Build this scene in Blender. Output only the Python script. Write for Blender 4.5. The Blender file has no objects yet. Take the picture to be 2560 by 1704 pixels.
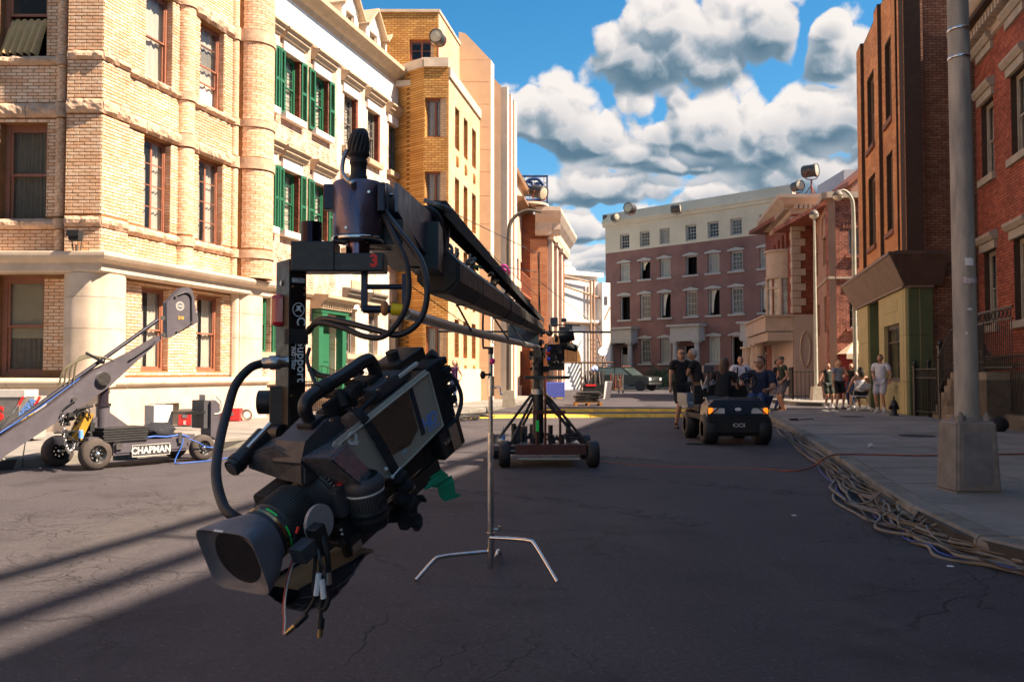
import bpy,bmesh,math,random
from mathutils import Vector,Matrix,noise
random.seed(7)
SC=bpy.context.scene
COL=SC.collection
H0=1.25
FPX=2200.0
HOR=932.0
PITCH=math.atan((HOR-852.0)/FPX)
cam_d=bpy.data.cameras.new('camera');cam=bpy.data.objects.new('camera',cam_d);COL.objects.link(cam)
cam.location=(0,0,H0);cam.rotation_euler=(math.pi/2+PITCH,0,0)
cam_d.sensor_width=36.0;cam_d.lens=36.0*FPX/2560.0
cam_d.clip_start=0.05;cam_d.clip_end=4000
cam_d.dof.use_dof=True;cam_d.dof.focus_distance=3.0;cam_d.dof.aperture_fstop=16
SC.camera=cam
SUN_EL,SUN_V=math.radians(48.5),Vector((0.975,-0.22,0)).normalized()
SKY_STRENGTH=0.078
world=bpy.data.worlds.new('World');SC.world=world;world.use_nodes=True
sun_d=bpy.data.lights.new('sun','SUN');sun=bpy.data.objects.new('sun',sun_d);COL.objects.link(sun)
sun_d.energy=5.0;sun_d.angle=math.radians(0.7);sun_d.color=(1.0,0.81,0.61)
SUN_DIR=Vector((SUN_V.x*math.cos(SUN_EL),SUN_V.y*math.cos(SUN_EL),math.sin(SUN_EL)))
sun.rotation_euler=SUN_DIR.to_track_quat('Z','Y').to_euler()
SC.view_settings.view_transform='Standard';SC.view_settings.look='None'
SC.view_settings.exposure=1.62;SC.view_settings.gamma=1.0;SC.view_settings.use_curve_mapping=False
SC.render.engine='CYCLES'
SC.cycles.max_bounces=8;SC.cycles.diffuse_bounces=4;SC.cycles.transparent_max_bounces=8
SC.cycles.use_denoising=True
def hexc(h):
 h=h.lstrip('#');f= lambda c:((c/255+.055)/1.055)**2.4 if c>10 else c/255/12.92
 return tuple(f(int(h[i:i+2],16)) for i in (0,2,4))
def build_sky():
 nt=world.node_tree;N=nt.nodes;L=nt.links;N.clear()
 out=N.new('ShaderNodeOutputWorld');bg=N.new('ShaderNodeBackground');L.new(bg.outputs[0],out.inputs[0])
 sky=N.new('ShaderNodeTexSky');sky.sky_type='NISHITA';sky.sun_disc=False
 sky.sun_elevation=SUN_EL;sky.sun_rotation=math.atan2(SUN_V.x,SUN_V.y)
 sky.air_density=1.0;sky.dust_density=0.4;sky.ozone_density=3.0
 def math_(op,a,b=None,c=None,g=None):
  T=(g or nt);n=T.nodes.new('ShaderNodeMath');n.operation=op
  for i,v in enumerate((a,b,c)):
   if v is None:continue
   if isinstance(v,(int,float)):n.inputs[i].default_value=v
   else:T.links.new(v,n.inputs[i])
  return n.outputs[0]
 g=bpy.data.node_groups.new('cloud_field','ShaderNodeTree')
 g.interface.new_socket('P',in_out='INPUT',socket_type='NodeSocketVector')
 g.interface.new_socket('D',in_out='OUTPUT',socket_type='NodeSocketFloat')
 g.interface.new_socket('H',in_out='OUTPUT',socket_type='NodeSocketFloat')
 gi=g.nodes.new('NodeGroupInput');go=g.nodes.new('NodeGroupOutput')
 M= lambda op,a,b=None,c=None:math_(op,a,b,c,g)
 P=gi.outputs[0]
 def nz(scale,detail,rough,off,kind='noise',vec=None):
  n=g.nodes.new('ShaderNodeTexNoise');n.noise_dimensions='3D'
  n.inputs['Scale'].default_value=scale;n.inputs['Detail'].default_value=detail;n.inputs['Roughness'].default_value=rough
  m=g.nodes.new('ShaderNodeVectorMath');m.operation='ADD';g.links.new(vec or P,m.inputs[0]);m.inputs[1].default_value=(off,off*1.7,-off)
  g.links.new(m.outputs[0],n.inputs['Vector'])
  return n
 def vor(scale,off,vec=None):
  n=g.nodes.new('ShaderNodeTexVoronoi');n.feature='F1';n.inputs['Scale'].default_value=scale
  n.normalize=False
  m=g.nodes.new('ShaderNodeVectorMath');m.operation='ADD';g.links.new(vec or P,m.inputs[0]);m.inputs[1].default_value=(off,off*1.7,-off)
  g.links.new(m.outputs[0],n.inputs['Vector'])
  return n.outputs['Distance']
 w1=nz(9.0,3,0.55,1.3)
 sub=g.nodes.new('ShaderNodeVectorMath');sub.operation='SUBTRACT';g.links.new(w1.outputs['Color'],sub.inputs[0]);sub.inputs[1].default_value=(.5,.5,.5)
 sc_=g.nodes.new('ShaderNodeVectorMath');sc_.operation='SCALE';g.links.new(sub.outputs[0],sc_.inputs[0]);sc_.inputs['Scale'].default_value=0.05
 ad=g.nodes.new('ShaderNodeVectorMath');ad.operation='ADD';g.links.new(P,ad.inputs[0]);g.links.new(sc_.outputs[0],ad.inputs[1])
 W=ad.outputs[0]
 sep=g.nodes.new('ShaderNodeSeparateXYZ');g.links.new(W,sep.inputs[0])
 az=M('ARCTAN2',sep.outputs[0],sep.outputs[1]);el=M('ARCSINE',sep.outputs[2])
 v1=vor(15.0,3.1,W);v2=vor(38.0,9.1,W)
 billow=M('SUBTRACT',0.42,M('MULTIPLY',M('MULTIPLY',v1,v1),1.6));fine=M('SUBTRACT',0.42,M('MULTIPLY',M('MULTIPLY',v2,v2),1.6))
 blobs=[(1700,165,290,235),(1560,150,150,110),(1900,130,190,170),(2080,200,110,120),
    (1380,335,165,185),(1270,330,90,120),(1480,350,110,90),
    (1690,345,190,130),(1790,360,120,145),(1950,400,230,215),(2070,350,140,170),(2170,420,120,200),
    (1500,480,120,115),(1310,500,100,70),(1620,560,120,45),(1790,500,130,60),(1720,415,150,60),
    (1990,480,240,150),(1430,590,200,70),(1850,620,260,90),(1420,690,160,80),(1700,255,55,85),
    (2010,470,180,170),(2150,330,70,120),(1850,500,200,90),(1600,395,150,70),(1560,650,200,45),(2090,140,60,60)]
 D=None;Hh=None
 for (u,vb,hw,ht) in blobs:
  a0=math.atan((u-1280)/FPX);e0=math.atan((HOR-(vb))/FPX);wa=hw/FPX;hh=ht/FPX
  dx=M('DIVIDE',M('SUBTRACT',az,a0),wa);dz=M('DIVIDE',M('SUBTRACT',el,e0),hh)
  up=M('MAXIMUM',dz,0.0);dn=M('MULTIPLY',M('MINIMUM',dz,0.0),3.2)
  r2=M('ADD',M('MULTIPLY',dx,dx),M('ADD',M('MULTIPLY',up,up),M('MULTIPLY',dn,dn)))
  d=M('SUBTRACT',1.0,M('SQRT',r2))
  w_=M('POWER',2.718,M('MULTIPLY',d,9.0));wz=M('MULTIPLY',w_,M('MAXIMUM',dz,-.3))
  if D is None:D=w_;Hh=wz
  else:D=M('ADD',D,w_);Hh=M('ADD',Hh,wz)
 Hh=M('DIVIDE',Hh,M('ADD',D,.02));D=M('DIVIDE',M('LOGARITHM',D,2.718),9.0)
 big=nz(3.2,3,0.5,5.2)
 gen=M('MULTIPLY',M('SUBTRACT',big.outputs[0],0.53),5.0)
 front=M('GREATER_THAN',M('COSINE',M('SUBTRACT',az,0.0)),0.86)
 low=M('LESS_THAN',el,0.55)
 inview=M('MULTIPLY',front,low)
 D=M('ADD',M('MULTIPLY',D,inview),M('MULTIPLY',gen,M('SUBTRACT',1.0,inview)))
 D=M('ADD',D,M('MULTIPLY',billow,0.55));D=M('ADD',D,M('MULTIPLY',fine,0.34))
 mid=nz(20.0,5,0.62,7.7);D=M('ADD',D,M('MULTIPLY',M('SUBTRACT',mid.outputs[0],.47),0.85))
 fn=nz(60.0,3,0.6,2.2);D=M('ADD',D,M('MULTIPLY',M('SUBTRACT',fn.outputs[0],.5),0.10))
 g.links.new(D,go.inputs[0]);g.links.new(Hh,go.inputs[1])
 tc=N.new('ShaderNodeTexCoord')
 def ev(off):
  n=N.new('ShaderNodeGroup');n.node_tree=g
  m=N.new('ShaderNodeVectorMath');m.operation='ADD';L.new(tc.outputs['Generated'],m.inputs[0]);m.inputs[1].default_value=off
  nm=N.new('ShaderNodeVectorMath');nm.operation='NORMALIZE';L.new(m.outputs[0],nm.inputs[0]);L.new(nm.outputs[0],n.inputs[0])
  return n.outputs
 a=ev((0,0,0));b=ev((0.006,0.0,0.014))
 m= lambda op,x,y=None,z=None:math_(op,x,y,z)
 mask=N.new('ShaderNodeMapRange');mask.interpolation_type='SMOOTHSTEP'
 L.new(a[0],mask.inputs[0]);mask.inputs[1].default_value=0.0;mask.inputs[2].default_value=0.23
 relief=m('MINIMUM',m('MAXIMUM',m('MULTIPLY',m('SUBTRACT',a[0],b[0]),1.35),-.24),.30)
 body=m('MULTIPLY',m('SUBTRACT',0.55,m('MINIMUM',a[0],1.1)),0.34)
 hgt=m('MULTIPLY',m('MINIMUM',m('MAXIMUM',a[1],-.25),0.75),0.72)
 tot=m('ADD',m('ADD',relief,body),m('ADD',hgt,0.35))
 ramp=N.new('ShaderNodeValToRGB');L.new(tot,ramp.inputs[0])
 e=ramp.color_ramp.elements
 e[0].position=0.0;e[0].color=(*hexc('#5d7b90'),1)
 e[1].position=1.0;e[1].color=(*hexc('#f6efea'),1)
 for p,c in ((.22,'#7f95a5'),(.40,'#a4b0bb'),(.60,'#cbccd0'),(.8,'#e6e1df')):
  q=e.new(p);q.color=(*hexc(c),1)
 bc=N.new('ShaderNodeMix');bc.data_type='RGBA';bc.blend_type='MULTIPLY';bc.inputs[0].default_value=1
 L.new(ramp.outputs[0],bc.inputs[6]);k=0.34/SKY_STRENGTH;bc.inputs[7].default_value=(k,k,k,1)
 hs=N.new('ShaderNodeHueSaturation');hs.inputs['Saturation'].default_value=1.35;hs.inputs['Value'].default_value=.74;hs.inputs['Hue'].default_value=.488;L.new(sky.outputs[0],hs.inputs['Color'])
 mx=N.new('ShaderNodeMix');mx.data_type='RGBA'
 L.new(mask.outputs[0],mx.inputs[0]);L.new(hs.outputs[0],mx.inputs[6]);L.new(bc.outputs[2],mx.inputs[7])
 L.new(mx.outputs[2],bg.inputs[0]);bg.inputs[1].default_value=SKY_STRENGTH
 world.cycles.sampling_method='MANUAL';world.cycles.sample_map_resolution=512
build_sky()
cp,sp=math.cos(PITCH),math.sin(PITCH)
def ray(u,v):
 a=(u-1280.0)/FPX;b=(852.0-v)/FPX
 return Vector((a,cp-b*sp,sp+b*cp))
def R(u,v,Y):
 r=ray(u,v);k=Y/r.y
 return Vector((r.x*k,Y,H0+r.z*k))
def G(u,v,z=0.0):
 r=ray(u,v);k=(z-H0)/r.z
 return Vector((r.x*k,r.y*k,z))
def PX(p):
 d=Vector(p)-Vector((0,0,H0));yc=d.y*cp+d.z*sp;zc=-d.y*sp+d.z*cp
 return (1280+FPX*d.x/yc,852-FPX*zc/yc)
MATS={}
def mat(name,col,rough=0.7,metal=0.0,var=0.08,nscale=6.0,bump=0.0,bscale=40.0,emit=None,es=1.0,spec=0.5,alpha=1.0,coat=0.0,dirt=0.0,dcol=(.03,.025,.02),stretch=None,objrand=0.0,trans=0.0):
 if name in MATS: return MATS[name]
 if isinstance(col,str):col=hexc(col)
 m=bpy.data.materials.new(name);m.use_nodes=True;nt=m.node_tree;N=nt.nodes;L=nt.links
 b=N['Principled BSDF'];b.inputs['Roughness'].default_value=rough;b.inputs['Metallic'].default_value=metal
 b.inputs['Specular IOR Level'].default_value=spec;b.inputs['Coat Weight'].default_value=coat
 b.inputs['Transmission Weight'].default_value=trans
 tc=N.new('ShaderNodeTexCoord');vec=tc.outputs['Object']
 if stretch:
  mp=N.new('ShaderNodeMapping');mp.inputs['Scale'].default_value=stretch;L.new(vec,mp.inputs[0]);vec=mp.outputs[0]
 def noise_(s,d,r=.6):
  n=N.new('ShaderNodeTexNoise');n.inputs['Scale'].default_value=s;n.inputs['Detail'].default_value=d;n.inputs['Roughness'].default_value=r
  L.new(vec,n.inputs['Vector']); return n
 cur=None
 rgb=N.new('ShaderNodeRGB');rgb.outputs[0].default_value=(*col,1);cur=rgb.outputs[0]
 def mixc(fac,a,bcol,mode='MIX'):
  x=N.new('ShaderNodeMix');x.data_type='RGBA';x.blend_type=mode
  if isinstance(fac,float):x.inputs[0].default_value=fac
  else:L.new(fac,x.inputs[0])
  L.new(a,x.inputs[6])
  if isinstance(bcol,tuple):x.inputs[7].default_value=(*bcol,1)
  else:L.new(bcol,x.inputs[7])
  return x.outputs[2]
 def rng(src,a,b_,c,d):
  x=N.new('ShaderNodeMapRange');L.new(src,x.inputs[0])
  for i,q in enumerate((a,b_,c,d)):x.inputs[i+1].default_value=q
  return x.outputs[0]
 if var>0:
  n=noise_(nscale,6)
  f=rng(n.outputs[0],.3,.7,1-var*1.6,1+var*1.6)
  hsv=N.new('ShaderNodeHueSaturation');L.new(cur,hsv.inputs['Color']);L.new(f,hsv.inputs['Value']);cur=hsv.outputs[0]
 if objrand>0:
  oi=N.new('ShaderNodeObjectInfo');f=rng(oi.outputs['Random'],0,1,1-objrand,1+objrand)
  hsv=N.new('ShaderNodeHueSaturation');L.new(cur,hsv.inputs['Color']);L.new(f,hsv.inputs['Value']);cur=hsv.outputs[0]
 if dirt>0:
  n=noise_(nscale*.45,8,.65);f=rng(n.outputs[0],.45,.72,0,dirt);cur=mixc(f,cur,tuple(dcol))
 L.new(cur,b.inputs['Base Color'])
 if rough<.95:
  n2=noise_(nscale*3,4);L.new(rng(n2.outputs[0],.3,.7,max(0.02,rough-.08),min(1,rough+.1)),b.inputs['Roughness'])
 if bump>0:
  n=noise_(bscale,5);bp=N.new('ShaderNodeBump');bp.inputs['Strength'].default_value=1.0;bp.inputs['Distance'].default_value=bump
  L.new(n.outputs[0],bp.inputs['Height']);L.new(bp.outputs[0],b.inputs['Normal'])
 if emit is not None:
  if isinstance(emit,str):emit=hexc(emit)
  b.inputs['Emission Color'].default_value=(*emit,1);b.inputs['Emission Strength'].default_value=es
 if alpha<1:b.inputs['Alpha'].default_value=alpha
 MATS[name]=m; return m
def brick_mat(name,c1,c2,rough=.85,facevar=True):
 """colour differs brick by brick through a per-face attribute 'tint'"""
 if name in MATS: return MATS[name]
 m=bpy.data.materials.new(name);m.use_nodes=True;nt=m.node_tree;N=nt.nodes;L=nt.links
 b=N['Principled BSDF'];b.inputs['Roughness'].default_value=rough
 at=N.new('ShaderNodeAttribute');at.attribute_name='tint'
 oi=N.new('ShaderNodeObjectInfo')
 ad=N.new('ShaderNodeMath');ad.operation='ADD';L.new(at.outputs['Fac'],ad.inputs[0])
 rr=N.new('ShaderNodeMath');rr.operation='MULTIPLY';L.new(oi.outputs['Random'],rr.inputs[0]);rr.inputs[1].default_value=.97
 L.new(rr.outputs[0],ad.inputs[1])
 fr=N.new('ShaderNodeMath');fr.operation='FRACT';L.new(ad.outputs[0],fr.inputs[0])
 tc=N.new('ShaderNodeTexCoord');n=N.new('ShaderNodeTexNoise');n.inputs['Scale'].default_value=14;n.inputs['Detail'].default_value=6;L.new(tc.outputs['Object'],n.inputs['Vector'])
 n3=N.new('ShaderNodeTexNoise');n3.inputs['Scale'].default_value=.7;n3.inputs['Detail'].default_value=4;L.new(tc.outputs['Object'],n3.inputs['Vector'])
 mx=N.new('ShaderNodeMix');mx.data_type='RGBA';L.new(fr.outputs[0],mx.inputs[0])
 mx.inputs[6].default_value=(*hexc(c1),1);mx.inputs[7].default_value=(*hexc(c2),1)
 mr=N.new('ShaderNodeMapRange');L.new(n.outputs[0],mr.inputs[0]);mr.inputs[1].default_value=.3;mr.inputs[2].default_value=.7;mr.inputs[3].default_value=.84;mr.inputs[4].default_value=1.14
 mr2=N.new('ShaderNodeMapRange');L.new(n3.outputs[0],mr2.inputs[0]);mr2.inputs[1].default_value=.35;mr2.inputs[2].default_value=.65;mr2.inputs[3].default_value=.76;mr2.inputs[4].default_value=1.1
 mm=N.new('ShaderNodeMath');mm.operation='MULTIPLY';L.new(mr.outputs[0],mm.inputs[0]);L.new(mr2.outputs[0],mm.inputs[1])
 hs=N.new('ShaderNodeHueSaturation');L.new(mx.outputs[2],hs.inputs['Color']);L.new(mm.outputs[0],hs.inputs['Value'])
 L.new(hs.outputs[0],b.inputs['Base Color'])
 bp=N.new('ShaderNodeBump');bp.inputs['Strength'].default_value=.6;bp.inputs['Distance'].default_value=.004;L.new(n.outputs[0],bp.inputs['Height']);L.new(bp.outputs[0],b.inputs['Normal'])
 MATS[name]=m; return m
def brick_tex_mat(name,c1,c2,mortar,bw=.2,bh=.07,rough=.85,blotch=None,bump=.006):
 """for walls too far off to tell the bricks apart; object coords x along the wall, z up"""
 if name in MATS: return MATS[name]
 m=bpy.data.materials.new(name);m.use_nodes=True;nt=m.node_tree;N=nt.nodes;L=nt.links
 b=N['Principled BSDF'];b.inputs['Roughness'].default_value=rough
 tc=N.new('ShaderNodeTexCoord');sp_=N.new('ShaderNodeSeparateXYZ');L.new(tc.outputs['Object'],sp_.inputs[0])
 ge=N.new('ShaderNodeNewGeometry');
 ad=N.new('ShaderNodeMath');ad.operation='ADD';L.new(sp_.outputs[0],ad.inputs[0]);L.new(sp_.outputs[1],ad.inputs[1])
 cb=N.new('ShaderNodeCombineXYZ');L.new(ad.outputs[0],cb.inputs[0]);L.new(sp_.outputs[2],cb.inputs[1])
 br=N.new('ShaderNodeTexBrick');L.new(cb.outputs[0],br.inputs['Vector']);br.inputs['Scale'].default_value=1
 br.inputs['Brick Width'].default_value=bw;br.inputs['Row Height'].default_value=bh;br.inputs['Mortar Size'].default_value=bh*.13
 br.inputs['Mortar Smooth'].default_value=.3;br.inputs['Bias'].default_value=-.1
 br.inputs['Color1'].default_value=(*hexc(c1),1);br.inputs['Color2'].default_value=(*hexc(c2),1);br.inputs['Mortar'].default_value=(*hexc(mortar),1)
 n=N.new('ShaderNodeTexNoise');n.inputs['Scale'].default_value=1.1;n.inputs['Detail'].default_value=7;L.new(tc.outputs['Object'],n.inputs['Vector'])
 mr=N.new('ShaderNodeMapRange');L.new(n.outputs[0],mr.inputs[0]);mr.inputs[1].default_value=.3;mr.inputs[2].default_value=.7;mr.inputs[3].default_value=.78;mr.inputs[4].default_value=1.18
 hs=N.new('ShaderNodeHueSaturation');L.new(br.outputs[0],hs.inputs['Color']);L.new(mr.outputs[0],hs.inputs['Value'])
 cur=hs.outputs[0]
 if blotch:
  n2=N.new('ShaderNodeTexNoise');n2.inputs['Scale'].default_value=2.6;n2.inputs['Detail'].default_value=6;L.new(cb.outputs[0],n2.inputs['Vector'])
  r2=N.new('ShaderNodeMapRange');L.new(n2.outputs[0],r2.inputs[0]);r2.inputs[1].default_value=.42;r2.inputs[2].default_value=.66;r2.inputs[3].default_value=0;r2.inputs[4].default_value=.85
  mx=N.new('ShaderNodeMix');mx.data_type='RGBA';L.new(r2.outputs[0],mx.inputs[0]);L.new(cur,mx.inputs[6]);mx.inputs[7].default_value=(*hexc(blotch),1);cur=mx.outputs[2]
 L.new(cur,b.inputs['Base Color'])
 bp=N.new('ShaderNodeBump');bp.inputs['Strength'].default_value=1;bp.inputs['Distance'].default_value=bump;bp.invert=True
 L.new(br.outputs['Fac'],bp.inputs['Height']);L.new(bp.outputs[0],b.inputs['Normal'])
 MATS[name]=m; return m
WM={}
def tag(o,label=None,cat=None,group=None,kind=None):
 if label:o['label']=label
 if cat:o['category']=cat
 if group:o['group']=group
 if kind:o['kind']=kind
 return o
def thing(name,label,cat,loc=(0,0,0),rz=0.0,group=None):
 o=bpy.data.objects.new(name,None);COL.objects.link(o);o.empty_display_size=.2
 o.location=loc;o.rotation_euler=(0,0,rz);tag(o,label,cat,group)
 WM[o.name]=Matrix.Translation(Vector(loc)) @ Matrix.Rotation(rz,4,'Z')
 return o
def children(o): return [c for c in bpy.data.objects if c.parent==o]
def copy_tree(o,parent=None,kids=None):
 kids=kids if kids is not None else kid_map()
 c=o.copy();COL.objects.link(c)
 if parent is not None:c.parent=parent
 for k in kids.get(o.name,[]):copy_tree(k,c,kids)
 return c
def kid_map():
 d={}
 for c in bpy.data.objects:
  if c.parent:d.setdefault(c.parent.name,[]).append(c)
 return d
def place_copy(o,loc,rz=0.0,label=None,group=None,s=1.0):
 c=copy_tree(o);c.location=loc;c.rotation_euler=(0,0,rz);c.scale=(s,s,s)
 if label:c['label']=label
 if group:c['group']=group
 return c
def frame(origin,x,y,z):
 return Matrix(((x[0],y[0],z[0],origin[0]),(x[1],y[1],z[1],origin[1]),(x[2],y[2],z[2],origin[2]),(0,0,0,1)))
class MB:
 """collects shapes in the frame M; build() links them as ONE mesh object"""
 def __init__(s,M=None):
  s.v=[];s.f=[];s.sm=[];s.mi=[];s.M=M or Matrix.Identity(4);s.cm=0;s.tint=None
 def raw(s,vs,fs,smooth=False):
  o=len(s.v);M=s.M;flip=M.determinant()<0
  s.v+=[tuple(M @ Vector(p)) for p in vs]
  for f in fs:
   f=[i+o for i in f]
   if flip:f.reverse()
   s.f.append(f);s.sm.append(smooth);s.mi.append(s.cm)
 def box(s,a,b,T=None):
  x0,y0,z0=(min(a[i],b[i]) for i in range(3));x1,y1,z1=(max(a[i],b[i]) for i in range(3))
  vs=[(x0,y0,z0),(x1,y0,z0),(x1,y1,z0),(x0,y1,z0),(x0,y0,z1),(x1,y0,z1),(x1,y1,z1),(x0,y1,z1)]
  if T:vs=[T @ Vector(p) for p in vs]
  s.raw(vs,[(0,3,2,1),(4,5,6,7),(0,1,5,4),(1,2,6,5),(2,3,7,6),(3,0,4,7)]); return s
 def cbox(s,c,d,T=None,bev=0.0):
  a=[c[i]-d[i]/2 for i in range(3)];b=[c[i]+d[i]/2 for i in range(3)]
  if bev<=0: return s.box(a,b,T)
  bm=bmesh.new();bmesh.ops.create_cube(bm,size=1)
  for v in bm.verts:v.co=Vector((c[0]+v.co.x*d[0],c[1]+v.co.y*d[1],c[2]+v.co.z*d[2]))
  bmesh.ops.bevel(bm,geom=bm.edges[:] ,offset=bev,segments=2,affect='EDGES',profile=.6)
  s.bm(bm,T,False); return s
 def bm(s,bm,T=None,smooth=False):
  bm.verts.ensure_lookup_table();bm.verts.index_update()
  vs=[(T @ v.co) if T else v.co.copy() for v in bm.verts]
  s.raw(vs,[[v.index for v in f.verts] for f in bm.faces],smooth);bm.free()
 def tube(s,pts,r,n=8,cap=True,smooth=True):
  pts=[Vector(p) for p in pts];k=len(pts)
  rs=r if isinstance(r,(list,tuple)) else [r]*k
  t0=(pts[1]-pts[0]).normalized();up=Vector((0,0,1)) if abs(t0.z)<.9 else Vector((1,0,0))
  a=t0.cross(up).normalized();vs=[];fs=[]
  for i,p in enumerate(pts):
   if i==0:t=t0
   elif i==k-1:t=(pts[-1]-pts[-2]).normalized()
   else:t=((pts[i+1]-p).normalized()+(p-pts[i-1]).normalized())
   if t.length<1e-6:t=t0
   t=t.normalized();a=(a-t*a.dot(t));a=a.normalized() if a.length>1e-6 else t.orthogonal().normalized();b=t.cross(a)
   for j in range(n):
    w=2*math.pi*j/n;vs.append(p+(a*math.cos(w)+b*math.sin(w))*rs[i])
  for i in range(k-1):
   for j in range(n):
    q=(j+1) % n;fs.append((i*n+j,i*n+q,(i+1)*n+q,(i+1)*n+j))
  s.raw(vs,fs,smooth)
  if cap:
   s.raw(vs[:n],[list(range(n))[::-1]]);s.raw(vs[-n:],[list(range(n))])
  return s
 def cyl(s,p0,p1,r0,r1=None,n=16,cap=True,smooth=True): return s.tube([p0,p1],[r0,r0 if r1 is None else r1],n,cap,smooth)
 def lathe(s,prof,n=24,T=None,smooth=True):
  """prof: (r, z) list about local z; T places it"""
  vs=[];fs=[]
  for (r,z) in prof:
   for j in range(n):
    w=2*math.pi*j/n;p=Vector((r*math.cos(w),r*math.sin(w),z));vs.append(T @ p if T else p)
  for i in range(len(prof)-1):
   for j in range(n):
    q=(j+1) % n;fs.append((i*n+j,i*n+q,(i+1)*n+q,(i+1)*n+j))
  s.raw(vs,fs,smooth)
  for (r0,z0),(r1,z1),q in ((prof[0],prof[1],vs[:n]),(prof[-1],prof[-2],vs[-n:])):
   if r0>1e-3 and abs(r0-r1)<.04*r0 and abs(z0-z1)>abs(r0-r1):s.raw(q,[list(range(n))])
  return s
 def sphere(s,c,r,seg=16,rings=10,sc=(1,1,1),T=None):
  prof=[(math.sin(math.pi*i/rings)*r,-math.cos(math.pi*i/rings)*r) for i in range(rings+1)]
  prof[0]=(1e-6,-r);prof[-1]=(1e-6,r)
  TT=(T or Matrix.Identity(4)) @ Matrix.Translation(Vector(c)) @ Matrix.Diagonal((*sc,1))
  return s.lathe(prof,seg,TT)
 def prism(s,poly,h0,h1,T=None,axis=2,smooth=False):
  """poly of 2-D points extruded along the third axis"""
  def mk(p,h):
   q=[0,0,0];o=[i for i in range(3) if i != axis];q[o[0]],q[o[1]]=p;q[axis]=h; return Vector(q)
  n=len(poly);vs=[mk(p,h0) for p in poly]+[mk(p,h1) for p in poly]
  if T:vs=[T @ p for p in vs]
  s.raw(vs,[list(range(n))[::-1],list(range(n,2*n))]);s.raw(vs,[(i,(i+1) % n,n+(i+1) % n,n+i) for i in range(n)],smooth)
  return s
 def quad(s,a,b,c,d):s.raw([a,b,c,d],[(0,1,2,3)]); return s
 def build(s,name,m,parent=None,world=True,label=None,kind=None,tintf=None):
  inv=None
  if parent is not None and world:
   p=parent
   while p.parent is not None:p=p.parent
   inv=WM.get(p.name,Matrix.Identity(4)).inverted()
  me=bpy.data.meshes.new(name)
  vs=s.v if inv is None else [tuple(inv @ Vector(p)) for p in s.v]
  me.from_pydata(vs,[],s.f);me.polygons.foreach_set('use_smooth',s.sm)
  for q in (m if isinstance(m,(list,tuple)) else [m]):me.materials.append(q)
  if any(s.mi):me.polygons.foreach_set('material_index',s.mi)
  if tintf is not None:
   at=me.attributes.new('tint','FLOAT','FACE');at.data.foreach_set('value',tintf)
  bm=bmesh.new();bm.from_mesh(me);bmesh.ops.recalc_face_normals(bm,faces=bm.faces);bm.to_mesh(me);bm.free()
  o=bpy.data.objects.new(name,me);COL.objects.link(o)
  if parent is not None:o.parent=parent
  if label:o['label']=label
  if kind:o['kind']=kind
  return o
def solo(mb,name,m,label,cat,group=None,loc=None):
 """a thing that is one mesh; origin moved to its base"""
 loc=Vector(loc) if loc is not None else Vector((sum(p[0] for p in mb.v)/len(mb.v),sum(p[1] for p in mb.v)/len(mb.v),min(p[2] for p in mb.v)))
 mb.v=[tuple(Vector(p)-loc) for p in mb.v]
 o=mb.build(name,m);o.location=loc;tag(o,label,cat,group); return o
def struct(mb,name,m,kind='structure'):
 o=mb.build(name,m);o['kind']=kind; return o
def text_mesh(txt,size=1.0,depth=.01,M=None,align='CENTER',shear=0.0,bold=0.0,sx=1.0):
 """returns an MB with the text; local x right, z up, facing -y after M"""
 cu=bpy.data.curves.new('t','FONT');cu.body=txt;cu.size=size;cu.extrude=depth/2;cu.align_x=align;cu.align_y='CENTER';cu.shear=shear;cu.offset=bold;cu.resolution_u=3
 ob=bpy.data.objects.new('t',cu);COL.objects.link(ob)
 dg=bpy.context.evaluated_depsgraph_get();me=bpy.data.meshes.new_from_object(ob.evaluated_get(dg))
 mb=MB(M)
 mb.raw([(v.co.x*sx,-v.co.z,v.co.y) for v in me.vertices],[list(p.vertices) for p in me.polygons])
 bpy.data.objects.remove(ob);bpy.data.curves.remove(cu);bpy.data.meshes.remove(me)
 return mb
def cr(points,n=8,closed=False):
 """smooth curve through points"""
 P=[Vector(p) for p in points];out=[]
 k=len(P)
 for i in range(k-1):
  a=P[i-1] if i>0 else P[i]*2-P[i+1];b=P[i];c=P[i+1];d=P[i+2] if i+2<k else P[i+1]*2-P[i]
  for j in range(n):
   t=j/n;out.append(.5*((2*b)+(c-a)*t+(2*a-5*b+4*c-d)*t*t+(3*b-a-3*c+d)*t**3))
 out.append(P[-1]); return out
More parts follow.
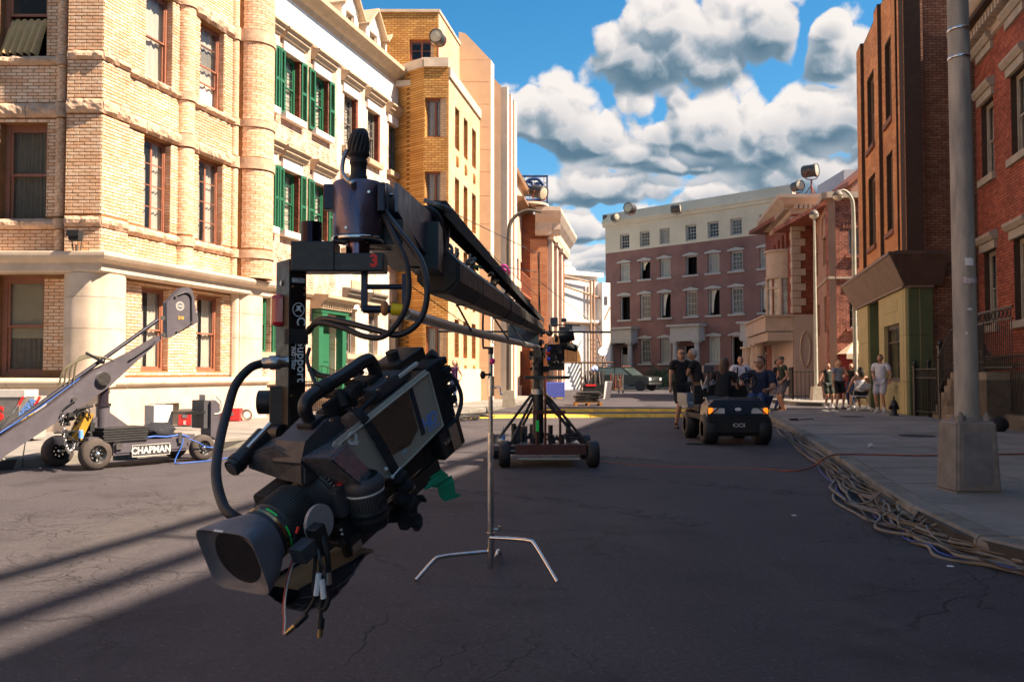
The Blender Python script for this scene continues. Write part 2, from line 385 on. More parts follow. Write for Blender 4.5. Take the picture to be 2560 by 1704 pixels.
# facade tools
class Face:
 """a vertical plane: local x along the wall, y outwards, z up"""
 def __init__(s,p,d,away=True):
  s.p=Vector((p[0],p[1],0));s.d=Vector((d[0],d[1],0)).normalized()
  n=Vector((s.d.y,-s.d.x,0))
  if n.dot(-s.p)<0:n=-n
  s.n=n;s.M=frame(s.p,s.d,s.n,Vector((0,0,1)))
 def sz(s,u,v,off=0.0):
  r=ray(u,v);o=Vector((0,0,H0));k=((s.p+s.n*off)-o).dot(s.n)/r.dot(s.n);q=o+r*k
  return (q-s.p).dot(s.d),q.z
 def s_(s,u,off=0.0): return s.sz(u,932,off)[0]
 def z_(s,u,v,off=0.0): return s.sz(u,v,off)[1]
 def pt(s,a,z,off=0.0): return s.p+s.d*a+s.n*off+Vector((0,0,z))
 def offset(s,off): return Face((s.p+s.n*off)[:2],s.d[:2])
def wall(mb,s0,s1,z0,z1,ops,d0=-0.35,d1=0.0):
 """wall slab with real openings; ops = [(s0,s1,z0,z1)]"""
 ops=[o for o in ops if o[1]>s0 and o[0]<s1 and o[3]>z0 and o[2]<z1]
 zs=sorted({z0,z1,*[min(max(o[2],z0),z1) for o in ops],*[min(max(o[3],z0),z1) for o in ops]})
 for a,b in zip(zs,zs[1:]):
  if b-a<1e-4:continue
  cur=s0
  for o in sorted([o for o in ops if o[2]<b-1e-5 and o[3]>a+1e-5]):
   if o[0]>cur+1e-4:mb.box((cur,d0,a),(o[0],d1,b))
   cur=max(cur,o[1])
  if cur<s1-1e-4:mb.box((cur,d0,a),(s1,d1,b))
def brick_cells(s0,s1,z0,z1,ops,bl,bh,j=.011):
 out=[];k=0;z=z0
 while z+bh<=z1+1e-4:
  s=s0-(bl*.5 if k % 2 else 0);za,zb=z+j/2,z+bh-j/2
  segs=[(s0,s1)]
  for o in ops:
   if o[2]<zb and o[3]>za:
    ns=[]
    for (a,b) in segs:
     if o[0]>a:ns.append((a,min(b,o[0])))
     if o[1]<b:ns.append((max(a,o[1]),b))
    segs=[q for q in ns if q[1]>q[0]+1e-3]
  while s<s1:
   a,b=s+j/2,s+bl-j/2
   for (p,q) in segs:
    aa,bb=max(a,p),min(b,q)
    if bb-aa>.02:out.append((aa,bb,za,zb,abs(bb-aa-(bl-j))<1e-4))
   s+=bl
  z+=bh;k+=1
 return out
def lay_bricks(face,cells,m,parent,proud=.008,nobj=300,off=0.0,key=None,rnd=.0025,stuff_name='brick'):
 """the nearest nobj whole bricks are objects sharing one mesh, the others one joined part"""
 rr=random.Random(5)
 cells=list(cells);cells.sort(key=lambda c:key(c) if key else (face.pt(c[0],c[2])-Vector((0,0,H0))).length)
 whole=[c for c in cells if c[4]][:nobj];ws=set(map(id,whole));rest=[c for c in cells if id(c) not in ws]
 root=parent
 while root.parent is not None:root=root.parent
 inv=WM[root.name].inverted()
 if whole:
  c=whole[0];l=c[1]-c[0];h=c[3]-c[2];b=MB();e=.004
  vs=[(0,0,0),(l,0,0),(l,0,h),(0,0,h),(e,1,e),(l-e,1,e),(l-e,1,h-e),(e,1,h-e)]
  b.raw([(x,(y*proud),z) for x,y,z in vs],[(4,5,6,7),(0,1,5,4),(1,2,6,5),(2,3,7,6),(3,0,4,7)])
  me=bpy.data.meshes.new('brick');me.from_pydata([(x,y,z) for x,y,z in b.v],[],b.f);me.materials.append(m)
  bm=bmesh.new();bm.from_mesh(me);bmesh.ops.recalc_face_normals(bm,faces=bm.faces);bm.to_mesh(me);bm.free()
  for c in whole:
   o=bpy.data.objects.new('brick',me);COL.objects.link(o);o.parent=parent
   o.matrix_local=inv @ face.M @ Matrix.Translation((c[0],off+rr.uniform(-rnd,rnd),c[2]))
 mb=MB(face.M);t=[]
 for c in rest:
  a,b_,z0,z1=c[:4];d=off+rr.uniform(-rnd,rnd);e=.004;y=d+proud
  mb.raw([(a,d,z0),(b_,d,z0),(b_,d,z1),(a,d,z1),(a+e,y,z0+e),(b_-e,y,z0+e),(b_-e,y,z1-e),(a+e,y,z1-e)],
    [(4,5,6,7),(0,1,5,4),(1,2,6,5),(2,3,7,6),(3,0,4,7)])
  t+=[rr.random()]*5
 if rest:mb.build(stuff_name,m,parent,kind='stuff',tintf=t)
def rock_band(mb,s0,s1,z0,z1,proud,stone=.55,seed=0,rough=.035,d0=-.05):
 rr=random.Random(seed);s=s0;T=Vector((seed*3.1,0,0))
 while s<s1-.02:
  e=min(s1,s+stone*rr.uniform(.8,1.3));
  if s1-e<.15:e=s1
  g=.006;nx=max(2,int((e-s)/.06));nz=max(3,int((z1-z0)/.05));vs=[];fs=[]
  for i in range(nx+1):
   for k in range(nz+1):
    x=s+g+(e-s-2*g)*i/nx;z=z0+(z1-z0)*k/nz
    edge=min(1,3.2*min(k/nz,1-k/nz))*min(1,6*min(i/nx,1-i/nx)+.35)
    d=proud*(.35+.65*math.sqrt(max(0,edge)))+rough*noise.noise(Vector((x*7,seed,z*9)))+rough*.5*noise.noise(Vector((x*19,7+seed,z*21)))
    zz=z+.012*noise.noise(Vector((x*5,seed+3,k)))
    vs.append((x,d,zz))
  w=nz+1
  for i in range(nx):
   for k in range(nz):fs.append((i*w+k,(i+1)*w+k,(i+1)*w+k+1,i*w+k+1))
  mb.raw(vs,fs)
  top=[vs[i*w+nz] for i in range(nx+1)];bot=[vs[i*w] for i in range(nx+1)]
  for row in (top,bot):
   b2=[(p[0],d0,p[2]) for p in row]
   mb.raw(row+b2,[(i,i+1,nx+2+i,nx+1+i) for i in range(nx)])
  lf=[vs[k] for k in range(w)];rt=[vs[nx*w+k] for k in range(w)]
  for row in (lf,rt):
   b2=[(p[0],d0,p[2]) for p in row];mb.raw(row+b2,[(k,k+1,w+1+k,w+k) for k in range(nz)])
  s=e
def molding(mb,s0,s1,prof,ret=True):
 """prof: (d, z) outline of a cornice, extruded along s"""
 n=len(prof);vs=[(s0,d,z) for d,z in prof]+[(s1,d,z) for d,z in prof]
 mb.raw(vs,[(i,(i+1) % n,n+(i+1) % n,n+i) for i in range(n)]);mb.raw(vs,[list(range(n)),list(range(n,2*n))[::-1]])
def miter(mb,P,F,S,lF,lS,prof):
 """one moulding carried round the outer corner P of two faces"""
 P=Vector((P[0],P[1],0));nF,nS=F.n,S.n;k=1+nF.dot(nS);n=len(prof);vs=[]
 for base,kind in ((P+F.d*lF,0),(P,1),(P+S.d*lS,2)):
  for d,z in prof:
   o=nF*d if kind==0 else (nS*d if kind==2 else (nF+nS)*(d/k))
   vs.append(base+o+Vector((0,0,z)))
 for g_ in (0,1):mb.raw(vs,[(g_*n+i,g_*n+(i+1) % n,(g_+1)*n+(i+1) % n,(g_+1)*n+i) for i in range(n)])
 mb.raw(vs,[list(range(n)),list(range(2*n,3*n))[::-1]])
glass=mat('window_glass',(.03,.035,.04),rough=.04,var=0,spec=.9,alpha=.2)
curtain_white=mat('curtain_white','#e9e2d2',rough=.9,var=.05)
curtain_dull=mat('curtain_dull','#8d8674',rough=.95,var=.1)
room_dark=mat('painted_room_dark','#15120f',rough=.95,var=.05)  # near-black colour stands in for unlit rooms behind the windows
blind_m=mat('roller_blind','#c9bfa0',rough=.9,var=.04)
def curtain_sheet(mb,s0,s1,z0,z1,d,waves=6,amp=.02,pull=None):
 """hanging cloth with folds; pull = fraction: the cloth is gathered to one side towards the bottom"""
 nx=max(8,int(waves*8));nz=8;vs=[];fs=[]
 for i in range(nx+1):
  for k in range(nz+1):
   t=i/nx;h=k/nz
   x=s0+(s1-s0)*t
   if pull is not None:x=s0+(s1-s0)*t*(1-pull*math.sin(math.pi*.5*(1-h)**.7)) if pull>0 else s1-(s1-s0)*(1-t)*(1+pull*math.sin(math.pi*.5*(1-h)**.7))
   ph=waves*2*math.pi*t+.8*math.sin(3*h+t*7)
   vs.append((x,d+amp*math.sin(ph)*(.5+.5*(1-h))+amp*.4*math.sin(ph*2.3+1),z0+(z1-z0)*h+.004*math.sin(ph)))
 w=nz+1
 for i in range(nx):
  for k in range(nz):fs.append((i*w+k,(i+1)*w+k,(i+1)*w+k+1,i*w+k+1))
 mb.raw(vs,fs,True)
def window(face,s0,s1,z0,z1,fm,parent,rec=.18,fw=.05,cols=1,rows=(1,1),curtain=None,cm=None,split=.5,open_=0.0,casement=False,sill=None,sillm=None,bars=.018,glassm=None,pull=None,blind=0.0,waves=5,back=True,label=None,door=False):
 """building part 'window' (its frame) with sub-parts pane, curtain, sill"""
 M=face.M;d=-rec;cm=cm or curtain_white
 f=MB(M)
 f.box((s0,d-.07,z0),(s0+fw,d+.015,z1));f.box((s1-fw,d-.07,z0),(s1,d+.015,z1))
 f.box((s0+fw,d-.07,z1-fw),(s1-fw,d+.012,z1));f.box((s0+fw,d-.07,z0),(s1-fw,d+.02,z0+fw*.9))
 a,b=s0+fw,s1-fw;lo,hi=z0+fw*.9,z1-fw;zm=lo+(hi-lo)*split
 r=max(.02,fw*.55)
 panes=[]
 def sash(x0,x1,y0,y1,dd,nc,nr):
  f.box((x0,dd-.03,y0),(x0+r,dd,y1));f.box((x1-r,dd-.03,y0),(x1,dd,y1));f.box((x0+r,dd-.03,y1-r),(x1-r,dd,y1));f.box((x0+r,dd-.03,y0),(x1-r,dd,y0+r))
  for i in range(1,nc):x=x0+r+(x1-x0-2*r)*i/nc;f.box((x-bars/2,dd-.026,y0+r),(x+bars/2,dd-.004,y1-r))
  for k in range(1,nr):y=y0+r+(y1-y0-2*r)*k/nr;f.box((x0+r,dd-.024,y-bars/2),(x1-r,dd-.006,y+bars/2))
  p=MB(M);p.box((x0+r,dd-.018,y0+r),(x1-r,dd-.012,y1-r));panes.append(p)
 if casement:
  mid=(a+b)/2;sash(a,mid,lo,hi,d,1,rows[0]);sash(mid,b,lo,hi,d,1,rows[0])
 else:
  sash(a,b,zm-r*.5,hi,d-.004,cols,rows[0])
  up=open_*(zm-lo);
  if open_<.97:sash(a,b,lo+up,zm+r*.5+up,d-.036,cols,rows[1])
 w=f.build('window',fm,parent,label=label)
 for p in panes:p.build('pane',glassm or glass,w)
 if sill is not None:
  q=MB(M);q.box((s0-sill,-rec,z0-.1),(s1+sill,.07,z0));q.build('sill',sillm or fm,w)
 if curtain:
  q=MB(M);zt=z1-.02;zb=z0+.02 if curtain != 'cafe' else z0
  if curtain=='pair':
   m_=(s0+s1)/2;g=(s1-s0)*.07
   curtain_sheet(q,s0+.02,m_-g,zb,zt,d-.11,waves,.02);curtain_sheet(q,m_+g,s1-.02,zb,zt,d-.11,waves,.02)
  elif curtain=='left':curtain_sheet(q,s0+.02,s0+(s1-s0)*.8,z0+(z1-z0)*.35,zt,d-.16,4,.02,pull=.75)
  elif curtain=='right':curtain_sheet(q,s0+(s1-s0)*.2,s1-.02,z0+(z1-z0)*.35,zt,d-.16,4,.02,pull=-.75)
  else:curtain_sheet(q,s0+.02,s1-.02,zb,zt,d-.11,waves,.02)
  q.build('curtain',cm,w)
 if blind>0:
  q=MB(M);q.box((a+.01,d-.09,z1-(z1-z0)*blind),(b-.01,d-.085,z1-fw));q.build('blind',blind_m,w)
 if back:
  q=MB(M);q.box((s0-.1,d-.75,z0-.1),(s1+.1,d-.7,z1+.1));q.build('room_shade_panel',room_dark,w)  # dark panel painted as the shade inside the room
 return w
# ground
asphalt=bpy.data.materials.new('asphalt');asphalt.use_nodes=True
def _asphalt():
 nt=asphalt.node_tree;N=nt.nodes;L=nt.links;b=N['Principled BSDF']
 tc=N.new('ShaderNodeTexCoord');V=tc.outputs['Object']
 def noi(s,d,r=.6,st=None,dist=0):
  n=N.new('ShaderNodeTexNoise');n.inputs['Scale'].default_value=s;n.inputs['Detail'].default_value=d;n.inputs['Roughness'].default_value=r;n.inputs['Distortion'].default_value=dist
  if st:
   m=N.new('ShaderNodeMapping');m.inputs['Scale'].default_value=st;m.inputs['Rotation'].default_value=(0,0,-.27);L.new(V,m.inputs[0]);L.new(m.outputs[0],n.inputs['Vector'])
  else:L.new(V,n.inputs['Vector'])
  return n.outputs[0]
 def rg(x,a,b_,c,d):
  m=N.new('ShaderNodeMapRange');L.new(x,m.inputs[0])
  for i,q in enumerate((a,b_,c,d)):m.inputs[i+1].default_value=q
  return m.outputs[0]
 def mul(x,y,op='MULTIPLY'):
  m=N.new('ShaderNodeMath');m.operation=op
  for i,q in enumerate((x,y)):
   if isinstance(q,(int,float)):m.inputs[i].default_value=q
   else:L.new(q,m.inputs[i])
  return m.outputs[0]
 def mix(f,a,c):
  m=N.new('ShaderNodeMix');m.data_type='RGBA'
  L.new(f,m.inputs[0]);
  if isinstance(a,tuple):m.inputs[6].default_value=(*a,1)
  else:L.new(a,m.inputs[6])
  m.inputs[7].default_value=(*c,1) if isinstance(c,tuple) else (0,0,0,1)
  return m.outputs[2]
 base=mix(rg(noi(.35,7,.6),.35,.68,0,1),(.046,.040,.048),(.070,.061,.066))
 grain=rg(noi(120,3,.75),.3,.72,.55,1.5);gr2=rg(noi(34,5,.85),.34,.66,.60,1.42)
 hs=N.new('ShaderNodeHueSaturation');L.new(base,hs.inputs['Color']);L.new(mul(grain,gr2),hs.inputs['Value']);cur=hs.outputs[0]
 cur=mix(rg(noi(.9,6,.6,(1,.16,1)),.52,.70,0,.55),cur,(.10,.088,.082))
 cur=mix(rg(noi(.8,8,.7),.52,.68,0,.75),cur,(.024,.021,.025))
 vo=N.new('ShaderNodeTexVoronoi');vo.inputs['Scale'].default_value=17;L.new(V,vo.inputs['Vector'])
 cur=mix(rg(vo.outputs['Distance'],.06,.15,.6,0),cur,(.17,.16,.155))
 n=N.new('ShaderNodeTexNoise');n.inputs['Scale'].default_value=1.3;n.inputs['Detail'].default_value=5;L.new(V,n.inputs['Vector'])
 ms=N.new('ShaderNodeVectorMath');ms.operation='MULTIPLY_ADD';L.new(n.outputs['Color'],ms.inputs[0]);ms.inputs[1].default_value=(1.1,1.1,0);L.new(V,ms.inputs[2])
 cr_=[]
 for sc,w,lo,hi in ((.5,.006,.44,.52),(1.7,.014,.50,.60),(4.5,.034,.54,.64)):
  ve=N.new('ShaderNodeTexVoronoi');ve.feature='DISTANCE_TO_EDGE';ve.inputs['Scale'].default_value=sc;L.new(ms.outputs[0],ve.inputs['Vector'])
  cr_.append(mul(rg(ve.outputs['Distance'],0,w,1,0),rg(noi(.45,2,.5),lo,hi,0,1)))
 ck=mul(mul(cr_[0],cr_[1],'MAXIMUM'),cr_[2],'MAXIMUM')
 cur=mix(mul(ck,.75),cur,(.012,.011,.012))
 L.new(cur,b.inputs['Base Color']);b.inputs['Roughness'].default_value=.82;b.inputs['Specular IOR Level'].default_value=.35
 h=mul(mul(grain,.5),mul(ck,-2.0),'ADD')
 bp=N.new('ShaderNodeBump');bp.inputs['Distance'].default_value=.004;bp.inputs['Strength'].default_value=.8;L.new(h,bp.inputs['Height']);L.new(bp.outputs[0],b.inputs['Normal'])
_asphalt()
concrete=mat('sidewalk_concrete',(.235,.215,.195),rough=.88,var=.10,nscale=2.2,bump=.003,bscale=60,dirt=.5,dcol=(.09,.085,.08),objrand=.10)
kerb_m=mat('kerb_concrete',(.20,.185,.16),rough=.9,var=.15,nscale=3.5,bump=.006,bscale=30,dirt=.7,dcol=(.07,.055,.035),objrand=.08)
yellow_paint=mat('yellow_road_paint',(.75,.47,.04),rough=.7,var=.2,nscale=3,dirt=.3,dcol=(.12,.1,.08))
white_paint_worn=mat('worn_white_paint',(.088,.080,.084),rough=.85,var=.35,nscale=9,dirt=1.0,dcol=(.052,.045,.049))
def _worn():
 nt=white_paint_worn.node_tree;N=nt.nodes;L=nt.links;tc=N.new('ShaderNodeTexCoord');n=N.new('ShaderNodeTexNoise');n.inputs['Scale'].default_value=5;n.inputs['Detail'].default_value=8;n.inputs['Roughness'].default_value=.75;L.new(tc.outputs['Object'],n.inputs['Vector'])
 m=N.new('ShaderNodeMapRange');L.new(n.outputs[0],m.inputs[0]);m.inputs[1].default_value=.46;m.inputs[2].default_value=.62;m.inputs[4].default_value=.75;L.new(m.outputs[0],N['Principled BSDF'].inputs['Alpha'])
_worn()
g=MB();g.box((-700,-700,-1.2),(700,1300,-.012));struct(g,'ground',mat('dry_ground',(.12,.11,.09),rough=.95,var=.15,nscale=.2))
g=MB();g.quad((-60,-40,0),(60,-40,0),(60,110,0),(-60,110,0));struct(g,'road',asphalt)
def strip(pts,w,z):
 mb=MB();pts=[Vector(p) for p in pts]
 for i in range(len(pts)-1):
  t=(pts[i+1]-pts[i]).normalized();n=Vector((-t.y,t.x,0))*w/2
  a,b=pts[i],pts[i+1]
  mb.quad((a+n)[:2]+(z,),(a-n)[:2]+(z,),(b-n)[:2]+(z,),(b+n)[:2]+(z,))
 return mb
def V2(*a): return Vector((a[0],a[1],0))
for nm,uvs in (('yellow_line',[(1075,1046),(1300,1043),(1560,1042),(1925,1040)]),('yellow_line',[(1330,1029),(1560,1028),(1760,1028),(1925,1029)])):
 P_=[G(*p) for p in uvs];rt=thing('cable_ramp','yellow cable ramp across the street, '+('nearer of the two' if uvs[0][0]<1200 else 'farther of the two'),'cable ramp',tuple(P_[0]),0,'yellow cable ramps')
 for a_,b_ in zip(P_,P_[1:]):
  n_=max(1,round((b_-a_).length/.9))
  for i_ in range(n_):
   f_=Face(a_[:2],(b_-a_)[:2]);l_=(b_-a_).length/n_;m_=MB(f_.M);m_.raw([(x,y,z) for x in (i_*l_+.01,(i_+1)*l_-.01) for y,z in ((.2,0),(.09,.085),(-.09,.085),(-.2,0))],[(0,1,5,4),(1,2,6,5),(2,3,7,6),(0,3,2,1),(4,5,6,7)]);m_.build('ramp_section',yellow_paint,rt)
b=strip([G(1545,974),G(1620,973)],.35,.006);struct(b,'yellow_line',yellow_paint)
for uvs,w in (([(1436,1076),(1500,1059),(1560,1044)],.2),([(1448,1079),(1520,1060),(1580,1045)],.2),
    ([(1000,1218),(1200,1232),(1400,1250),(1600,1283),(1760,1312)],.30),([(1380,1180),(1560,1192),(1800,1212),(1990,1232)],.42),
    ([(1260,1142),(1500,1140),(1760,1162)],.3)):
 struct(strip([G(*p) for p in uvs],w,.005+.004*(uvs[0][0]==1448)),'worn_road_line',white_paint_worn)
def V2s(l): return [Vector((x,y,0)) for x,y in l]
def pavement(name,inner,outer,top=.15,kw=.18,slab=1.25,joint=.012,rows=None,mk=None):
 """inner: kerb edge polyline (road side); outer: far side polyline with the same number of points.
    slabs are pieces between cross joints; kerb stones are pieces along the road edge"""
 I=[Vector((x,y,0)) for x,y in inner];O=[Vector((x,y,0)) for x,y in outer]
 base=MB();n=len(I)
 for i in range(n-1):
  base.raw([I[i]*1,I[i+1]*1,O[i+1]*1,O[i]*1]+[p+Vector((0,0,top-.02)) for p in (I[i],I[i+1],O[i+1],O[i])],[(4,5,6,7),(0,1,5,4),(1,2,6,5),(3,0,4,7),(2,3,7,6)])
 base.v=[(x+0,y+0,z) for x,y,z in base.v]
 root=struct(base,name,mat('pavement_joint',(.05,.045,.04),rough=.95,var=.1))
 rr=random.Random(11)
 L_=[0]
 for i in range(n-1):L_.append(L_[-1]+(I[i+1]-I[i]).length)
 def at(P,t):
  for i in range(n-1):
   if t<=L_[i+1]+1e-6 or i==n-2:
    k=(t-L_[i])/max(1e-6,(L_[i+1]-L_[i])); return P[i].lerp(P[i+1],k)
 m=max(1,int(L_[-1]/slab))
 for j in range(m):
  t0,t1=L_[-1]*j/m,L_[-1]*(j+1)/m
  a0,a1,b0,b1=at(I,t0),at(I,t1),at(O,t0),at(O,t1)
  w=(b0-a0).length;nr=max(1,int((w-kw)/slab)) if rows is None else rows
  def P(s,t):
   return (a0.lerp(a1,t)).lerp(b0.lerp(b1,t),s)
  jt=joint/slab
  k1=kw/w
  kb=MB();q=[P(0.0,.004),P(0.0,.996),P(k1,.996),P(k1,.004)];dz=rr.uniform(-.004,.004)
  out=(q[0]-q[3]).normalized()
  ring=[(q[0]+out*.02,q[1]+out*.02,0.0),(q[0]+out*.012,q[1]+out*.012,top-.03+dz),(q[0]-out*.01,q[1]-out*.01,top+dz),(q[3],q[2],top+dz)]
  vs=[];
  for (u_,w_,z) in ring:vs+=[(u_.x,u_.y,z),(w_.x,w_.y,z)]
  kb.raw(vs,[(0,1,3,2),(2,3,5,4),(4,5,7,6)]);kb.raw([vs[0],vs[2],vs[4],vs[6],(vs[6][0],vs[6][1],0)],[(0,1,2,3,4)]);kb.raw([vs[1],vs[3],vs[5],vs[7],(vs[7][0],vs[7][1],0)],[(4,3,2,1,0)])
  kb.build('kerb_stone',kerb_m,root)
  for r in range(nr):
   s0=k1+(1-k1)*r/nr;s1=k1+(1-k1)*(r+1)/nr;e=joint/max(.3,w)
   c=[P(s0+e,jt),P(s0+e,1-jt),P(s1-e*.3,1-jt),P(s1-e*.3,jt)]
   dz=rr.uniform(-.003,.003);tz=[top+dz+rr.uniform(-.002,.002) for _ in range(4)]
   sb=MB();sb.raw([(p.x,p.y,top-.02) for p in c]+[(p.x,p.y,z) for p,z in zip(c,tz)],[(4,5,6,7),(0,1,5,4),(1,2,6,5),(2,3,7,6),(3,0,4,7)])
   sb.build('paving_slab',mk or concrete,root)
 return root
KR=[G(2700,1395,.15),G(2560,1370,.15),G(2387,1322,.15),G(2238,1237,.15),G(2100,1142,.15),G(2000,1080,.15),G(1945,1050,.15),G(1926,1038,.15)]
inner_r=[(3.9,4.6)]+[(p.x,p.y) for p in KR[1:]]+[(KR[-1].x+.35,24.6),(KR[-1].x+1.6,26.6)]
inner_r=[(4.6,2.0),(3.75,3.9)]+inner_r[1:]
outer_r=[(13.5,-2),(13.5,2)]+[(13.5,y) for y in (5,6.5,9,13.5,18,21,23,25.2,27.0)]
outer_r=outer_r[:len(inner_r)]
pavement('sidewalk_right',inner_r,outer_r,slab=1.35)
G1=G(1100,1052,.15)
inner_l=[(-13.0,5.4),(-9.3,8.4),(-6.6,11.3),(-4.72,14.3),(-3.2,17.6),(-2.15,20.6),(-1.7,22.2),(-1.45,24.5),(-.9,28.0),(.2,34.0),(1.6,42.0)]
outer_l=[(-16,16.9),(-12,16.95),(-9.5,17),(-8,17.3),(-7.2,19.5),(-7,22),(-6.9,25),(-5.5,28),(-4.5,31.0),(-3,36.0),(-2,44.0)]
pavement('sidewalk_left',inner_l,outer_l,slab=1.5)
pavement('sidewalk_far',[(13.5,33.3),(11.6,33.0),(11.0,33.6),(10.9,36.0),(12.4,60.0)],[(20,42.5),(15.5,42.5),(14,42.5),(14.5,46.0),(17,62.0)],slab=1.6,rows=3)
pavement('sidewalk_terrace',[(5.0,72.0),(16.5,60.4),(19,58)],[(8,75.5),(19,64.2),(22,61.5)],slab=2.2,rows=1)
# corner building of yellow brick (left)
SD=(0.28,1.0)
stone_m=mat('rough_sandstone',(.56,.38,.26),rough=.95,var=.18,nscale=5,bump=.012,bscale=22,dirt=.25,dcol=(.2,.12,.07))
cream_stone=mat('cream_stone',(.61,.49,.38),rough=.9,var=.08,nscale=2.5,bump=.003,bscale=30,dirt=.35,dcol=(.25,.18,.12))
ybrick=brick_mat('yellow_brick','#e0b088','#efcfb0')
ymortar=mat('brown_mortar',(.27,.13,.05),rough=.95,var=.1)
wood_brown=mat('red_brown_paint','#94604a',rough=.55,var=.1,nscale=9)
P1=Vector(((245-1280)/FPX*16.6,16.6))
def build_corner():
 root=thing('corner_building','yellow brick corner building with rough stone bands and cream stone ground floor at the left','building',(P1.x,P1.y,0))
 S=Face(P1,SD);F=Face(P1,(-1,0));
 Z= lambda v:S.z_(245,v)
 sE=S.s_(655)
 TOP=12.4
 bz=[(Z(565),Z(539)),(Z(278),Z(242)),(Z(143),Z(121)),(9.32,9.62)]
 rec=.16
 a0=S.s_(313);a1=S.s_(443,-.1);a2=S.s_(474,-.1);a3=S.s_(580,-.1);a4=S.s_(600)
 def ops_side(o):
  r=[]
  for (ua,ub) in ((351,414),(490,545)):
   s0,s1=S.s_(ua,-rec),S.s_(ub+6,-rec)
   r+=[(s0,s1,S.z_(355,711,-rec),0) for _ in ()]
   r+=[(s0,s1,1.30,3.02),(s0,s1,bz[0][1],bz[1][0]-.02),(s0,s1,bz[2][1],bz[3][0]-.02)]
  return r
 ops=ops_side(0)
 Sr=S.offset(-rec)
 wl=MB(Sr.M)
 wall(wl,a0,sE,bz[0][0]-.6,TOP,ops,-.32,0)
 wl.M=S.M
 wl.box((0.02,-.5,3.3),(a0,0,TOP));wl.box((a4,-.5,3.3),(sE,-.02,TOP))
 wl.box((0.5,-9,0),(sE,-8.8,TOP));wl.box((sE-.3,-8.8,0),(sE,-.5,TOP));wl.box((0.5,-8.8,TOP-.2),(sE-.3,-.5,TOP))
 pw=F.s_(155);fr=.32
 Fr=F.offset(-fr)
 wops=[(Fr.s_(107),Fr.s_(-12),Fr.z_(60,939),Fr.z_(60,688)),(Fr.s_(107),Fr.s_(-12),Z(548) ,Z(290)),(Fr.s_(101),Fr.s_(-20),Z(130),9.3)]
 wl.M=Fr.M;wall(wl,pw-.1,9,0,TOP,wops,-.35,0)
 wl.M=F.M;wl.box((.02,-.5,3.3),(pw,0,TOP));wl.box((9,-9,0),(9.3,-.32,TOP))
 w=wl.build('wall',ymortar,root)
 BL,BH=.215,.0655
 z0=bz[0][0]-.62
 cells=brick_cells(0,pw,3.55,TOP,[(0,pw,a-.005,b+.005) for a,b in bz],BL,BH)
 lay_bricks(F,cells,ybrick,w,nobj=300,key=lambda c:(c[3]>8.3,abs(c[2]-5.5)))
 cells=brick_cells(pw+.18,9,3.55,TOP,[(0,9,a-.005,b+.005) for a,b in bz]+wops,BL,BH)
 cells+=brick_cells(pw+.02,9,1.3,3.1,wops,BL,BH)
 lay_bricks(Fr,cells,ybrick,w,nobj=0)
 bo=[(0,20,a-.005,b+.005) for a,b in bz]
 lay_bricks(S,brick_cells(0,a0,3.55,TOP,bo,BL,BH) ,ybrick,w,nobj=0)
 cells=brick_cells(a0,a4,3.55,TOP,bo+ops,BL,BH)+brick_cells(a0+.1,a4,1.2,3.1,ops,BL,BH)
 lay_bricks(Sr,cells,ybrick,w,nobj=0)
 rv=MB();tv=[]
 for o in ops:
  for sx,dr in ((o[1],1),):
   z=o[2]+.02
   while z<o[3]-.05:
    rv.M=Sr.M;rv.raw([(sx-.006,-.005,z),(sx-.006,-.15,z),(sx-.006,-.15,z+.052),(sx-.006,-.005,z+.052),(sx,0,z-.004),(sx,-.155,z-.004),(sx,-.155,z+.056),(sx,0,z+.056)],[(0,1,2,3),(0,4,5,1),(1,5,6,2),(2,6,7,3),(3,7,4,0)]);tv+=[random.random()]*5
    z+=BH
 rv.build('reveal_brick',ybrick,w,kind='stuff',tintf=tv)
 def colon(face,s,r,name='colonette',z0=3.55,z1=TOP):
  c=MB(face.M);t=[];z=z0;k=0;n=14
  while z<z1-.06:
   inb=any(a-.02<z+.03<b+.02 for a,b in bz)
   if not inb:
    for j in range(n):
     if (j // 2+k) % 1:continue
     w0=math.pi*j/n+.012;w1=math.pi*(j+1)/n-(.012 if j % 3==k % 3 else -.012)
     p= lambda w_,rr_,zz:(s+rr_*math.cos(w_),rr_*math.sin(w_),zz)
     c.raw([p(w0,r,z+.005),p(w1,r,z+.005),p(w1,r,z+BH-.006),p(w0,r,z+BH-.006),p(w0,r-.012,z),p(w1,r-.012,z),p(w1,r-.012,z+BH),p(w0,r-.012,z+BH)],
       [(0,1,2,3),(0,4,5,1),(2,3,7,6),(1,2,6,5),(0,3,7,4)]);t+=[((j // 3+k*7)*.37) % 1]*5
   z+=BH;k+=1
  c.build(name,ybrick,w,kind='stuff',tintf=t)
  core=MB(face.M)
  for (a,b) in bz:
   for q in range(1):core.cyl((s,0,a),(s,0,b),r+.035,n=20)
  core.build('colonette_band',stone_m,w)
  core=MB(face.M);core.cyl((s,0,z0),(s,0,z1),r-.010,n=20);core.build('colonette_core',ymortar,w)
 colon(Sr,(a1+a2)/2,(a2-a1)/2,)
 colon(Sr,(a3+a4)/2-.02,.1)
 colon(S,(a4+sE)/2 ,(sE-a4)/2)
 colon(Fr,Fr.s_(142),.085)
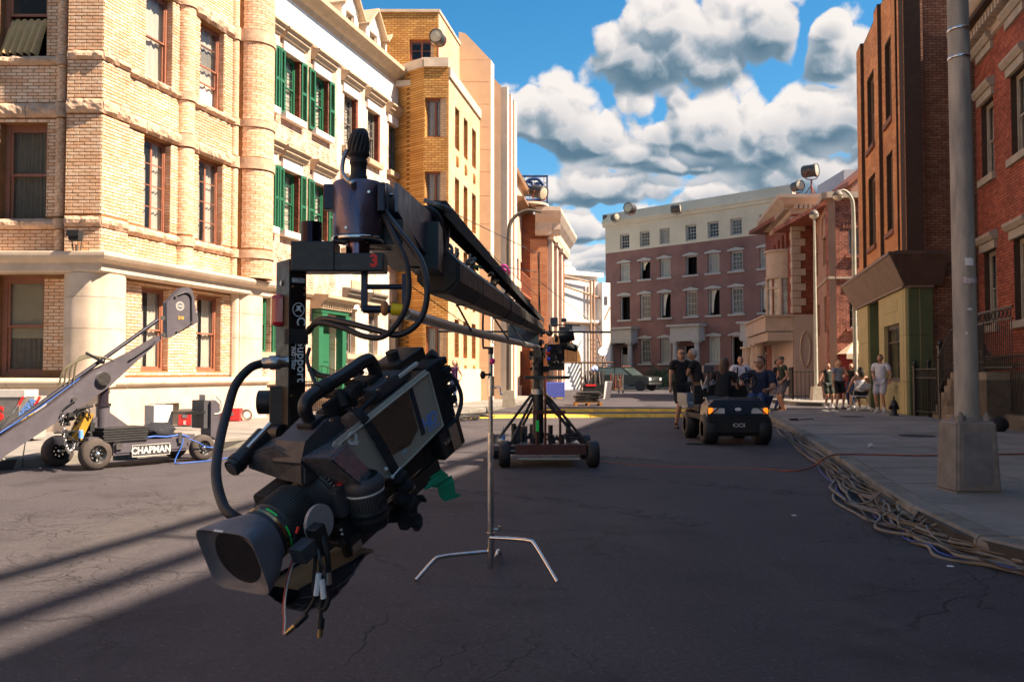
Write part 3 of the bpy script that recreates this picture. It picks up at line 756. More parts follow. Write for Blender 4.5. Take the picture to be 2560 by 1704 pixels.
 for k,(za,zb) in enumerate(bz):
  b=MB();b.M=S.M;rock_band(b,-.02,a0,za,zb,.07,seed=k);b.M=Sr.M;rock_band(b,a0,a4,za,zb,.10,seed=k+5);b.M=F.M;rock_band(b,-.02,pw,za,zb,.07,seed=k+9)
  b.M=Fr.M;rock_band(b,pw+.25,4,za,zb,.10,seed=k+13,stone=.8)
  b.M=S.M;b.box((-.0,-.3,za),(a0,.02,zb));b.M=Sr.M;b.box((a0,-.2,za),(a4,.015,zb));b.M=F.M;b.box((0,-.3,za),(pw,.02,zb));b.M=Fr.M;b.box((pw,-.2,za),(9,.015,zb))
  b.build('stone_band',stone_m,root)
 zt=Z(630);zb=Z(681)
 prof=[(-.3,zb),(.10,zb),(.13,zb+.03),(.13,zb+.17),(.17,zb+.19),(.26,zb+.24),(.30,zb+.30),(.30,zb+.36),(.26,zt-.01),(-.3,zt+.02)]
 b=MB();miter(b,P1,F,S,9,sE+.15,prof);b.build('cornice',cream_stone,root)
 zw=Z(947)
 def drum(face,sa,sb,name='stone_pilaster',bulge=.16,d=0.0):
  z=zw+.02;i=0
  for zn in (zw+.95,zw+1.55,zb):
   c=MB(face.M);n=12;vs=[];fs=[]
   for q in range(n+1):
    t=q/n;x=sa+(sb-sa)*t;y=d+bulge*(1-abs(2*t-1)**3.2)
    vs+=[(x,y,z+.004),(x,y,zn-.004)]
   for q in range(n):fs.append((2*q,2*q+2,2*q+3,2*q+1))
   c.raw(vs,fs,True);c.raw([v for k2,v in enumerate(vs) if k2 % 2==1] ,[list(range(n+1))]);c.raw([v for k2,v in enumerate(vs) if k2 % 2==0],[list(range(n+1))[::-1]])
   c.box((sa+.01,d-.3,z),(sb-.01,d+.01,zn));c.build('stone_block',cream_stone,g)
   z=zn
 g=MB(F.M);g.box((.05,-.4,.15),(pw-.02,-.02,zb));g.M=S.M;g.box((.05,-.4,.15),(a0,-.02,zb));g2=MB(S.M);g2.box((a4,-.4,.15),(sE,-.02,zb));g2.build('ground_floor',cream_stone,root)
 g=g.build('ground_floor',cream_stone,root)
 drum(F,-.03,pw,bulge=.14,d=-.02);drum(S,-.03,a0,bulge=.14,d=-.02);drum(S,a4,sE+.02,bulge=.2,d=-.06);drum(S,a3-.02,a4,bulge=.1,d=-.1)
 b=MB(Sr.M);wall(b,a0,a3,1.15,zb+.02,ops,-.3,-.004);b.build('bay_wall',ymortar,w)
 zc=zw-.07
 for fc,sa,sb,k in ((S,-.3,sE,0),(F,-.3,9,1)):
  b=MB(fc.M);x=sa;rr=random.Random(k)
  basement=[(S.s_(356),S.s_(435),.15,.62)] if k==0 else []
  wall(b,sa+.18,sb,.15,zc-.06,basement,-.6,.14);b.build('base_wall',cream_stone,root)
  while x<sb:
   e=min(sb,x+.95);t=MB(fc.M)
   prof=[(-.1,zc-.07)]+[(.13+.10*math.cos(w_),zc+.085*math.sin(w_)) for w_ in [-1.4+2.8*q/10 for q in range(11)]]+[(-.1,zc+.09)]
   n=len(prof);vs=[(x+.004,d,z) for d,z in prof]+[(e-.004,d,z) for d,z in prof]
   t.raw(vs,[(q,q+1,n+q+1,n+q) for q in range(n-1)],True);t.raw(vs,[list(range(n)),list(range(n,2*n))[::-1]]);t.build('torus_stone',cream_stone,root)
   x=e
  b=MB(fc.M)
  if k==0:
   b.box((basement[0][0],-.75,.1),(basement[0][1],-.6,.7));b.build('cellar_window',room_dark,root)  # flat dark panel stands in for the unlit cellar
 for i,o in enumerate(ops):
  up=i % 3
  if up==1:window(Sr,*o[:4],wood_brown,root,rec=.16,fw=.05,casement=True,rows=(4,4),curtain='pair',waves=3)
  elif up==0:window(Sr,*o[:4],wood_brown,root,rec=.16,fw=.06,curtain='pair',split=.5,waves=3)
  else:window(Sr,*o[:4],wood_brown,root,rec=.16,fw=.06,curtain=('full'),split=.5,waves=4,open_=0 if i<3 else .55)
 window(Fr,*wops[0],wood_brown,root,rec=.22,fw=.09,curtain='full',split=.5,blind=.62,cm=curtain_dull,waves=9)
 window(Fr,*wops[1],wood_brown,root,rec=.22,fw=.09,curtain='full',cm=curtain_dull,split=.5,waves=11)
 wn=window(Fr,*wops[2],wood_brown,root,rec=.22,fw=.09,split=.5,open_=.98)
 c=MB(Fr.M);s0,s1=wops[2][0]+.12,wops[2][1]-.1;nx=60;nz=10;vs=[];fs=[]
 for i in range(nx+1):
  for k in range(nz+1):
   t=i/nx;h=k/nz;fold=abs(math.sin(t*5.2*math.pi));z1=Z(14)
   vs.append((s0+(s1-s0)*t+.10*(1-h),-.28+.33*(1-h)**.8*(.55+.45*fold) ,Z(118)+.05*fold+(z1-Z(118))*h))
 wd=nz+1
 for i in range(nx):
  for k in range(nz):fs.append((i*wd+k,(i+1)*wd+k,(i+1)*wd+k+1,i*wd+k+1))
 c.raw(vs,fs,True);c.build('blown_curtain',mat('tan_sheet','#c9a877',rough=.9,var=.06),wn)  # one even tan cloth colour
 return S,Sr,F,Fr
CS,CSr,CF,CFr=build_corner()
# whitewashed brick row house with green shutters
white_paint=mat('cream_paint',(.80,.76,.70),rough=.75,var=.04,nscale=3,dirt=.15,dcol=(.4,.33,.25))
green_paint=mat('green_paint',(.018,.125,.062),rough=.5,var=.08,nscale=8)
wash_brick=brick_tex_mat('washed_brick','#a8654c','#caa58e','#d9c3ae',bw=.2,bh=.072,blotch='#dcc4ae')
wash_brick2=brick_tex_mat('pale_washed_brick','#c7a68f','#dcc6b2','#d9c8b4',bw=.2,bh=.072,blotch='#e4d6c6')
red_reveal=brick_tex_mat('bare_red_brick','#6d2d1c','#8c452c','#4b2f22',bw=.2,bh=.072)
grey_trim=mat('taupe_trim',(.16,.14,.12),rough=.6,var=.08)
tan_trim=mat('tan_stone_trim',(.46,.35,.24),rough=.85,var=.08,dirt=.3,dcol=(.25,.18,.12))
sE1=CS.s_(655);pB2=CS.pt(sE1,0,-.45)
B2=Face((pB2.x,pB2.y),SD)
def build_rowhouse():
 f=B2;root=thing('row_house','pale washed brick row house with green louvred shutters and white frieze','building',(pB2.x,pB2.y,0))
 sE=f.s_(1012);Zf= lambda u,v:f.z_(u,v)
 zfr=Zf(657,20);zco=Zf(1010,200);smid=f.s_(838)
 rows=[(Zf(704,280),Zf(704,124)),(Zf(704,575),Zf(704,420)),(Zf(665,880),Zf(665,738))]
 cols=[(646,662),(704,742),(782,813),(857,884),(916,941),(969,991)]
 W=[(f.s_(a),f.s_(b)) for a,b in cols];wd=.84
 W=[((a+b)/2-wd/2,(a+b)/2+wd/2) for a,b in W]
 ops=[]
 for (a,b) in W:
  for (z0,z1) in rows[:2]:ops.append((a,b,z0,z1))
 g3=[(W[0][0],W[0][1],rows[2][0],rows[2][1])]+[(f.s_(a),f.s_(b),rows[2][0]+.05,rows[2][1]) for a,b in ((862,888),(920,944))]
 doors=[(f.s_(792),f.s_(838),.55,3.0),(f.s_(982),f.s_(1008),.55,3.0)]
 allops=ops+g3+doors
 a=MB(f.M);wall(a,-.2,smid,0,zfr,allops,-.35,0);w1=a.build('wall',wash_brick,root)
 a=MB(f.M);wall(a,smid,sE,0,zfr,allops,-.35,0);a.build('wall',wash_brick2,root)
 a=MB(f.M);a.box((-.2,-9,0),(0,-.35,zco));a.box((-.2,-9,0),(sE,-8.8,zco));a.box((sE-.2,-8.8,0),(sE,-.35,zco));a.box((0,-8.8,zco-.2),(sE-.2,-.35,zco-.01));a.build('shell',wash_brick2,root)
 a=MB(f.M);a.box((-.2,-.35,zfr+.005),(sE,.05,zco-.42));molding(a,-.2,sE,[(0,zfr-.05),(.09,zfr-.03),(.09,zfr+.06),(0,zfr+.06)]);a.build('frieze',white_paint,root)
 a=MB(f.M);molding(a,-.2,sE+.25,[(-.3,zco-.42),(.08,zco-.42),(.14,zco-.30),(.24,zco-.24),(.36,zco-.14),(.46,zco-.08),(.46,zco+.06),(.40,zco+.08),(-.3,zco+.08)]);a.build('cornice',tan_trim,root)
 for u in (850,912,962):
  s=f.s_(u-12,-.9);d0=-.75;z=zco;ww=.62;hh=1.55
  dm=MB(f.M);wall(dm,s,s+ww*2,z,z+hh,[(s+.3,s+2*ww-.3,z+.28,z+hh-.12)],d0-.2,d0);dm.box((s,d0-2.2,z),(s+.1,d0-.2,z+hh));dm.box((s+2*ww-.1,d0-2.2,z),(s+2*ww,d0-.2,z+hh))
  dm.raw([(s,d0-.2,z+hh),(s+2*ww,d0-.2,z+hh),(s+ww,d0-.2,z+hh+.62),(s,d0+.02,z+hh),(s+2*ww,d0+.02,z+hh),(s+ww,d0+.02,z+hh+.62)],[(3,4,5),(0,1,2),(0,1,4,3)])
  o=dm.build('dormer',white_paint,root)
  rf=MB(f.M)
  for sg in (-1,1):
   x1=s+ww+sg*(ww+.18);zz=z+hh-.16
   rf.raw([(s+ww,d0+.22,z+hh+.66),(x1,d0+.22,zz),(x1,d0-2.4,zz),(s+ww,d0-2.4,z+hh+.66),(s+ww,d0+.22,z+hh+.76),(x1,d0+.22,zz+.1),(x1,d0-2.4,zz+.1),(s+ww,d0-2.4,z+hh+.76)],[(0,1,2,3),(7,6,5,4),(0,4,5,1),(1,5,6,2),(2,6,7,3)])
  rf.build('roof',tan_trim,o)
  fd=f.offset(d0);window(fd,s+.3,s+2*ww-.3,z+.28,z+hh-.12,tan_trim,root,rec=.08,fw=.05,cols=2,rows=(2,2))
 a=MB(f.M);a.box((0,-1.6,zco+.02),(sE,-3.5,zco+2.1));a.build('mansard_roof',tan_trim,root)
 def hood(s0,s1,z,m=tan_trim):
  h=MB(f.M);molding(h,s0-.22,s1+.22,[(0,z+.30),(.12,z+.30),(.17,z+.38),(.22,z+.42),(.22,z+.48),(.30,z+.54),(.30,z+.60),(0,z+.64)])
  o=h.build('window_hood',m,root)
  h=MB(f.M);h.box((s0-.12,0,z),(s1+.12,.07,z+.297));h.build('lintel',white_paint,o)
 def shutter(s0,s1,z0,z1):
  h=MB(f.M);t=.06;d0,d1=.01,.055
  h.box((s0,d0,z0),(s0+t,d1,z1));h.box((s1-t,d0,z0),(s1,d1,z1))
  for z in (z0,(z0+z1)/2-.04,z1-.08):h.box((s0+t,d0,z),(s1-t,d1-.002,z+.08))
  o=h.build('shutter',green_paint,root)
  l=MB(f.M);z=z0+.09
  while z<z1-.1:
   if not (abs(z-(z0+z1)/2)<.06):l.raw([(s0+t,d0,z+.03),(s1-t,d0,z+.03),(s1-t,d1-.006,z),(s0+t,d1-.006,z)],[(0,1,2,3)])
   z+=.036
  l.build('slat',green_paint,o,kind='stuff')
 for i,(s0,s1) in enumerate(W):
  green=i<3
  for (z0,z1) in rows[:2]:
   window(f,s0,s1,z0,z1,green_paint if green else grey_trim,root,rec=.16,fw=.07,cols=2,rows=(3,3),curtain='full' if (i*7+int(z0)) % 3 else 'pair',open_=0)
   hood(s0,s1,z1)
   sl=MB(f.M);sl.box((s0-.15,0,z0-.17),(s1+.15,.16,z0-.002));sl.build('sill',white_paint if green else tan_trim,root)
   if green:
    shutter(s0-.36,s0-.02,z0-.05,z1+.02);shutter(s1+.05,s1+.37,z0-.05,z1+.02)
   rv=MB(f.M);rv.box((s1-.005,-.16,z0),(s1+.001,.003,z1));rv.box((s1,0,z0+.02),(s1+.03+(0 if green else .12),.006,z1));rv.build('brick_reveal',red_reveal,root)
 for k,o in enumerate(g3):
  window(f,*o,grey_trim if k else green_paint,root,rec=.16,fw=.08,cols=2,rows=(2,2),curtain='full')
  if k:hood(o[0],o[1],o[3],grey_trim);
  else:shutter(o[1]+.02,o[1]+.5,o[2],o[3])
  sl=MB(f.M);sl.box((o[0]-.1,0,o[2]-.15),(o[1]+.1,.14,o[2]-.002));sl.build('sill',tan_trim,root)
 for u in (886,940,985):
  s=f.s_(u);p=MB(f.M);p.box((s-.3,0,3.75),(s+.3,.04,4.2));p.box((s-.22,.04,3.83),(s+.22,.05,4.12));p.build('relief_panel',tan_trim,root)
 a=MB(f.M);molding(a,-.2,sE,[(0,3.42),(.06,3.42),(.12,3.5),(.12,3.58),(0,3.6)]);molding(a,-.2,sE,[(0,.95),(.08,.95),(.08,1.05),(0,1.1)]);a.build('belt_course',tan_trim,root)
 for k,(o,m) in enumerate(zip(doors,(green_paint,grey_trim))):
  s0,s1=o[:2];zt=3.0
  p=MB(f.M)
  for sx in (s0-.30,s1+.04):
   p.box((sx,0,.55),(sx+.26,.22,2.72));p.box((sx-.03,0,2.72),(sx+.29,.34,2.98));p.box((sx-.03,0,.55),(sx+.29,.27,.75));p.box((sx-.02,0,1.25),(sx+.28,.25,1.33))
  p.box((s0-.3,.0,zt),(s1+.3,.3,zt+.12));e=p.build('entrance',m,root)
  h=MB(f.M);z=zt+.12;molding(h,s0-.42,s1+.42,[(0,z),(.34,z),(.36,z+.12),(.42,z+.14),(.42,z+.2),(.5,z+.26),(.58,z+.3),(.58,z+.38),(0,z+.44)])
  for q in range(14):x=s0-.38+q*(s1-s0+.76)/14;h.box((x,.36,z+.02),(x+.03,.40,z+.1))
  h.build('door_hood',tan_trim if k==0 else grey_trim,e)
  d=MB(f.M);d.box((s0,-.26,.55),(s1,-.2,2.5));d.box((s0,-.26,2.52),(s1,-.22,2.99))
  for a_ in (0,1):
   for b_ in (0,1):d.box((s0+.08+a_*(s1-s0)/2,-.2,.75+b_*.85),(s0-.08+(a_+1)*(s1-s0)/2,-.18,1.5+b_*.85))
  d.build('door',m,root)
  st=MB(f.M);n=4
  for q in range(n):st.box((s0-.2,.0,.15),(s1+.2,1.5-q*.3,.15+(q+1)*.1))
  sn=st.build('stoop',tan_trim,root)
  rl=MB(f.M)
  for sx in (s0-.22,s1+.22):
   rl.tube([(sx,.05,1.45),(sx,.35,1.45),(sx,1.6,1.02)],.014,6);rl.tube([(sx,.05,.65),(sx,.35,.65),(sx,1.6,.3)],.01,6)
   for q in range(9):y=.1+q*.18;zt_=1.45 if y<.35 else 1.45-(y-.35)*.344;rl.cyl((sx,y,zt_-.8),(sx,y,zt_),.008,n=5)
   rl.cyl((sx,1.62,.15),(sx,1.62,1.15),.02,n=8)
  rl.build('railing',mat('black_iron',(.015,.014,.016),rough=.5,var=.1),sn)
 fr=MB(f.M);iron=MATS['black_iron']
 for a0,a1 in ((.15,doors[0][0]-.4),(doors[0][1]+.4,doors[1][0]-.4)):
  fr.box((a0,.88,1.0),(a1,.91,1.03));fr.box((a0,.88,.28),(a1,.91,.31));s=a0
  while s<a1:fr.cyl((s,.895,.15),(s,.895,1.12),.009,n=5);s+=.12
 fr.build('area_railing',iron,root)
build_rowhouse()
# tan brick building with a bay
tan_brick=brick_tex_mat('tan_brick','#b57c38','#d09c55','#7a5226',bw=.24,bh=.085,bump=.012)
lit_tan_brick=brick_tex_mat('lit_tan_brick','#d3b08a','#e2c4a0','#b8926a',bw=.24,bh=.085,bump=.008)  # lit copy of the tan brick, sunlight put into its colour
rust_trim=mat('rust_trim','#8c5238',rough=.6,var=.1)
def build_tan():
 Y0=30.5;c2=R(1120,932,Y0);c1=R(1057,932,Y0)
 root=thing('tan_brick_building','tan brick building with an angled bay, rooftop balcony and narrow windows along its side','building',(c2.x,c2.y,0))
 F=Face(c1[:2],(1,0));S=Face(c2[:2],(.175,1));A=Face(c1[:2],(-.76,.65))
 zt=F.z_(1088,168);zA=zt;sw=(c2-c1).length;sE=S.s_(1201)
 ws=[(F.s_(1060),F.s_(1114),F.z_(1088,343),F.z_(1088,245)),(F.s_(1060),F.s_(1114),F.z_(1088,520),F.z_(1088,428)),(F.s_(1064),F.s_(1117),F.z_(1088,894),F.z_(1088,815))]
 a=MB(F.M);wall(a,0,sw,0,zt,ws,-.3,0);a.M=A.M;a.box((0,-.3,0),(2.2,0,zt));a.build('bay_wall',tan_brick,root)
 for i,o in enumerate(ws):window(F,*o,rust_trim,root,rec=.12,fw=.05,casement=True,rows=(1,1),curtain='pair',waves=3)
 so=[]
 for (u0,u1) in ((1136,1147),(1158,1168),(1179,1189)):
  a_,b_=S.s_(u0),S.s_(u1);z= lambda v:S.z_(1137,v)
  for (v0,v1) in ((368,264),(548,441),(720,616),(893,797)):so.append((a_,b_,z(v0),z(v1)))
 a=MB(S.M);wall(a,0,sE+.2,0,zt-.35,so,-.3,0);a.box((0,-6,0),(sE,-5.8,zt));a.box((sE-.2,-6,0),(sE,-.3,zt));a.build('side_wall',lit_tan_brick,root)
 for o in so:
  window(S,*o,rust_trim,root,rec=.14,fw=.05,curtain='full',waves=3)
  rv=MB(S.M);rv.box((o[1]-.004,-.14,o[2]),(o[1]+.001,.002,o[3]));rv.build('brick_reveal',tan_brick,root)
  v=MB(S.M);m_=(o[0]+o[1])/2;v.box((m_-.16,0,o[2]-.62),(m_+.16,.03,o[2]-.26))
  for q in range(5):v.box((m_-.14,.03,o[2]-.60+q*.065),(m_+.14,.05,o[2]-.57+q*.065))
  v.build('wall_vent',tan_brick,root)
 p=MB(F.M);p.box((.0,-.3,zt),(sw-.001,.08,zt+.32));p.M=A.M;p.box((.0,-.3,zt+.002),(2.2,.078,zt+.318));p.M=S.M;p.box((0,-.3,zt-.35),(sE,.07,zt+.0));p.build('parapet',cream_stone,root)
 a=MB(S.M);a.box((0.2,-5.8,zt-.5),(sE-.2,-.3,zt-.3));a.box((.3,-.3,0),(.32,-.1,.1));a.build('roof',cream_stone,root)
 Y1=32.3;d1=R(1094,932,Y1);T=Face(d1[:2],(-1,0));TS=Face(d1[:2],(.175,1));zz=T.z_(1094,31)
 to=[(T.s_(1082),T.s_(1020),T.z_(1050,152),T.z_(1050,98))]
 a=MB(T.M);wall(a,0,T.s_(930),zt-.4,zz,to,-.3,0);a.build('top_storey',tan_brick,root)
 window(T,*to[0],rust_trim,root,rec=.12,fw=.06,casement=True,rows=(2,2))
 a=MB(TS.M);a.box((0,-.3,zt-.4),(6.0,0,zz));a.box((0,-5,zz-.2),(6.0,-.3,zz-.002));a.box((5.8,-5,zt-.4),(6,-.3,zz));a.build('top_storey_side',lit_tan_brick,root)
 a=MB(T.M);a.box((-.05,-.35,zz),(T.s_(930),.05,zz+.1));a.M=TS.M;a.box((-.05,-.35,zz+.002),(6,.05,zz+.098));a.build('coping',cream_stone,root)
 a=MB(S.M);a.box((-.2,0,.15),(sE,.06,S.z_(1150,921)));a.M=F.M;a.box((0,0,.15),(sw+.05,.06,.9));a.build('plinth',cream_stone,root)
build_tan()
# peach stucco building with stepped fins
peach=mat('peach_stucco',(.62,.40,.25),rough=.9,var=.06,nscale=1.5,bump=.002,bscale=40,dirt=.15,dcol=(.4,.25,.15))
def build_stucco():
 Y=35.6;p=R(1226,932,Y)
 root=thing('stucco_building','peach stucco building with tall stepped fins and a sloping top','building',(p.x,p.y,0))
 F=Face(p[:2],(-1,0));S=Face(p[:2],(.2,1))
 zs= lambda v:F.z_(1226,v)
 A=[(F.s_(1226),zs(150)),(F.s_(1162),zs(84)),(F.s_(1150),zs(80)),(F.s_(1120),zs(80)),(F.s_(1120),0),(F.s_(1226),0)]
 vj=[1010,920,845,770,700,620,560,490,430,374,318,261,205,150]
 for v0,v1 in zip(vj,vj[1:]):
  a=MB(F.M);a.box((.005,-.25,zs(v0)+.01),(F.s_(1145),0,zs(v1)-.01));a.build('stucco_panel',peach,root)
 a=MB(F.M);a.prism([(F.s_(1226),zs(150)),(F.s_(1162),zs(84)),(F.s_(1145),zs(80)),(F.s_(1145),zs(150))],-.25,0,axis=1);a.build('gable_panel',peach,root)
 a=MB(F.M);a.box((.01,-.5,0),(F.s_(1120),-.02,zs(152)));a.build('wall',peach,root)
 a=MB(S.M);a.box((0,-.3,0),(S.s_(1234),.01,zs(150)));a.box((0,-6,0),(4.0,-5.8,zs(190)));a.build('side_wall',mat('lit_stucco',(.70,.58,.46),rough=.9,var=.05,nscale=2),root)  # lit copy of the stucco, sunlight put into its colour
 Y2=37.3;q=R(1252,932,Y2);F2=Face(q[:2],(-1,0));S2=Face(q[:2],(.17,1));z2= lambda v:F2.z_(1252,v)
 a=MB(F2.M);a.prism([(0,z2(214)),(F2.s_(1230),z2(192)),(F2.s_(1230),0),(0,0)],-.3,0,axis=1);a.build('wall',peach,root)
 sE=S2.s_(1278);a=MB(S2.M);a.box((0,-.3,0),(sE,0,z2(222)));a.box((sE-.2,-6,0),(sE,-.3,z2(222)));a.build('side_wall',peach,root)
 for (ua,ub) in ((1252,1256),(1262,1266),(1271,1277)):
  a=MB(S2.M);a.box((S2.s_(ua),0,0),(S2.s_(ub),.28,z2(218)));a.build('fin',MATS['lit_stucco'],root)
build_stucco()
# arched-window building and the brick hall with columns
pink_stucco=mat('pink_stucco',(.60,.42,.30),rough=.9,var=.07,nscale=2,dirt=.2,dcol=(.4,.26,.18))
red_brick_far=brick_tex_mat('far_red_brick','#8a4a2c','#a05c38','#6e4630',bw=.26,bh=.09)
def build_arched():
 p=R(1262,932,40.0);S=Face(p[:2],(.13,1));sE=S.s_(1312)
 root=thing('arched_building','pink stucco building with narrow arched windows and a dark cornice','building',(p.x,p.y,0))
 z= lambda u,v:S.z_(u,v)
 zt=z(1290,446);zc=z(1305,528)
 ops=[]
 for (u0,u1) in ((1282,1288),(1292,1297),(1301,1306)):ops.append((S.s_(u0),S.s_(u1),z(1285,690),z(1285,636)))
 ops2=[(S.s_(u0),S.s_(u1),.6,2.4) for u0,u1 in ((1284,1290),(1300,1306))]
 a=MB(S.M);wall(a,-1,sE,0,zt,ops+ops2,-.4,0);a.box((-1,-6,0),(sE,-5.8,zt));a.build('wall',pink_stucco,root)
 a=MB(S.M);molding(a,-1,sE,[(0,zt-.1),(.25,zt-.05),(.3,zt+.15),(0,zt+.2)]);molding(a,S.s_(1285),sE,[(0,zc-.3),(.3,zc-.1),(.5,zc),(.5,zc+.12),(0,zc+.2)]);a.build('cornice',mat('dark_cornice','#8c6a4c',rough=.8,var=.1),root)
 for o in ops+ops2:window(S,*o,rust_trim,root,rec=.2,fw=.06)
 a=MB(S.M);zb=z(1285,722)
 a.box((S.s_(1280),0,zb-.3),(S.s_(1309),.5,zb-.18));s=S.s_(1280)
 while s<S.s_(1309):a.box((s,.45,zb-.18),(s+.03,.48,zb+.75));s+=.15
 a.box((S.s_(1280),.45,zb+.75),(S.s_(1309),.48,zb+.8));a.build('balcony',rust_trim,root)
build_arched()
def build_hall():
 Y=46.5;p=R(1368,932,Y);F=Face(p[:2],(-1,0));S=Face(p[:2],(.16,1))
 root=thing('columned_hall','red brick hall with white capitals and tall pilasters along its side','building',(p.x,p.y,0))
 z= lambda v:F.z_(1368,v)
 a=MB(F.M);a.box((0,-.4,0),(F.s_(1300),0,z(536)));a.M=S.M;sE=S.s_(1412);a.box((0,-.4,0),(sE,0,z(590)));a.build('wall',red_brick_far,root)
 a=MB(F.M);molding(a,F.s_(1338),-.7,[(0,z(590)),(.2,z(588)),(.3,z(575)),(.3,z(560)),(.55,z(545)),(.7,z(532)),(.7,z(522)),(0,z(518))]);
 a.M=S.M;molding(a,-.3,sE+.5,[(0,z(590)),(.2,z(588)),(.3,z(575)),(.3,z(560)),(.55,z(545)),(.75,z(530)),(.75,z(521)),(0,z(519))]);a.build('entablature',cream_stone,root)
 a=MB(F.M);a.cyl((1.1,.1,z(519)),(1.1,.1,z(514)),1.2,n=20);a.build('turret_cap',cream_stone,root)
 for s in (.25,2.6,5.2):
  a=MB(S.M);a.box((s,0,0),(s+.75,.25,z(598)));pl=a.build('pilaster',cream_stone,root)
  a=MB(S.M);a.box((s-.1,0,z(598)),(s+.85,.35,z(588)));a.build('capital',cream_stone,pl)
 a=MB(F.M);a.box((.0,0,0),(.9,.12,z(598)));a.build('corner_pilaster',brick_tex_mat('pale_red_brick','#a86b48','#bd8660','#93674a',bw=.26,bh=.09),root)
 aw=thing('awning','brown striped barrel awning on the wall of the brick hall','awning',(0,0,0))
 ap=MB(Matrix.Identity(4));c=R(1400,905,44.5);n=10;wv=[]
 x0=R(1385,905,44.5).x;x1=R(1452,905,44.5).x;yb=46.0;r=x1-x0;strp=mat('awning_cloth','#9a7348',rough=.85,var=.1)
 k=9
 for i in range(k):
  y0=44.2+i*.36
  s_=MB();m_=8
  for q in range(m_):
   w0,w1=math.pi/2*q/m_,math.pi/2*(q+1)/m_
   s_.quad((x0+r*math.sin(w0),y0,c.z+r*.98*math.cos(w0)),(x0+r*math.sin(w1),y0,c.z+r*.98*math.cos(w1)),(x0+r*math.sin(w1),y0+.345,c.z+r*.98*math.cos(w1)),(x0+r*math.sin(w0),y0+.345,c.z+r*.98*math.cos(w0)))
  s_.build('stripe',strp if i % 2 else mat('awning_cloth_pale','#c09a68',rough=.85,var=.1),aw)
 s_=MB();m_=8
 for q in range(m_*1):
  w0,w1=math.pi/2*q/m_,math.pi/2*(q+1)/m_
  s_.raw([(x0,44.19,c.z),(x0+r*math.sin(w0),44.19,c.z+r*.98*math.cos(w0)),(x0+r*math.sin(w1),44.19,c.z+r*.98*math.cos(w1))],[(0,1,2)])
 s_.build('end_panel',mat('awning_end','#a67f50',rough=.85,var=.12),aw)
 for q in range(1,6):
  b_=MB();x=x0+r*q/6;b_.cyl((x,44.17,c.z),(x,44.17,c.z+r*.98*math.sqrt(max(0,1-(q/6)**2))),.03,n=6);b_.build('rib',mat('awning_rib','#5a3f26',rough=.8),aw)
 b_=MB();b_.cyl((x0,44.15,c.z-.02),(x1+1.6,44.15,c.z-.02),.05,n=6);b_.build('front_bar',MATS['awning_rib'],aw)
 for x in (x0+.2,x1):b_=MB();b_.cyl((x,44.2,.1),(x,44.2,c.z),.04,n=6);b_.build('post',MATS['awning_rib'],aw)
build_hall()
def build_white():
 Y=68.5;p=R(1515,932,Y);F=Face(p[:2],(-1.5,-1))
 root=thing('white_block','white studio block with outside pipes and a rooftop cooler','building',(p.x,p.y,0))
 wm=mat('white_wall',(.78,.74,.68),rough=.85,var=.05,nscale=.6,dirt=.15,dcol=(.5,.4,.3));z= lambda v:F.z_(1460,v)
 a=MB(F.M);a.box((F.s_(1494),-8,0),(F.s_(1370),0,z(683)));a.build('wall',wm,root)
 a=MB(F.M);a.box((0.05,-4,0),(F.s_(1494),.6,z(705)));a.build('side_wing',wm,root)
 a=MB(F.M);a.box((F.s_(1505),-.2,z(690)),(F.s_(1370),.25,z(680)));a.box((F.s_(1500),-.1,z(806)),(F.s_(1400),.4,z(800)));a.build('ledge',wm,root)
 a=MB(F.M);c=F.s_(1430);r=c-F.s_(1452);a.prism([(F.s_(1405),z(680)),(F.s_(1405),z(662)),(c-.9+.9,z(662))]+[(c-r*math.sin(w_),z(680)+(z(664)-z(680))*math.cos(w_)) for w_ in [math.pi/2*q/8 for q in range(9)]],-4,-.5,axis=1);a.box((F.s_(1437),-2,z(664)),(F.s_(1415),-.4,z(656)))
 a.build('roof_cooler',wm,root)
 dk=mat('painted_opening_shade',(.05,.05,.07),rough=.8);a=MB(F.M);a.box((F.s_(1430),0,z(868)),(F.s_(1400),.05,z(812)));a.box((F.s_(1499),.6,z(760)),(F.s_(1506),.65,z(740)));a.build('opening_shade',dk,root)  # dark slabs painted as the shade inside openings
 pm=mat('tan_pipe',(.40,.24,.15),rough=.6,var=.1)
 for u in (1470,1478):a=MB(F.M);a.cyl((F.s_(u),.35,0),(F.s_(u),.35,z(700)),.09,n=8);a.build('pipe',pm,root)
 for (u0,v0,u1,v1) in ((1400,695,1470,705),(1400,718,1500,745),(1405,808,1500,808)):a=MB(F.M);a.tube([(F.s_(u0),.3,z(v0)),(F.s_(u1),.3,z(v1))],.08,6);a.build('pipe',pm,root)
 a=MB(F.M)
 for q in range(9):a.box((F.s_(1486-3*q),.7,z(940-q*11)),(F.s_(1481-3*q),1.6,z(938-q*11)))
 a.tube([(F.s_(1488),1.6,z(935)),(F.s_(1460),1.6,z(835))],.06,6);a.tube([(F.s_(1478),1.6,z(800)),(F.s_(1492),1.6,z(770))],.06,6)
 a.build('outside_stair',pm,root)
build_white()
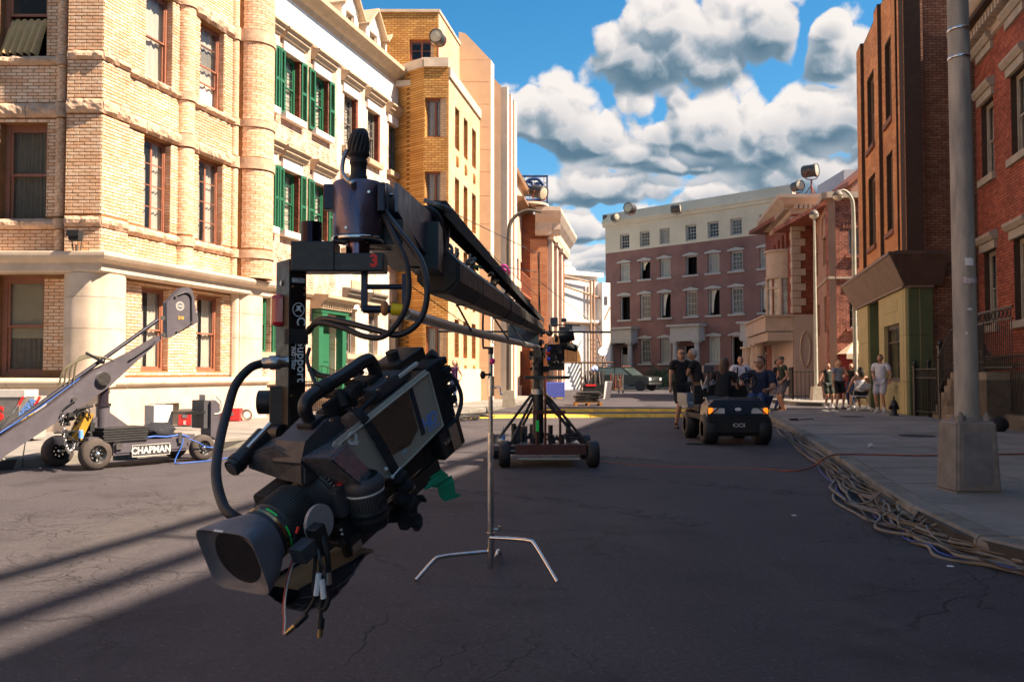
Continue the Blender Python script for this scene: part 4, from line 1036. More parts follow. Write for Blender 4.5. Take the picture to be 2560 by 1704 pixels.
# plum terrace across the end of the street
plum=mat('plum_stucco',(.205,.105,.09),rough=.92,var=.16,nscale=.45,bump=.004,bscale=20,dirt=.35,dcol=(.10,.05,.045))
grey_stone=mat('grey_white_trim',(.38,.355,.33),rough=.85,var=.06,dirt=.2,dcol=(.28,.26,.24))
cream_wall=mat('attic_cream_wall',(.56,.49,.38),rough=.88,var=.07,nscale=.6,dirt=.25,dcol=(.33,.29,.24))
def build_terrace():
 p=R(1515,932,75.0);f=Face(p[:2],(1,-1));sE=f.s_(1990)
 root=thing('plum_terrace','long plum stucco terrace with a cream attic storey across the street end','building',(p.x,p.y,0))
 S=2.306;ux= lambda x:1480+x/S;vx= lambda y:400+y/S
 z= lambda x,y:f.z_(ux(x),vx(y));s= lambda x:f.s_(ux(x))
 zt=z(300,340);z1=z(300,512)
 cols=[(168,216),(284,334),(398,452),(548,606),(675,737),(806,874),(980,1040)]
 W=[(s(a),s(b)) for a,b in cols]
 r4=(z(300,498),z(300,410));r3=(z(305,686),z(305,582));r2=(z(305,914),z(305,774));r1=(z(310,1172),z(310,1030))
 ops=[];info=[]
 for i,(a,b) in enumerate(W):
  for k,r in enumerate((r4,r3,r2,r1)):
   if k==3 and i in (0,3,6):continue
   m_=(a+b)/2;h=.52 if k else .5
   zz=r if not (k==3 and i==5) else (.9,r[1])
   ops.append((m_-h,m_+h,zz[0],zz[1]));info.append((i,k))
 doors=[(s(162),s(222)),(s(528),s(612)),(s(958),s(1010))]
 dops=[(a,b,.6,z(190,1080)) for a,b in doors]
 a=MB(f.M);wall(a,0,sE,0,z1,ops+dops,-.4,0);a.box((0,-9,0),(.3,-.4,zt));a.box((0,-9.3,0),(sE,-9,zt));a.box((sE-.3,-9,0),(sE,-.4,zt));a.build('wall',plum,root)
 a=MB(f.M);wall(a,0,sE,z1+.004,zt,ops,-.4,.02);a.box((0.3,-9,zt-.3),(sE-.3,-.4,zt-.01));a.build('attic_wall',cream_wall,root)
 a=MB(f.M);molding(a,-.2,sE,[(0.02,zt-.25),(.16,zt-.2),(.16,zt),(.25,zt+.05),(.25,zt+.15),(0,zt+.9),(-.3,zt+.9),(-.3,zt)]);a.build('roof_parapet',cream_wall,root)
 dark=mat('painted_open_dark',(.006,.005,.006),rough=.95)  # black panels painted as shade in open windows and doorways
 blacks={(1,1),(3,1),(0,2),(2,2),(4,2),(6,2),(5,3)}
 half={(1,1):'left',(2,2):'left',(4,2):'left',(6,2):'left'}
 for o,(i,k) in zip(ops,info):
  if (i,k) in blacks:
   w=MB(f.M);a_,b_,c_,d_=o;w.box((a_,-.3,c_),(a_+.07,-.1,d_));w.box((b_-.07,-.3,c_),(b_,-.1,d_));w.box((a_,-.3,d_-.07),(b_,-.1,d_));w=w.build('window',grey_stone,root,label='open window, black inside')
   q=MB(f.M);q.box((a_-.05,-.9,c_-.1),(b_+.05,-.85,d_+.1));q.build('room_shade_panel',dark,w)
   if (i,k) in half:q=MB(f.M);curtain_sheet(q,a_+.08,a_+.55,c_+(d_-c_)*(.55 if k==1 else .1),d_-.08,-.4,3,.03,pull=.6);q.build('curtain',curtain_white,w)
  else:
   window(f,*o,grey_stone,root,rec=.15,fw=.09,cols=3,rows=(2,2) if k != 1 else (2,2),curtain='full' if k else (None if i in (0,3,4) else 'full'),bars=.03,waves=4+i % 2,cm=curtain_dull if i % 2 else curtain_white)
  if k:
   h=MB(f.M);a_,b_=o[0]-.2,o[1]+.2;z_=o[3]+.02;h.prism([(a_,z_),(b_,z_),(b_,z_+.10),((a_+b_)/2,z_+.27),(a_,z_+.10)],0,.16,axis=1);h.build('window_cap',grey_stone,root)
   h=MB(f.M);h.box((a_,0,o[2]-.15),(b_,.15,o[2]-.01));h.build('sill',grey_stone,root)
 for j,(a_,b_) in enumerate(doors):
  zt_=dops[j][3];e=MB(f.M);m_=(a_+b_)/2;hw=1.25;c0,c1=m_-hw,m_+hw
  e.box((c0-.1,0,zt_+.35),(c1+.1,.95,zt_+.8));e.box((c0-.05,0,zt_+.8),(c1+.05,.9,zt_+1.5));e.box((c0-.25,0,zt_+1.5),(c1+.25,1.15,zt_+1.65));e=e.build('portico',grey_stone,root)
  for x in (c0+.25,c1-.25):
   q=MB(f.M);q.cyl((x,.65,.6),(x,.65,zt_+.33),.24,.19,n=16);q.box((x-.3,.35,.45),(x+.3,.95,.62));q.box((x-.28,.4,zt_+.22),(x+.28,.92,zt_+.35));q.build('column',grey_stone,e)
  q=MB(f.M);q.box((a_+.1,-.3,.6),(m_+.1,-.25,zt_-.75));q.box((a_,-.3,zt_-.72),(b_,-.2,zt_-.6));q.box((a_,-.3,.6),(a_+.1,-.15,zt_));q.box((b_-.1,-.3,.6),(b_,-.15,zt_))
  for kx in range(2):
   for kz in range(3):q.box((a_+.2+kx*.45,-.25,.85+kz*.7),(a_+.5+kx*.45,-.23,1.4+kz*.7))
  q.build('door',grey_stone,root)
  q=MB(f.M);q.box((a_,-.9,.5),(b_,-.85,zt_));q.build('hall_shade_panel',dark,root)
  q=MB(f.M)
  for n in range(5):q.box((m_-.9,0,.1),(m_+.9,1.2+(4-n)*.35,.12+(n+1)*.1))
  for x in (m_-1.1,m_+.9):q.prism([(.9,.7),(1.3,1.35),(3.2,.5),(3.2,.1),(.9,.1)],x,x+.2,axis=0)
  q.build('stoop',grey_stone,root)
 a=MB(f.M);a.box((0,0,0),(sE,.06,.55));a.build('plinth',grey_stone,root)
 return f
TF=build_terrace()
# cornice house with a curved bay (middle right)
salmon=brick_tex_mat('salmon_brick','#7a3a26','#94503a','#5d3a2c',bw=.22,bh=.075)
buff_stone=mat('buff_stone',(.42,.34,.27),rough=.88,var=.07,nscale=2,dirt=.25,dcol=(.28,.2,.14))
buff_light=mat('buff_stucco',(.46,.38,.32),rough=.9,var=.06,nscale=1.5,dirt=.2,dcol=(.34,.25,.2))
iron=MATS['black_iron']
def build_cornice_house():
 Y=43.5;p=R(1985,932,Y);F=Face(p[:2],(1,0));S=Face(p[:2],(.145,1))
 root=thing('cornice_house','salmon brick house with bracketed cornice, quoins and a rounded bay over a columned porch','building',(p.x,p.y,0))
 K=2.306;sx= lambda x:S.s_(1480+x/K);sz_= lambda y:F.z_(1985,400+y/K);fx= lambda x:F.s_(1480+x/K)
 zt=sz_(222);ze=sz_(262);sE=sx(1040)
 ops=[(sx(1150),sx(1128),sz_(480),sz_(370)),(sx(1118),sx(1102),sz_(484),sz_(378)),(sx(1092),sx(1078),sz_(488),sz_(385)),(sx(1068),sx(1055),sz_(492),sz_(392))]
 a=MB(S.M);wall(a,0,sE+1,0,ze,ops,-.3,0);a.M=F.M;fw_=F.s_(2044)
 a.box((0,-.3,sz_(890)),(fw_,0,ze));a.box((0,-8,ze-.2),(fw_,-.3,ze));a.box((fw_-.2,-8,0),(fw_,-.3,ze));a.build('wall',salmon,root)
 for o in ops:window(S,*o,rust_trim,root,rec=.15,fw=.06)
 a=MB(F.M);a.box((0.01,-.3,0),(fw_+.01,.05,sz_(890)));a.M=S.M;a.box((0.06,-.2,0),(sE,.04,sz_(890)));a.build('stone_base',buff_light,root)
 z0=ze
 prof=[(0,z0-.45),(.08,z0-.4),(.1,z0-.15),(.42,z0-.02),(.62,z0+.14),(.78,z0+.26),(.8,z0+.42),(0,z0+.5)]
 a=MB();miter(a,p,F,S,fw_*.97,sE,prof[::-1][:0]+prof);a.build('cornice',buff_stone,root)
 for i in range(26):
  s=i*sE/26;a=MB(S.M);a.box((s,.05,z0-.22),(s+.16,.42,z0+.0));a.build('dentil',buff_stone,root)
 for i in range(5):
  s=i*fw_/5;a=MB(F.M);a.box((s,.05,z0-.22),(s+.16,.42,z0+.0));a.build('dentil',buff_stone,root)
 zz=sz_(880);k=0
 while zz<z0-.7:
  w_=.62 if k % 2 else .38;a=MB(F.M);a.box((-.04,-.1,zz),(w_,.05,zz+.34));a.M=S.M;a.box((-.045,-.1,zz+.003),(.95-w_,.045,zz+.337));a.build('quoin',buff_stone,root);zz+=.37;k+=1
 sb=sx(1118);rb=.95
 zb0,zb1=sz_(965),sz_(500)
 b=MB(S.M)
 for (z_a,z_b,r) in ((sz_(650),sz_(500),rb),(sz_(722),sz_(712),rb*.96),(sz_(900),sz_(878),rb*1.03),(sz_(945),sz_(900),rb*.95)):b.cyl((sb,0,z_a),(sb,0,z_b),r,n=24)
 b.cyl((sb,0,sz_(1030)),(sb,0,sz_(945)),.35,rb*.95,n=24);b.cyl((sb,0,sz_(660)),(sb,0,sz_(650)),rb*1.06,n=24);b.cyl((sb,0,sz_(500)),(sb,0,sz_(488)),rb*1.1,n=24)
 for w_ in (0.12,.5,.88):x,y=sb+rb*.93*math.cos(math.pi*w_),rb*.93*math.sin(math.pi*w_);b.cyl((x,y,sz_(880)),(x,y,sz_(655)),.10,n=8)
 b=b.build('round_bay',buff_stone,root)
 g_=MB(S.M);g_.cyl((sb,0,sz_(878)),(sb,0,sz_(722)),rb*.88,n=24);g_.cyl((sb,0,sz_(712)),(sb,0,sz_(660)),rb*.88,n=24);g_.build('bay_glass',mat('bay_glass',(.35,.34,.30),rough=.15,var=.3,nscale=2),b)
 g_=MB(S.M)
 for w_ in (.3,.7):x,y=sb+rb*.9*math.cos(math.pi*w_),rb*.9*math.sin(math.pi*w_);g_.cyl((x,y,sz_(880)),(x,y,sz_(660)),.05,n=6)
 g_.build('bay_mullion',rust_trim,b)
 for i,x in enumerate((1070,1050)):
  q=MB(S.M);q.box((sx(x+9),0,sz_(890)),(sx(x+2),.12,sz_(690)));q.build('stone_strip',buff_stone,root)
 b=MB(S.M);b.box((sx(1165),0,sz_(985)),(sE+1.2,1.35,sz_(900)));b.box((sx(1168),0,sz_(900)),(sE+1.3,1.45,sz_(890)));b.box((sx(1165),0,sz_(1040)),(sE+1.2,1.25,sz_(990)));b=b.build('balcony',buff_stone,root)
 for x in (1078,1052,1010,990):
  q=MB(S.M);q.cyl((sx(x),1.0,.55),(sx(x),1.0,sz_(1045)),.32,.27,n=16);q.box((sx(x)-.4,.6,.15),(sx(x)+.4,1.4,.58));q.box((sx(x)-.36,.64,sz_(1052)),(sx(x)+.36,1.36,sz_(1040)));q.build('porch_column',buff_stone,root)
 q=MB(F.M);q.tube([(.55+.24*math.cos(w_),.07,sz_(1090)+.85*math.sin(w_)) for w_ in [2*math.pi*k_/24 for k_ in range(25)]],.06,6);q.build('oval_frame',buff_stone,root)
build_cornice_house()
# red brick house with awning
far_brick=brick_tex_mat('rough_red_brick','#7d3a28','#a35a44','#c09078',bw=.26,bh=.085,bump=.012,blotch='#5c2a20')
coral=mat('coral_stucco',(.34,.20,.14),rough=.9,var=.08,nscale=1.2,dirt=.3,dcol=(.28,.13,.09))
door_red=mat('dark_red_paint',(.22,.02,.015),rough=.5,var=.08)
def build_red_house():
 Y=37.5;p=R(2075,932,Y);F=Face(p[:2],(1,0));S=Face(p[:2],(.243,1))
 root=thing('red_brick_house','red brick house with coral side wall, cream awning and red shopfront beyond the crossing','building',(p.x,p.y,0))
 K=2.306;fx= lambda x:F.s_(1480+x/K);fz= lambda y:F.z_(2075,400+y/K);sx= lambda x:S.s_(1480+x/K)
 zt=fz(222)
 ops=[(fx(1490),fx(1575),fz(548),fz(392)),(fx(1490),fx(1600),fz(970),fz(758))]
 a=MB(F.M);wall(a,0,6,0,zt,ops,-.3,0);a.box((0,-8,zt-.2),(6,-.3,zt-.01));a.box((5.8,-8,0),(6,-.3,zt));a.build('wall',far_brick,root)
 for o in ops:window(F,*o,grey_stone,root,rec=.15,fw=.07,cols=3,rows=(2,2),curtain='full' if o[3]>5 else None,bars=.03)
 sE=S.s_(2036)
 so=[(sx(1362),sx(1340),fz(580),fz(415)),(sx(1312),sx(1296),fz(600),fz(450)),(sx(1366),sx(1344),fz(985),fz(770)),(sx(1318),sx(1300),fz(992),fz(790))]
 a=MB(S.M);wall(a,0,sE+1,0,zt,so,-.3,0);a.build('side_wall',coral,root)
 for o in so:window(S,*o,rust_trim,root,rec=.15,fw=.06,curtain='full',cm=curtain_dull)
 for o in so[:2]:a=MB(S.M);m_=(o[0]+o[1])/2;r=(o[1]-o[0])/2+.12;a.tube([(m_+r*math.cos(w_),.03,o[3]+r*1.1*math.sin(w_)) for w_ in [math.pi*q/10 for q in range(11)]],.05,6);a.build('window_arch',coral,root)
 a=MB(F.M);a.box((-.1,-.3,zt),(6,.25,zt+.25));a.box((-.03,0,fz(685)),(6,.06,fz(672)));a.M=S.M;a.box((-.1,-.3,zt+.002),(sE+1,.25,zt+.248));a.box((-.03,0,fz(685)),(sE+1,.06,fz(672)));a.build('belt_course',buff_stone,root)
 for o in ops:
  a=MB(F.M);s=o[0]-.25
  while s<o[1]+.2:a.box((s,0,o[3]),(s+.11,.03,o[3]+.35));s+=.135
  a.build('soldier_arch',far_brick,root);a=MB(F.M);a.box((o[0]-.15,0,o[2]-.12),(o[1]+.15,.1,o[2]));a.build('sill',far_brick,root)
 a=MB(F.M);a.box((fx(1425),0,0),(5.9,.12,fz(1118)));a=a.build('shopfront',door_red,root)
 d=MB(F.M);d.box((fx(1480),.12,0),(fx(1545),.16,fz(1170)));d.box((fx(1487),.16,.3),(fx(1508),.2,fz(1185)));d.build('door',mat('pale_door',(.5,.36,.28),rough=.6),a)
 q=MB(F.M)
 for i in range(5):q.box((fx(1480)+i*.35,.16,fz(1148)),(fx(1480)+.12+i*.35,.18,fz(1140)))
 q.build('sign_strip',mat('gold_mark',(.7,.5,.2),rough=.5),a)
 a=MB(F.M);a.box((fx(1440),.1,.14),(4,.9,.3));a.build('door_step',buff_stone,root)
 aw=thing('awning','cream sloping awning over the red shopfront','awning',tuple(F.pt(2,fz(1118))))
 b=MB(F.M);x0,x1=fx(1412),5.8;zb=fz(1118);zt2=fz(1040);b.raw([(x0,1.1,zb),(x1,1.1,zb),(x1,0.02,zt2),(x0+.75,0.02,zt2),(x0,.02,zb),(x1,.02,zb)],[(0,1,2,3),(0,3,4),(1,5,2),(0,4,5,1)])
 b.build('canopy',mat('cream_canvas',(.62,.50,.34),rough=.85,var=.06),aw)
 b=MB(F.M);b.box((x0,1.1,zb-.22),(x1,1.12,zb));b.build('valance',MATS['cream_canvas'],aw)
 r=thing('rooftop_shed','small red gabled rooftop shed behind the brick house','shed',(p.x+3,p.y+6,zt))
 pq=R(2110,430,46);b=MB();b.box((pq.x,46,0),(pq.x+6,50,R(2110,424,46).z));b.build('wall',mat('pale_blue_panel',(.38,.40,.46),rough=.7,var=.05),r)
 e0,e1=R(2128,462,44),R(2185,410,44);b=MB();b.prism([(e0.x,0),(e1.x,0),(e1.x,e1.z),(e0.x,e0.z)],44,46,axis=1);b.build('gable',coral,r)
 b=MB();b.prism([(e0.x-.2,e0.z-.1),(e1.x,e1.z),(e1.x,e1.z+.25),(e0.x-.2,e0.z+.15)],43.8,46.1,axis=1);b.build('roof',rust_trim,r)
build_red_house()
# orange brick corner shop (right)
lit_brick=brick_mat('lit_orange_brick','#cf8450','#e2a46c')  # street-side copy, bounce light put into the brick colour
shaded_brick=brick_mat('shaded_orange_brick','#8a5c48','#a67a60')  # shaded copy of the same brick for the dimmer front
omortar=mat('dark_mortar',(.055,.032,.022),rough=.95,var=.1)
shop_shaded=mat('olive_panel_shaded',(.10,.125,.055),rough=.75,var=.07,nscale=1.6,dirt=.3,dcol=(.05,.06,.03))  # shaded copy of the olive paint for front and recess
shop_lit=mat('olive_panel_lit',(.42,.35,.16),rough=.75,var=.06,nscale=1.6,dirt=.2,dcol=(.17,.15,.06))  # lit copy of the olive paint, bounce put into its colour
brown_metal=mat('brown_fascia',(.11,.07,.055),rough=.6,var=.12,nscale=3)
brown_light=mat('brown_soffit_board',(.20,.135,.10),rough=.65,var=.1,nscale=3)
P8=Vector((R(2272,932,23).x,23.0));RD=(.236,1.0)
S8=Face(P8,RD);F8=Face(P8,(1,-.02))
def build_shop():
 root=thing('corner_shop','orange brick corner building with an olive shopfront and sloping brown fascia at the right','building',(P8.x,P8.y,0))
 z= lambda v:S8.z_(2272,v);TOP=12.6;sE=S8.s_(2152);zf=z(655)
 ops=[]
 for (u0,u1,tv) in ((2217,2231,[(68,278),(364,568)]),(2171,2185,[(-20,80),(165,345),(425,606)])):
  s0,s1=S8.s_(u1,-.1),S8.s_(u0,-.1)
  pass
 zw=[(z(601),z(424)),(z(385),z(205)),(z(170),z(-10))]
 a_,b_=(S8.s_(2232),S8.s_(2214)),(S8.s_(2186),S8.s_(2169))
 zb=[(S8.z_(2228,570),S8.z_(2228,364)),(S8.z_(2228,280),S8.z_(2228,66))];dz=zb[1][0]-zb[0][0];zb.append((zb[1][0]+dz,zb[1][1]+dz))
 for (s0,s1) in (a_,b_):
  for q in zb:
   if q[1]<TOP:ops.append((s0,s1,q[0],q[1]))
 Sr=S8.offset(-.12)
 w=MB(Sr.M);wall(w,0,sE,zf,TOP,ops,-.3,0);w.M=S8.M
 w.box((0.2,-8,0),(.4,-7.8,TOP));
 w.box((0.2,-8,TOP-.2),(sE,-.42,TOP-.01));w.box((sE-.2,-8,0),(sE,-.42,TOP))
 w.M=F8.M;wR=F8.s_(2322);wall(w,0,wR,0,TOP,[],-.3,-.02);wall(w,wR,7,0,TOP,[],-.5,-.2);w=w.build('wall',omortar,root)
 BL,BH=.215,.072
 pil=[(0,S8.s_(2256)),(S8.s_(2250),S8.s_(2240)),(S8.s_(2206),S8.s_(2197)),(S8.s_(2162),sE)]
 for (p0,p1) in pil:
  q=MB(S8.M);q.box((p0,-.12,zf),(p1,-.005,TOP));q.build('pilaster',omortar,root)
  lay_bricks(S8,brick_cells(p0,p1,zf,TOP,[],BL,BH),lit_brick,root,nobj=0,off=-.005)
 po=[(p0,p1,0,99) for p0,p1 in pil]
 lay_bricks(Sr,brick_cells(0,sE,zf,TOP,ops+po,BL,BH),lit_brick,root,nobj=0)
 lay_bricks(F8,brick_cells(0,wR,zf+.15,TOP,[],BL,BH),shaded_brick,w,nobj=170,off=-.02,key=lambda c:c[2])
 Fr=F8.offset(-.2)
 lay_bricks(Fr,brick_cells(wR,Fr.s_(2455),.2,TOP,[],BL,BH),shaded_brick,w,nobj=130,key=lambda c:abs(c[2]-4.6))
 for o in ops:
  window(Sr,*o,mat('tan_window_paint',(.22,.14,.09),rough=.6),root,rec=.14,fw=.06,curtain='full',cm=curtain_dull)
  q=MB(Sr.M);q.box((o[0]-.12,0,o[2]-.14),(o[1]+.12,.09,o[2]-.002));q.build('sill',mat('rust_sill',(.22,.09,.05),rough=.8),root)
 zt,zb_=z(634)-.05,z(712);o_=.52
 def fascia(face,s0,s1,mt,k0=0,k1=0):
  q=MB(face.M)
  q.raw([(s0-(.1 if k0 else 0),.10,zb_),(s1,.10,zb_),(s1,o_,zt),(s0-(o_ if k0 else 0),o_,zt),(s0-(o_ if k0 else 0),o_+.03,zt),(s1,o_+.03,zt),(s1,o_+.03,zt+.09),(s0-(o_+.03 if k0 else 0),o_+.03,zt+.09),(s1,-.1,zt+.12),(s0,-.1,zt+.12),(s1,-.1,zb_),(s0,-.1,zb_)],
    [(0,1,2,3),(3,2,5,4),(4,5,6,7),(7,6,8,9),(0,11,10,1),(1,10,8,6,2),(0,3,7,9,11)])
  return q.build('fascia',mt,root)
 fascia(S8,0,sE+.6,brown_light,1);fascia(F8,0,F8.s_(2355),brown_metal,1)
 q=MB(S8.M);q.box((0,.0,zb_-.06),(sE+.6,.14,zb_));q.M=F8.M;q.box((0,0,zb_-.06),(F8.s_(2333),.135,zb_-.001));q.build('fascia_trim',brown_light,root)
 zz= lambda v:z(v);zp=zz(836);s_w0,s_w1=S8.s_(2256),S8.s_(2217);s_r0,s_r1=S8.s_(2204),S8.s_(2176)
 def pan(face,s0,s1,z0,z1,m_,d=0.0,nm='panel'):q=MB(face.M);q.box((s0+.006,-.3,z0+.006),(s1-.006,.06+d,z1-.006)); return q.build(nm,m_,root)
 zc=[.15,1.25,zp+.0,zb_-.06]
 zwin=(S8.z_(2236,953),S8.z_(2236,812))
 pan(S8,0,s_w0,.15,zz(953) if False else 1.02,shop_lit);pan(S8,0,s_w0,1.02,zp,shop_lit);pan(S8,0,s_w0,zp,zb_-.06,shop_lit)
 pan(S8,s_w0,s_w1,.15,zwin[0],shop_lit);pan(S8,s_w0,s_w1,zwin[1],zb_-.06,shop_lit);pan(S8,s_w0+.2,s_w1-.2,zwin[1]+.35,zb_-.25,shop_lit,.012,'raised_panel')
 pan(S8,s_w1,s_r0,.15,zb_-.06,shop_lit)
 pan(S8,s_r1,sE+.1,.15,zp,shop_lit);pan(S8,s_r1,sE+.1,zp,zb_-.06,shop_lit)
 pan(F8,0.0,F8.s_(2333),.15,1.3,shop_shaded,-.005);pan(F8,0.0,F8.s_(2333),1.3,zp,shop_shaded,-.005);pan(F8,0.0,F8.s_(2333),zp,zb_-.06,shop_shaded,-.005)
 q=MB(S8.M);q.box((s_r0,-1.2,.1),(s_r1,-1.1,zb_));q.box((s_r1-.05,-1.1,.1),(s_r1,0,zb_));q.build('recess',shop_shaded,root)
 wn=window(S8,s_w0,s_w1,zwin[0],zwin[1],mat('dark_brown_frame',(.05,.028,.02),rough=.5),root,rec=.06,fw=.07,cols=2,rows=(1,1),split=.72,bars=.04,curtain=None)
 q=MB(S8.M);q.box((s_w0+.2,-.07,zwin[0]+.9),(s_w0+.42,-.062,zwin[0]+1.25));q.box((s_w0+.24,-.07,zwin[0]+1.3),(s_w0+.38,-.062,zwin[0]+1.5));q.build('paper_notice',mat('white_paper',(.6,.58,.62),rough=.8,var=.1,nscale=20),wn)
 return sE
build_shop()
# red brick house with a stoop (far right)
rbrick=brick_mat('deep_red_brick','#8a4032','#ae6048')
lime_trim=mat('grey_limestone',(.36,.31,.25),rough=.85,var=.07,nscale=3,dirt=.25,dcol=(.22,.19,.15))
P9r=R(2452,932,22.55);P9=Vector((P9r.x,22.55))
S9=Face(P9,(-.236,-1))
def build_stoop_house():
 f=S9;root=thing('stoop_house','deep red brick house with stone window caps and a railed stoop at the far right','building',(P9.x,P9.y,0))
 z= lambda u,v:f.z_(u,v);TOP=z(2450,100)
 s0=f.s_(2482,-.15);s1=f.s_(2509,-.12);W=s1-s0;gap=f.s_(2545)-f.s_(2476)
 rows=[(z(2484,432),z(2484,236)),(z(2484,812),z(2484,622))]
 ops=[]
 for i in range(9):
  a=s0+i*(gap+.25)
  for r in rows:ops.append((a,a+W*1.05,r[0],r[1]))
  ops.append((a,a+W*1.05,rows[0][0]+(rows[0][0]-rows[1][0]),min(TOP-.6,rows[0][1]+(rows[0][0]-rows[1][0]))))
 ops=[o for o in ops if o[3]<TOP-.3]
 L_=34
 w=MB(f.M);wall(w,0,L_,0,TOP,ops,-.3,0);w.box((0,-8,TOP+.1),(L_,.5,TOP+.3));w.box((0,-8,0),(.2,-.3,TOP));w.box((L_-.3,-8,0),(L_,-.3,TOP+.1));w=w.build('wall',omortar,root)
 cells=brick_cells(0,9,1.2,TOP,[(o[0],o[1],o[2],o[3]) for o in ops],.215,.072)
 lay_bricks(f,cells,rbrick,w,nobj=300,key=lambda c:abs(c[2]-3.0)+abs(c[0]-2.2)*.8)
 for o in ops[:15]:
  window(f,*o,lime_trim,root,rec=.14,fw=.07,cols=1,rows=(1,1),curtain='full',cm=curtain_white,waves=4)
  h=MB(f.M);z_=o[3];a,b=o[0]-.18,o[1]+.18
  h.box((a+.06,0,z_),(b-.06,.08,z_+.2));molding(h,a,b,[(0,z_+.2),(.12,z_+.2),(.2,z_+.3),(.2,z_+.37),(.1,z_+.42),(0,z_+.43)]);h.build('window_cap',lime_trim,root)
  h=MB(f.M);h.box((o[0]-.12,0,o[2]-.17),(o[1]+.12,.1,o[2]-.002));h.build('sill',lime_trim,root)
 c=MB(f.M);molding(c,-.2,L_,[(0,TOP-.35),(.08,TOP-.32),(.08,TOP-.15),(.25,TOP-.05),(.25,TOP+.05),(.55,TOP+.25),(.62,TOP+.35),(.62,TOP+.5),(0,TOP+.6)]);c.build('cornice',buff_stone,root)
 for i in range(60):
  c=MB(f.M);s=i*.24;c.box((s,.08,TOP-.14),(s+.13,.34,TOP+.04));c.build('dentil',buff_stone,root)
 b=MB(f.M);b.box((0,0,0),(L_,.06,1.2));b.build('stone_base',lime_trim,root)
 st=MB(f.M)
 for i in range(7):st.box((.9+i*.30,.05,.15),(5.5,1.35,.15+(i+1)*.16))
 st=st.build('stoop',mat('buff_step',(.22,.175,.125),rough=.85,var=.1,dirt=.3),root)
 rl=MB(f.M)
 hz= lambda s:.15+min(7,max(0,(s-.6)/.30))*.16
 for y in (1.38,):
  top=[(.75,y,hz(.75)+.95),(3.0,y,hz(3.0)+.95),(5.5,y,hz(5.5)+.95)];rl.tube(top,.02,6);rl.tube([(p[0],p[1],p[2]-.75) for p in top],.012,6)
  s=.8
  while s<5.5:rl.cyl((s,y,hz(s)),(s,y,hz(s)+.95),.009,n=5);s+=.12
  rl.box((.7,y-.04,.15),(.78,y+.04,1.5));rl.sphere((.74,y,1.55),.06,10,6)
 rl.build('stoop_rail',iron,root)
 rl=MB(f.M);s_=3.1
 rl.box((2.45,.95,1.2),(2.55,1.05,2.75));rl.sphere((2.5,1.0,2.82),.07,10,6);rl.box((2.55,.98,2.52),(6,1.02,2.56));rl.box((2.55,.98,2.30),(6,1.02,2.33));rl.box((2.55,.98,1.35),(6,1.02,1.38))
 s=2.68
 while s<6:rl.cyl((s,1.0,1.3),(s,1.0,2.3),.010,n=5);s+=.13
 s=2.68
 while s<6:rl.tube([(s+.095*math.cos(q*math.pi/6),1.0,2.425+.095*math.sin(q*math.pi/6)) for q in range(13)],.012,5,cap=False);s+=.26
 rl.build('landing_rail',iron,root)
 for y_,z_ in ((.35,1.25),(.5,1.95)):q_=MB(f.M);q_.cyl((7,y_,TOP+z_),(30,y_,TOP+z_),.10,n=8);[q_.cyl((7.5+3.7*i,y_-.3,TOP+.4),(7.5+3.7*i,y_,TOP+z_),.06,n=6) for i in range(7)];q_.build('added_shade_pipe',iron,root)  # pipes added out of view to cast streak shadows on the road
 r2=thing('added_shade_block','unseen tall block added behind the red brick house to cast shade','building',tuple(f.pt(6,0,-3)))  # unseen block added to shade the street and shop front
 b=MB(f.M);b.box((-1,-9,0),(40,-3.0,13.5));b.build('wall',far_brick,r2)
build_stoop_house()
def fence_run(root,a,b,z0,h,band=.22,step=.105,posts=True,r=.009,base=None):
 a=Vector((a[0],a[1],0));b=Vector((b[0],b[1],0));f=Face(a[:2],(b-a)[:2]);L_=(b-a).length
 n=int(L_/step)
 for i in range(1,n):
  s=L_*i/n;q=MB(f.M);q.cyl((s,0,z0+.04),(s,0,z0+h-.02),r,n=5);q.build('picket',iron,root)
 q=MB(f.M)
 for zz in (z0+h,z0+h-band,z0+.08):q.box((0,-.018,zz-.012),(L_,.018,zz+.012))
 q.build('rail',iron,root)
 for i in range(n):
  s=L_*(i+.5)/n;q=MB(f.M);k=step*.42;zc=z0+h-band/2
  q.tube([(s+k*math.cos(w_),0,zc+(band/2-.015)*math.sin(w_)) for w_ in [math.pi/2+q2*math.pi*1.5/8 for q2 in range(9)]],.007,4,cap=False);q.build('scroll',iron,root)
 return f,L_
fn=thing('iron_fence','black iron fence with a scrollwork band in front of the brick stoop house','fence',(9.5,18,.15))
Fb=[S8.pt(-.1,0,-.02),]
fa=R(2288,932,22.7);fb_=R(2352,932,21.2)
f1,L1=fence_run(fn,(fa.x,22.7),(fb_.x,21.2),.2,1.15)
def post(root,x,y,z0,h,w=.05):
 q=MB();q.box((x-w,y-w,z0),(x+w,y+w,z0+h));q.sphere((x,y,z0+h+.06),w*1.2,10,6);q.box((x-w*1.3,y-w*1.3,z0+h-.04),(x+w*1.3,y+w*1.3,z0+h));q.build('post',iron,root)
post(fn,fa.x,22.7,.15,1.3);post(fn,fb_.x,21.2,.15,1.75,.055)
fc=R(2418,932,20.6);fd=R(2461,932,19.0);fe=R(2640,932,15.2)
fence_run(fn,(fb_.x,21.2),(fc.x,20.6),.2,1.15)
fence_run(fn,(fd.x,19.0),(fe.x,15.2),.45,1.15,step=.115)
post(fn,fd.x,19.0,.3,1.45,.05)
b=MB();f_=Face((fd.x,19.0),(fe.x-fd.x,-3.8));b.M=f_.M;b.box((-.1,-.12,.15),(4.4,.12,.44));b.build('stone_kerb',mat('grimy_stone',(.16,.13,.10),rough=.9,var=.12,dirt=.4),fn)
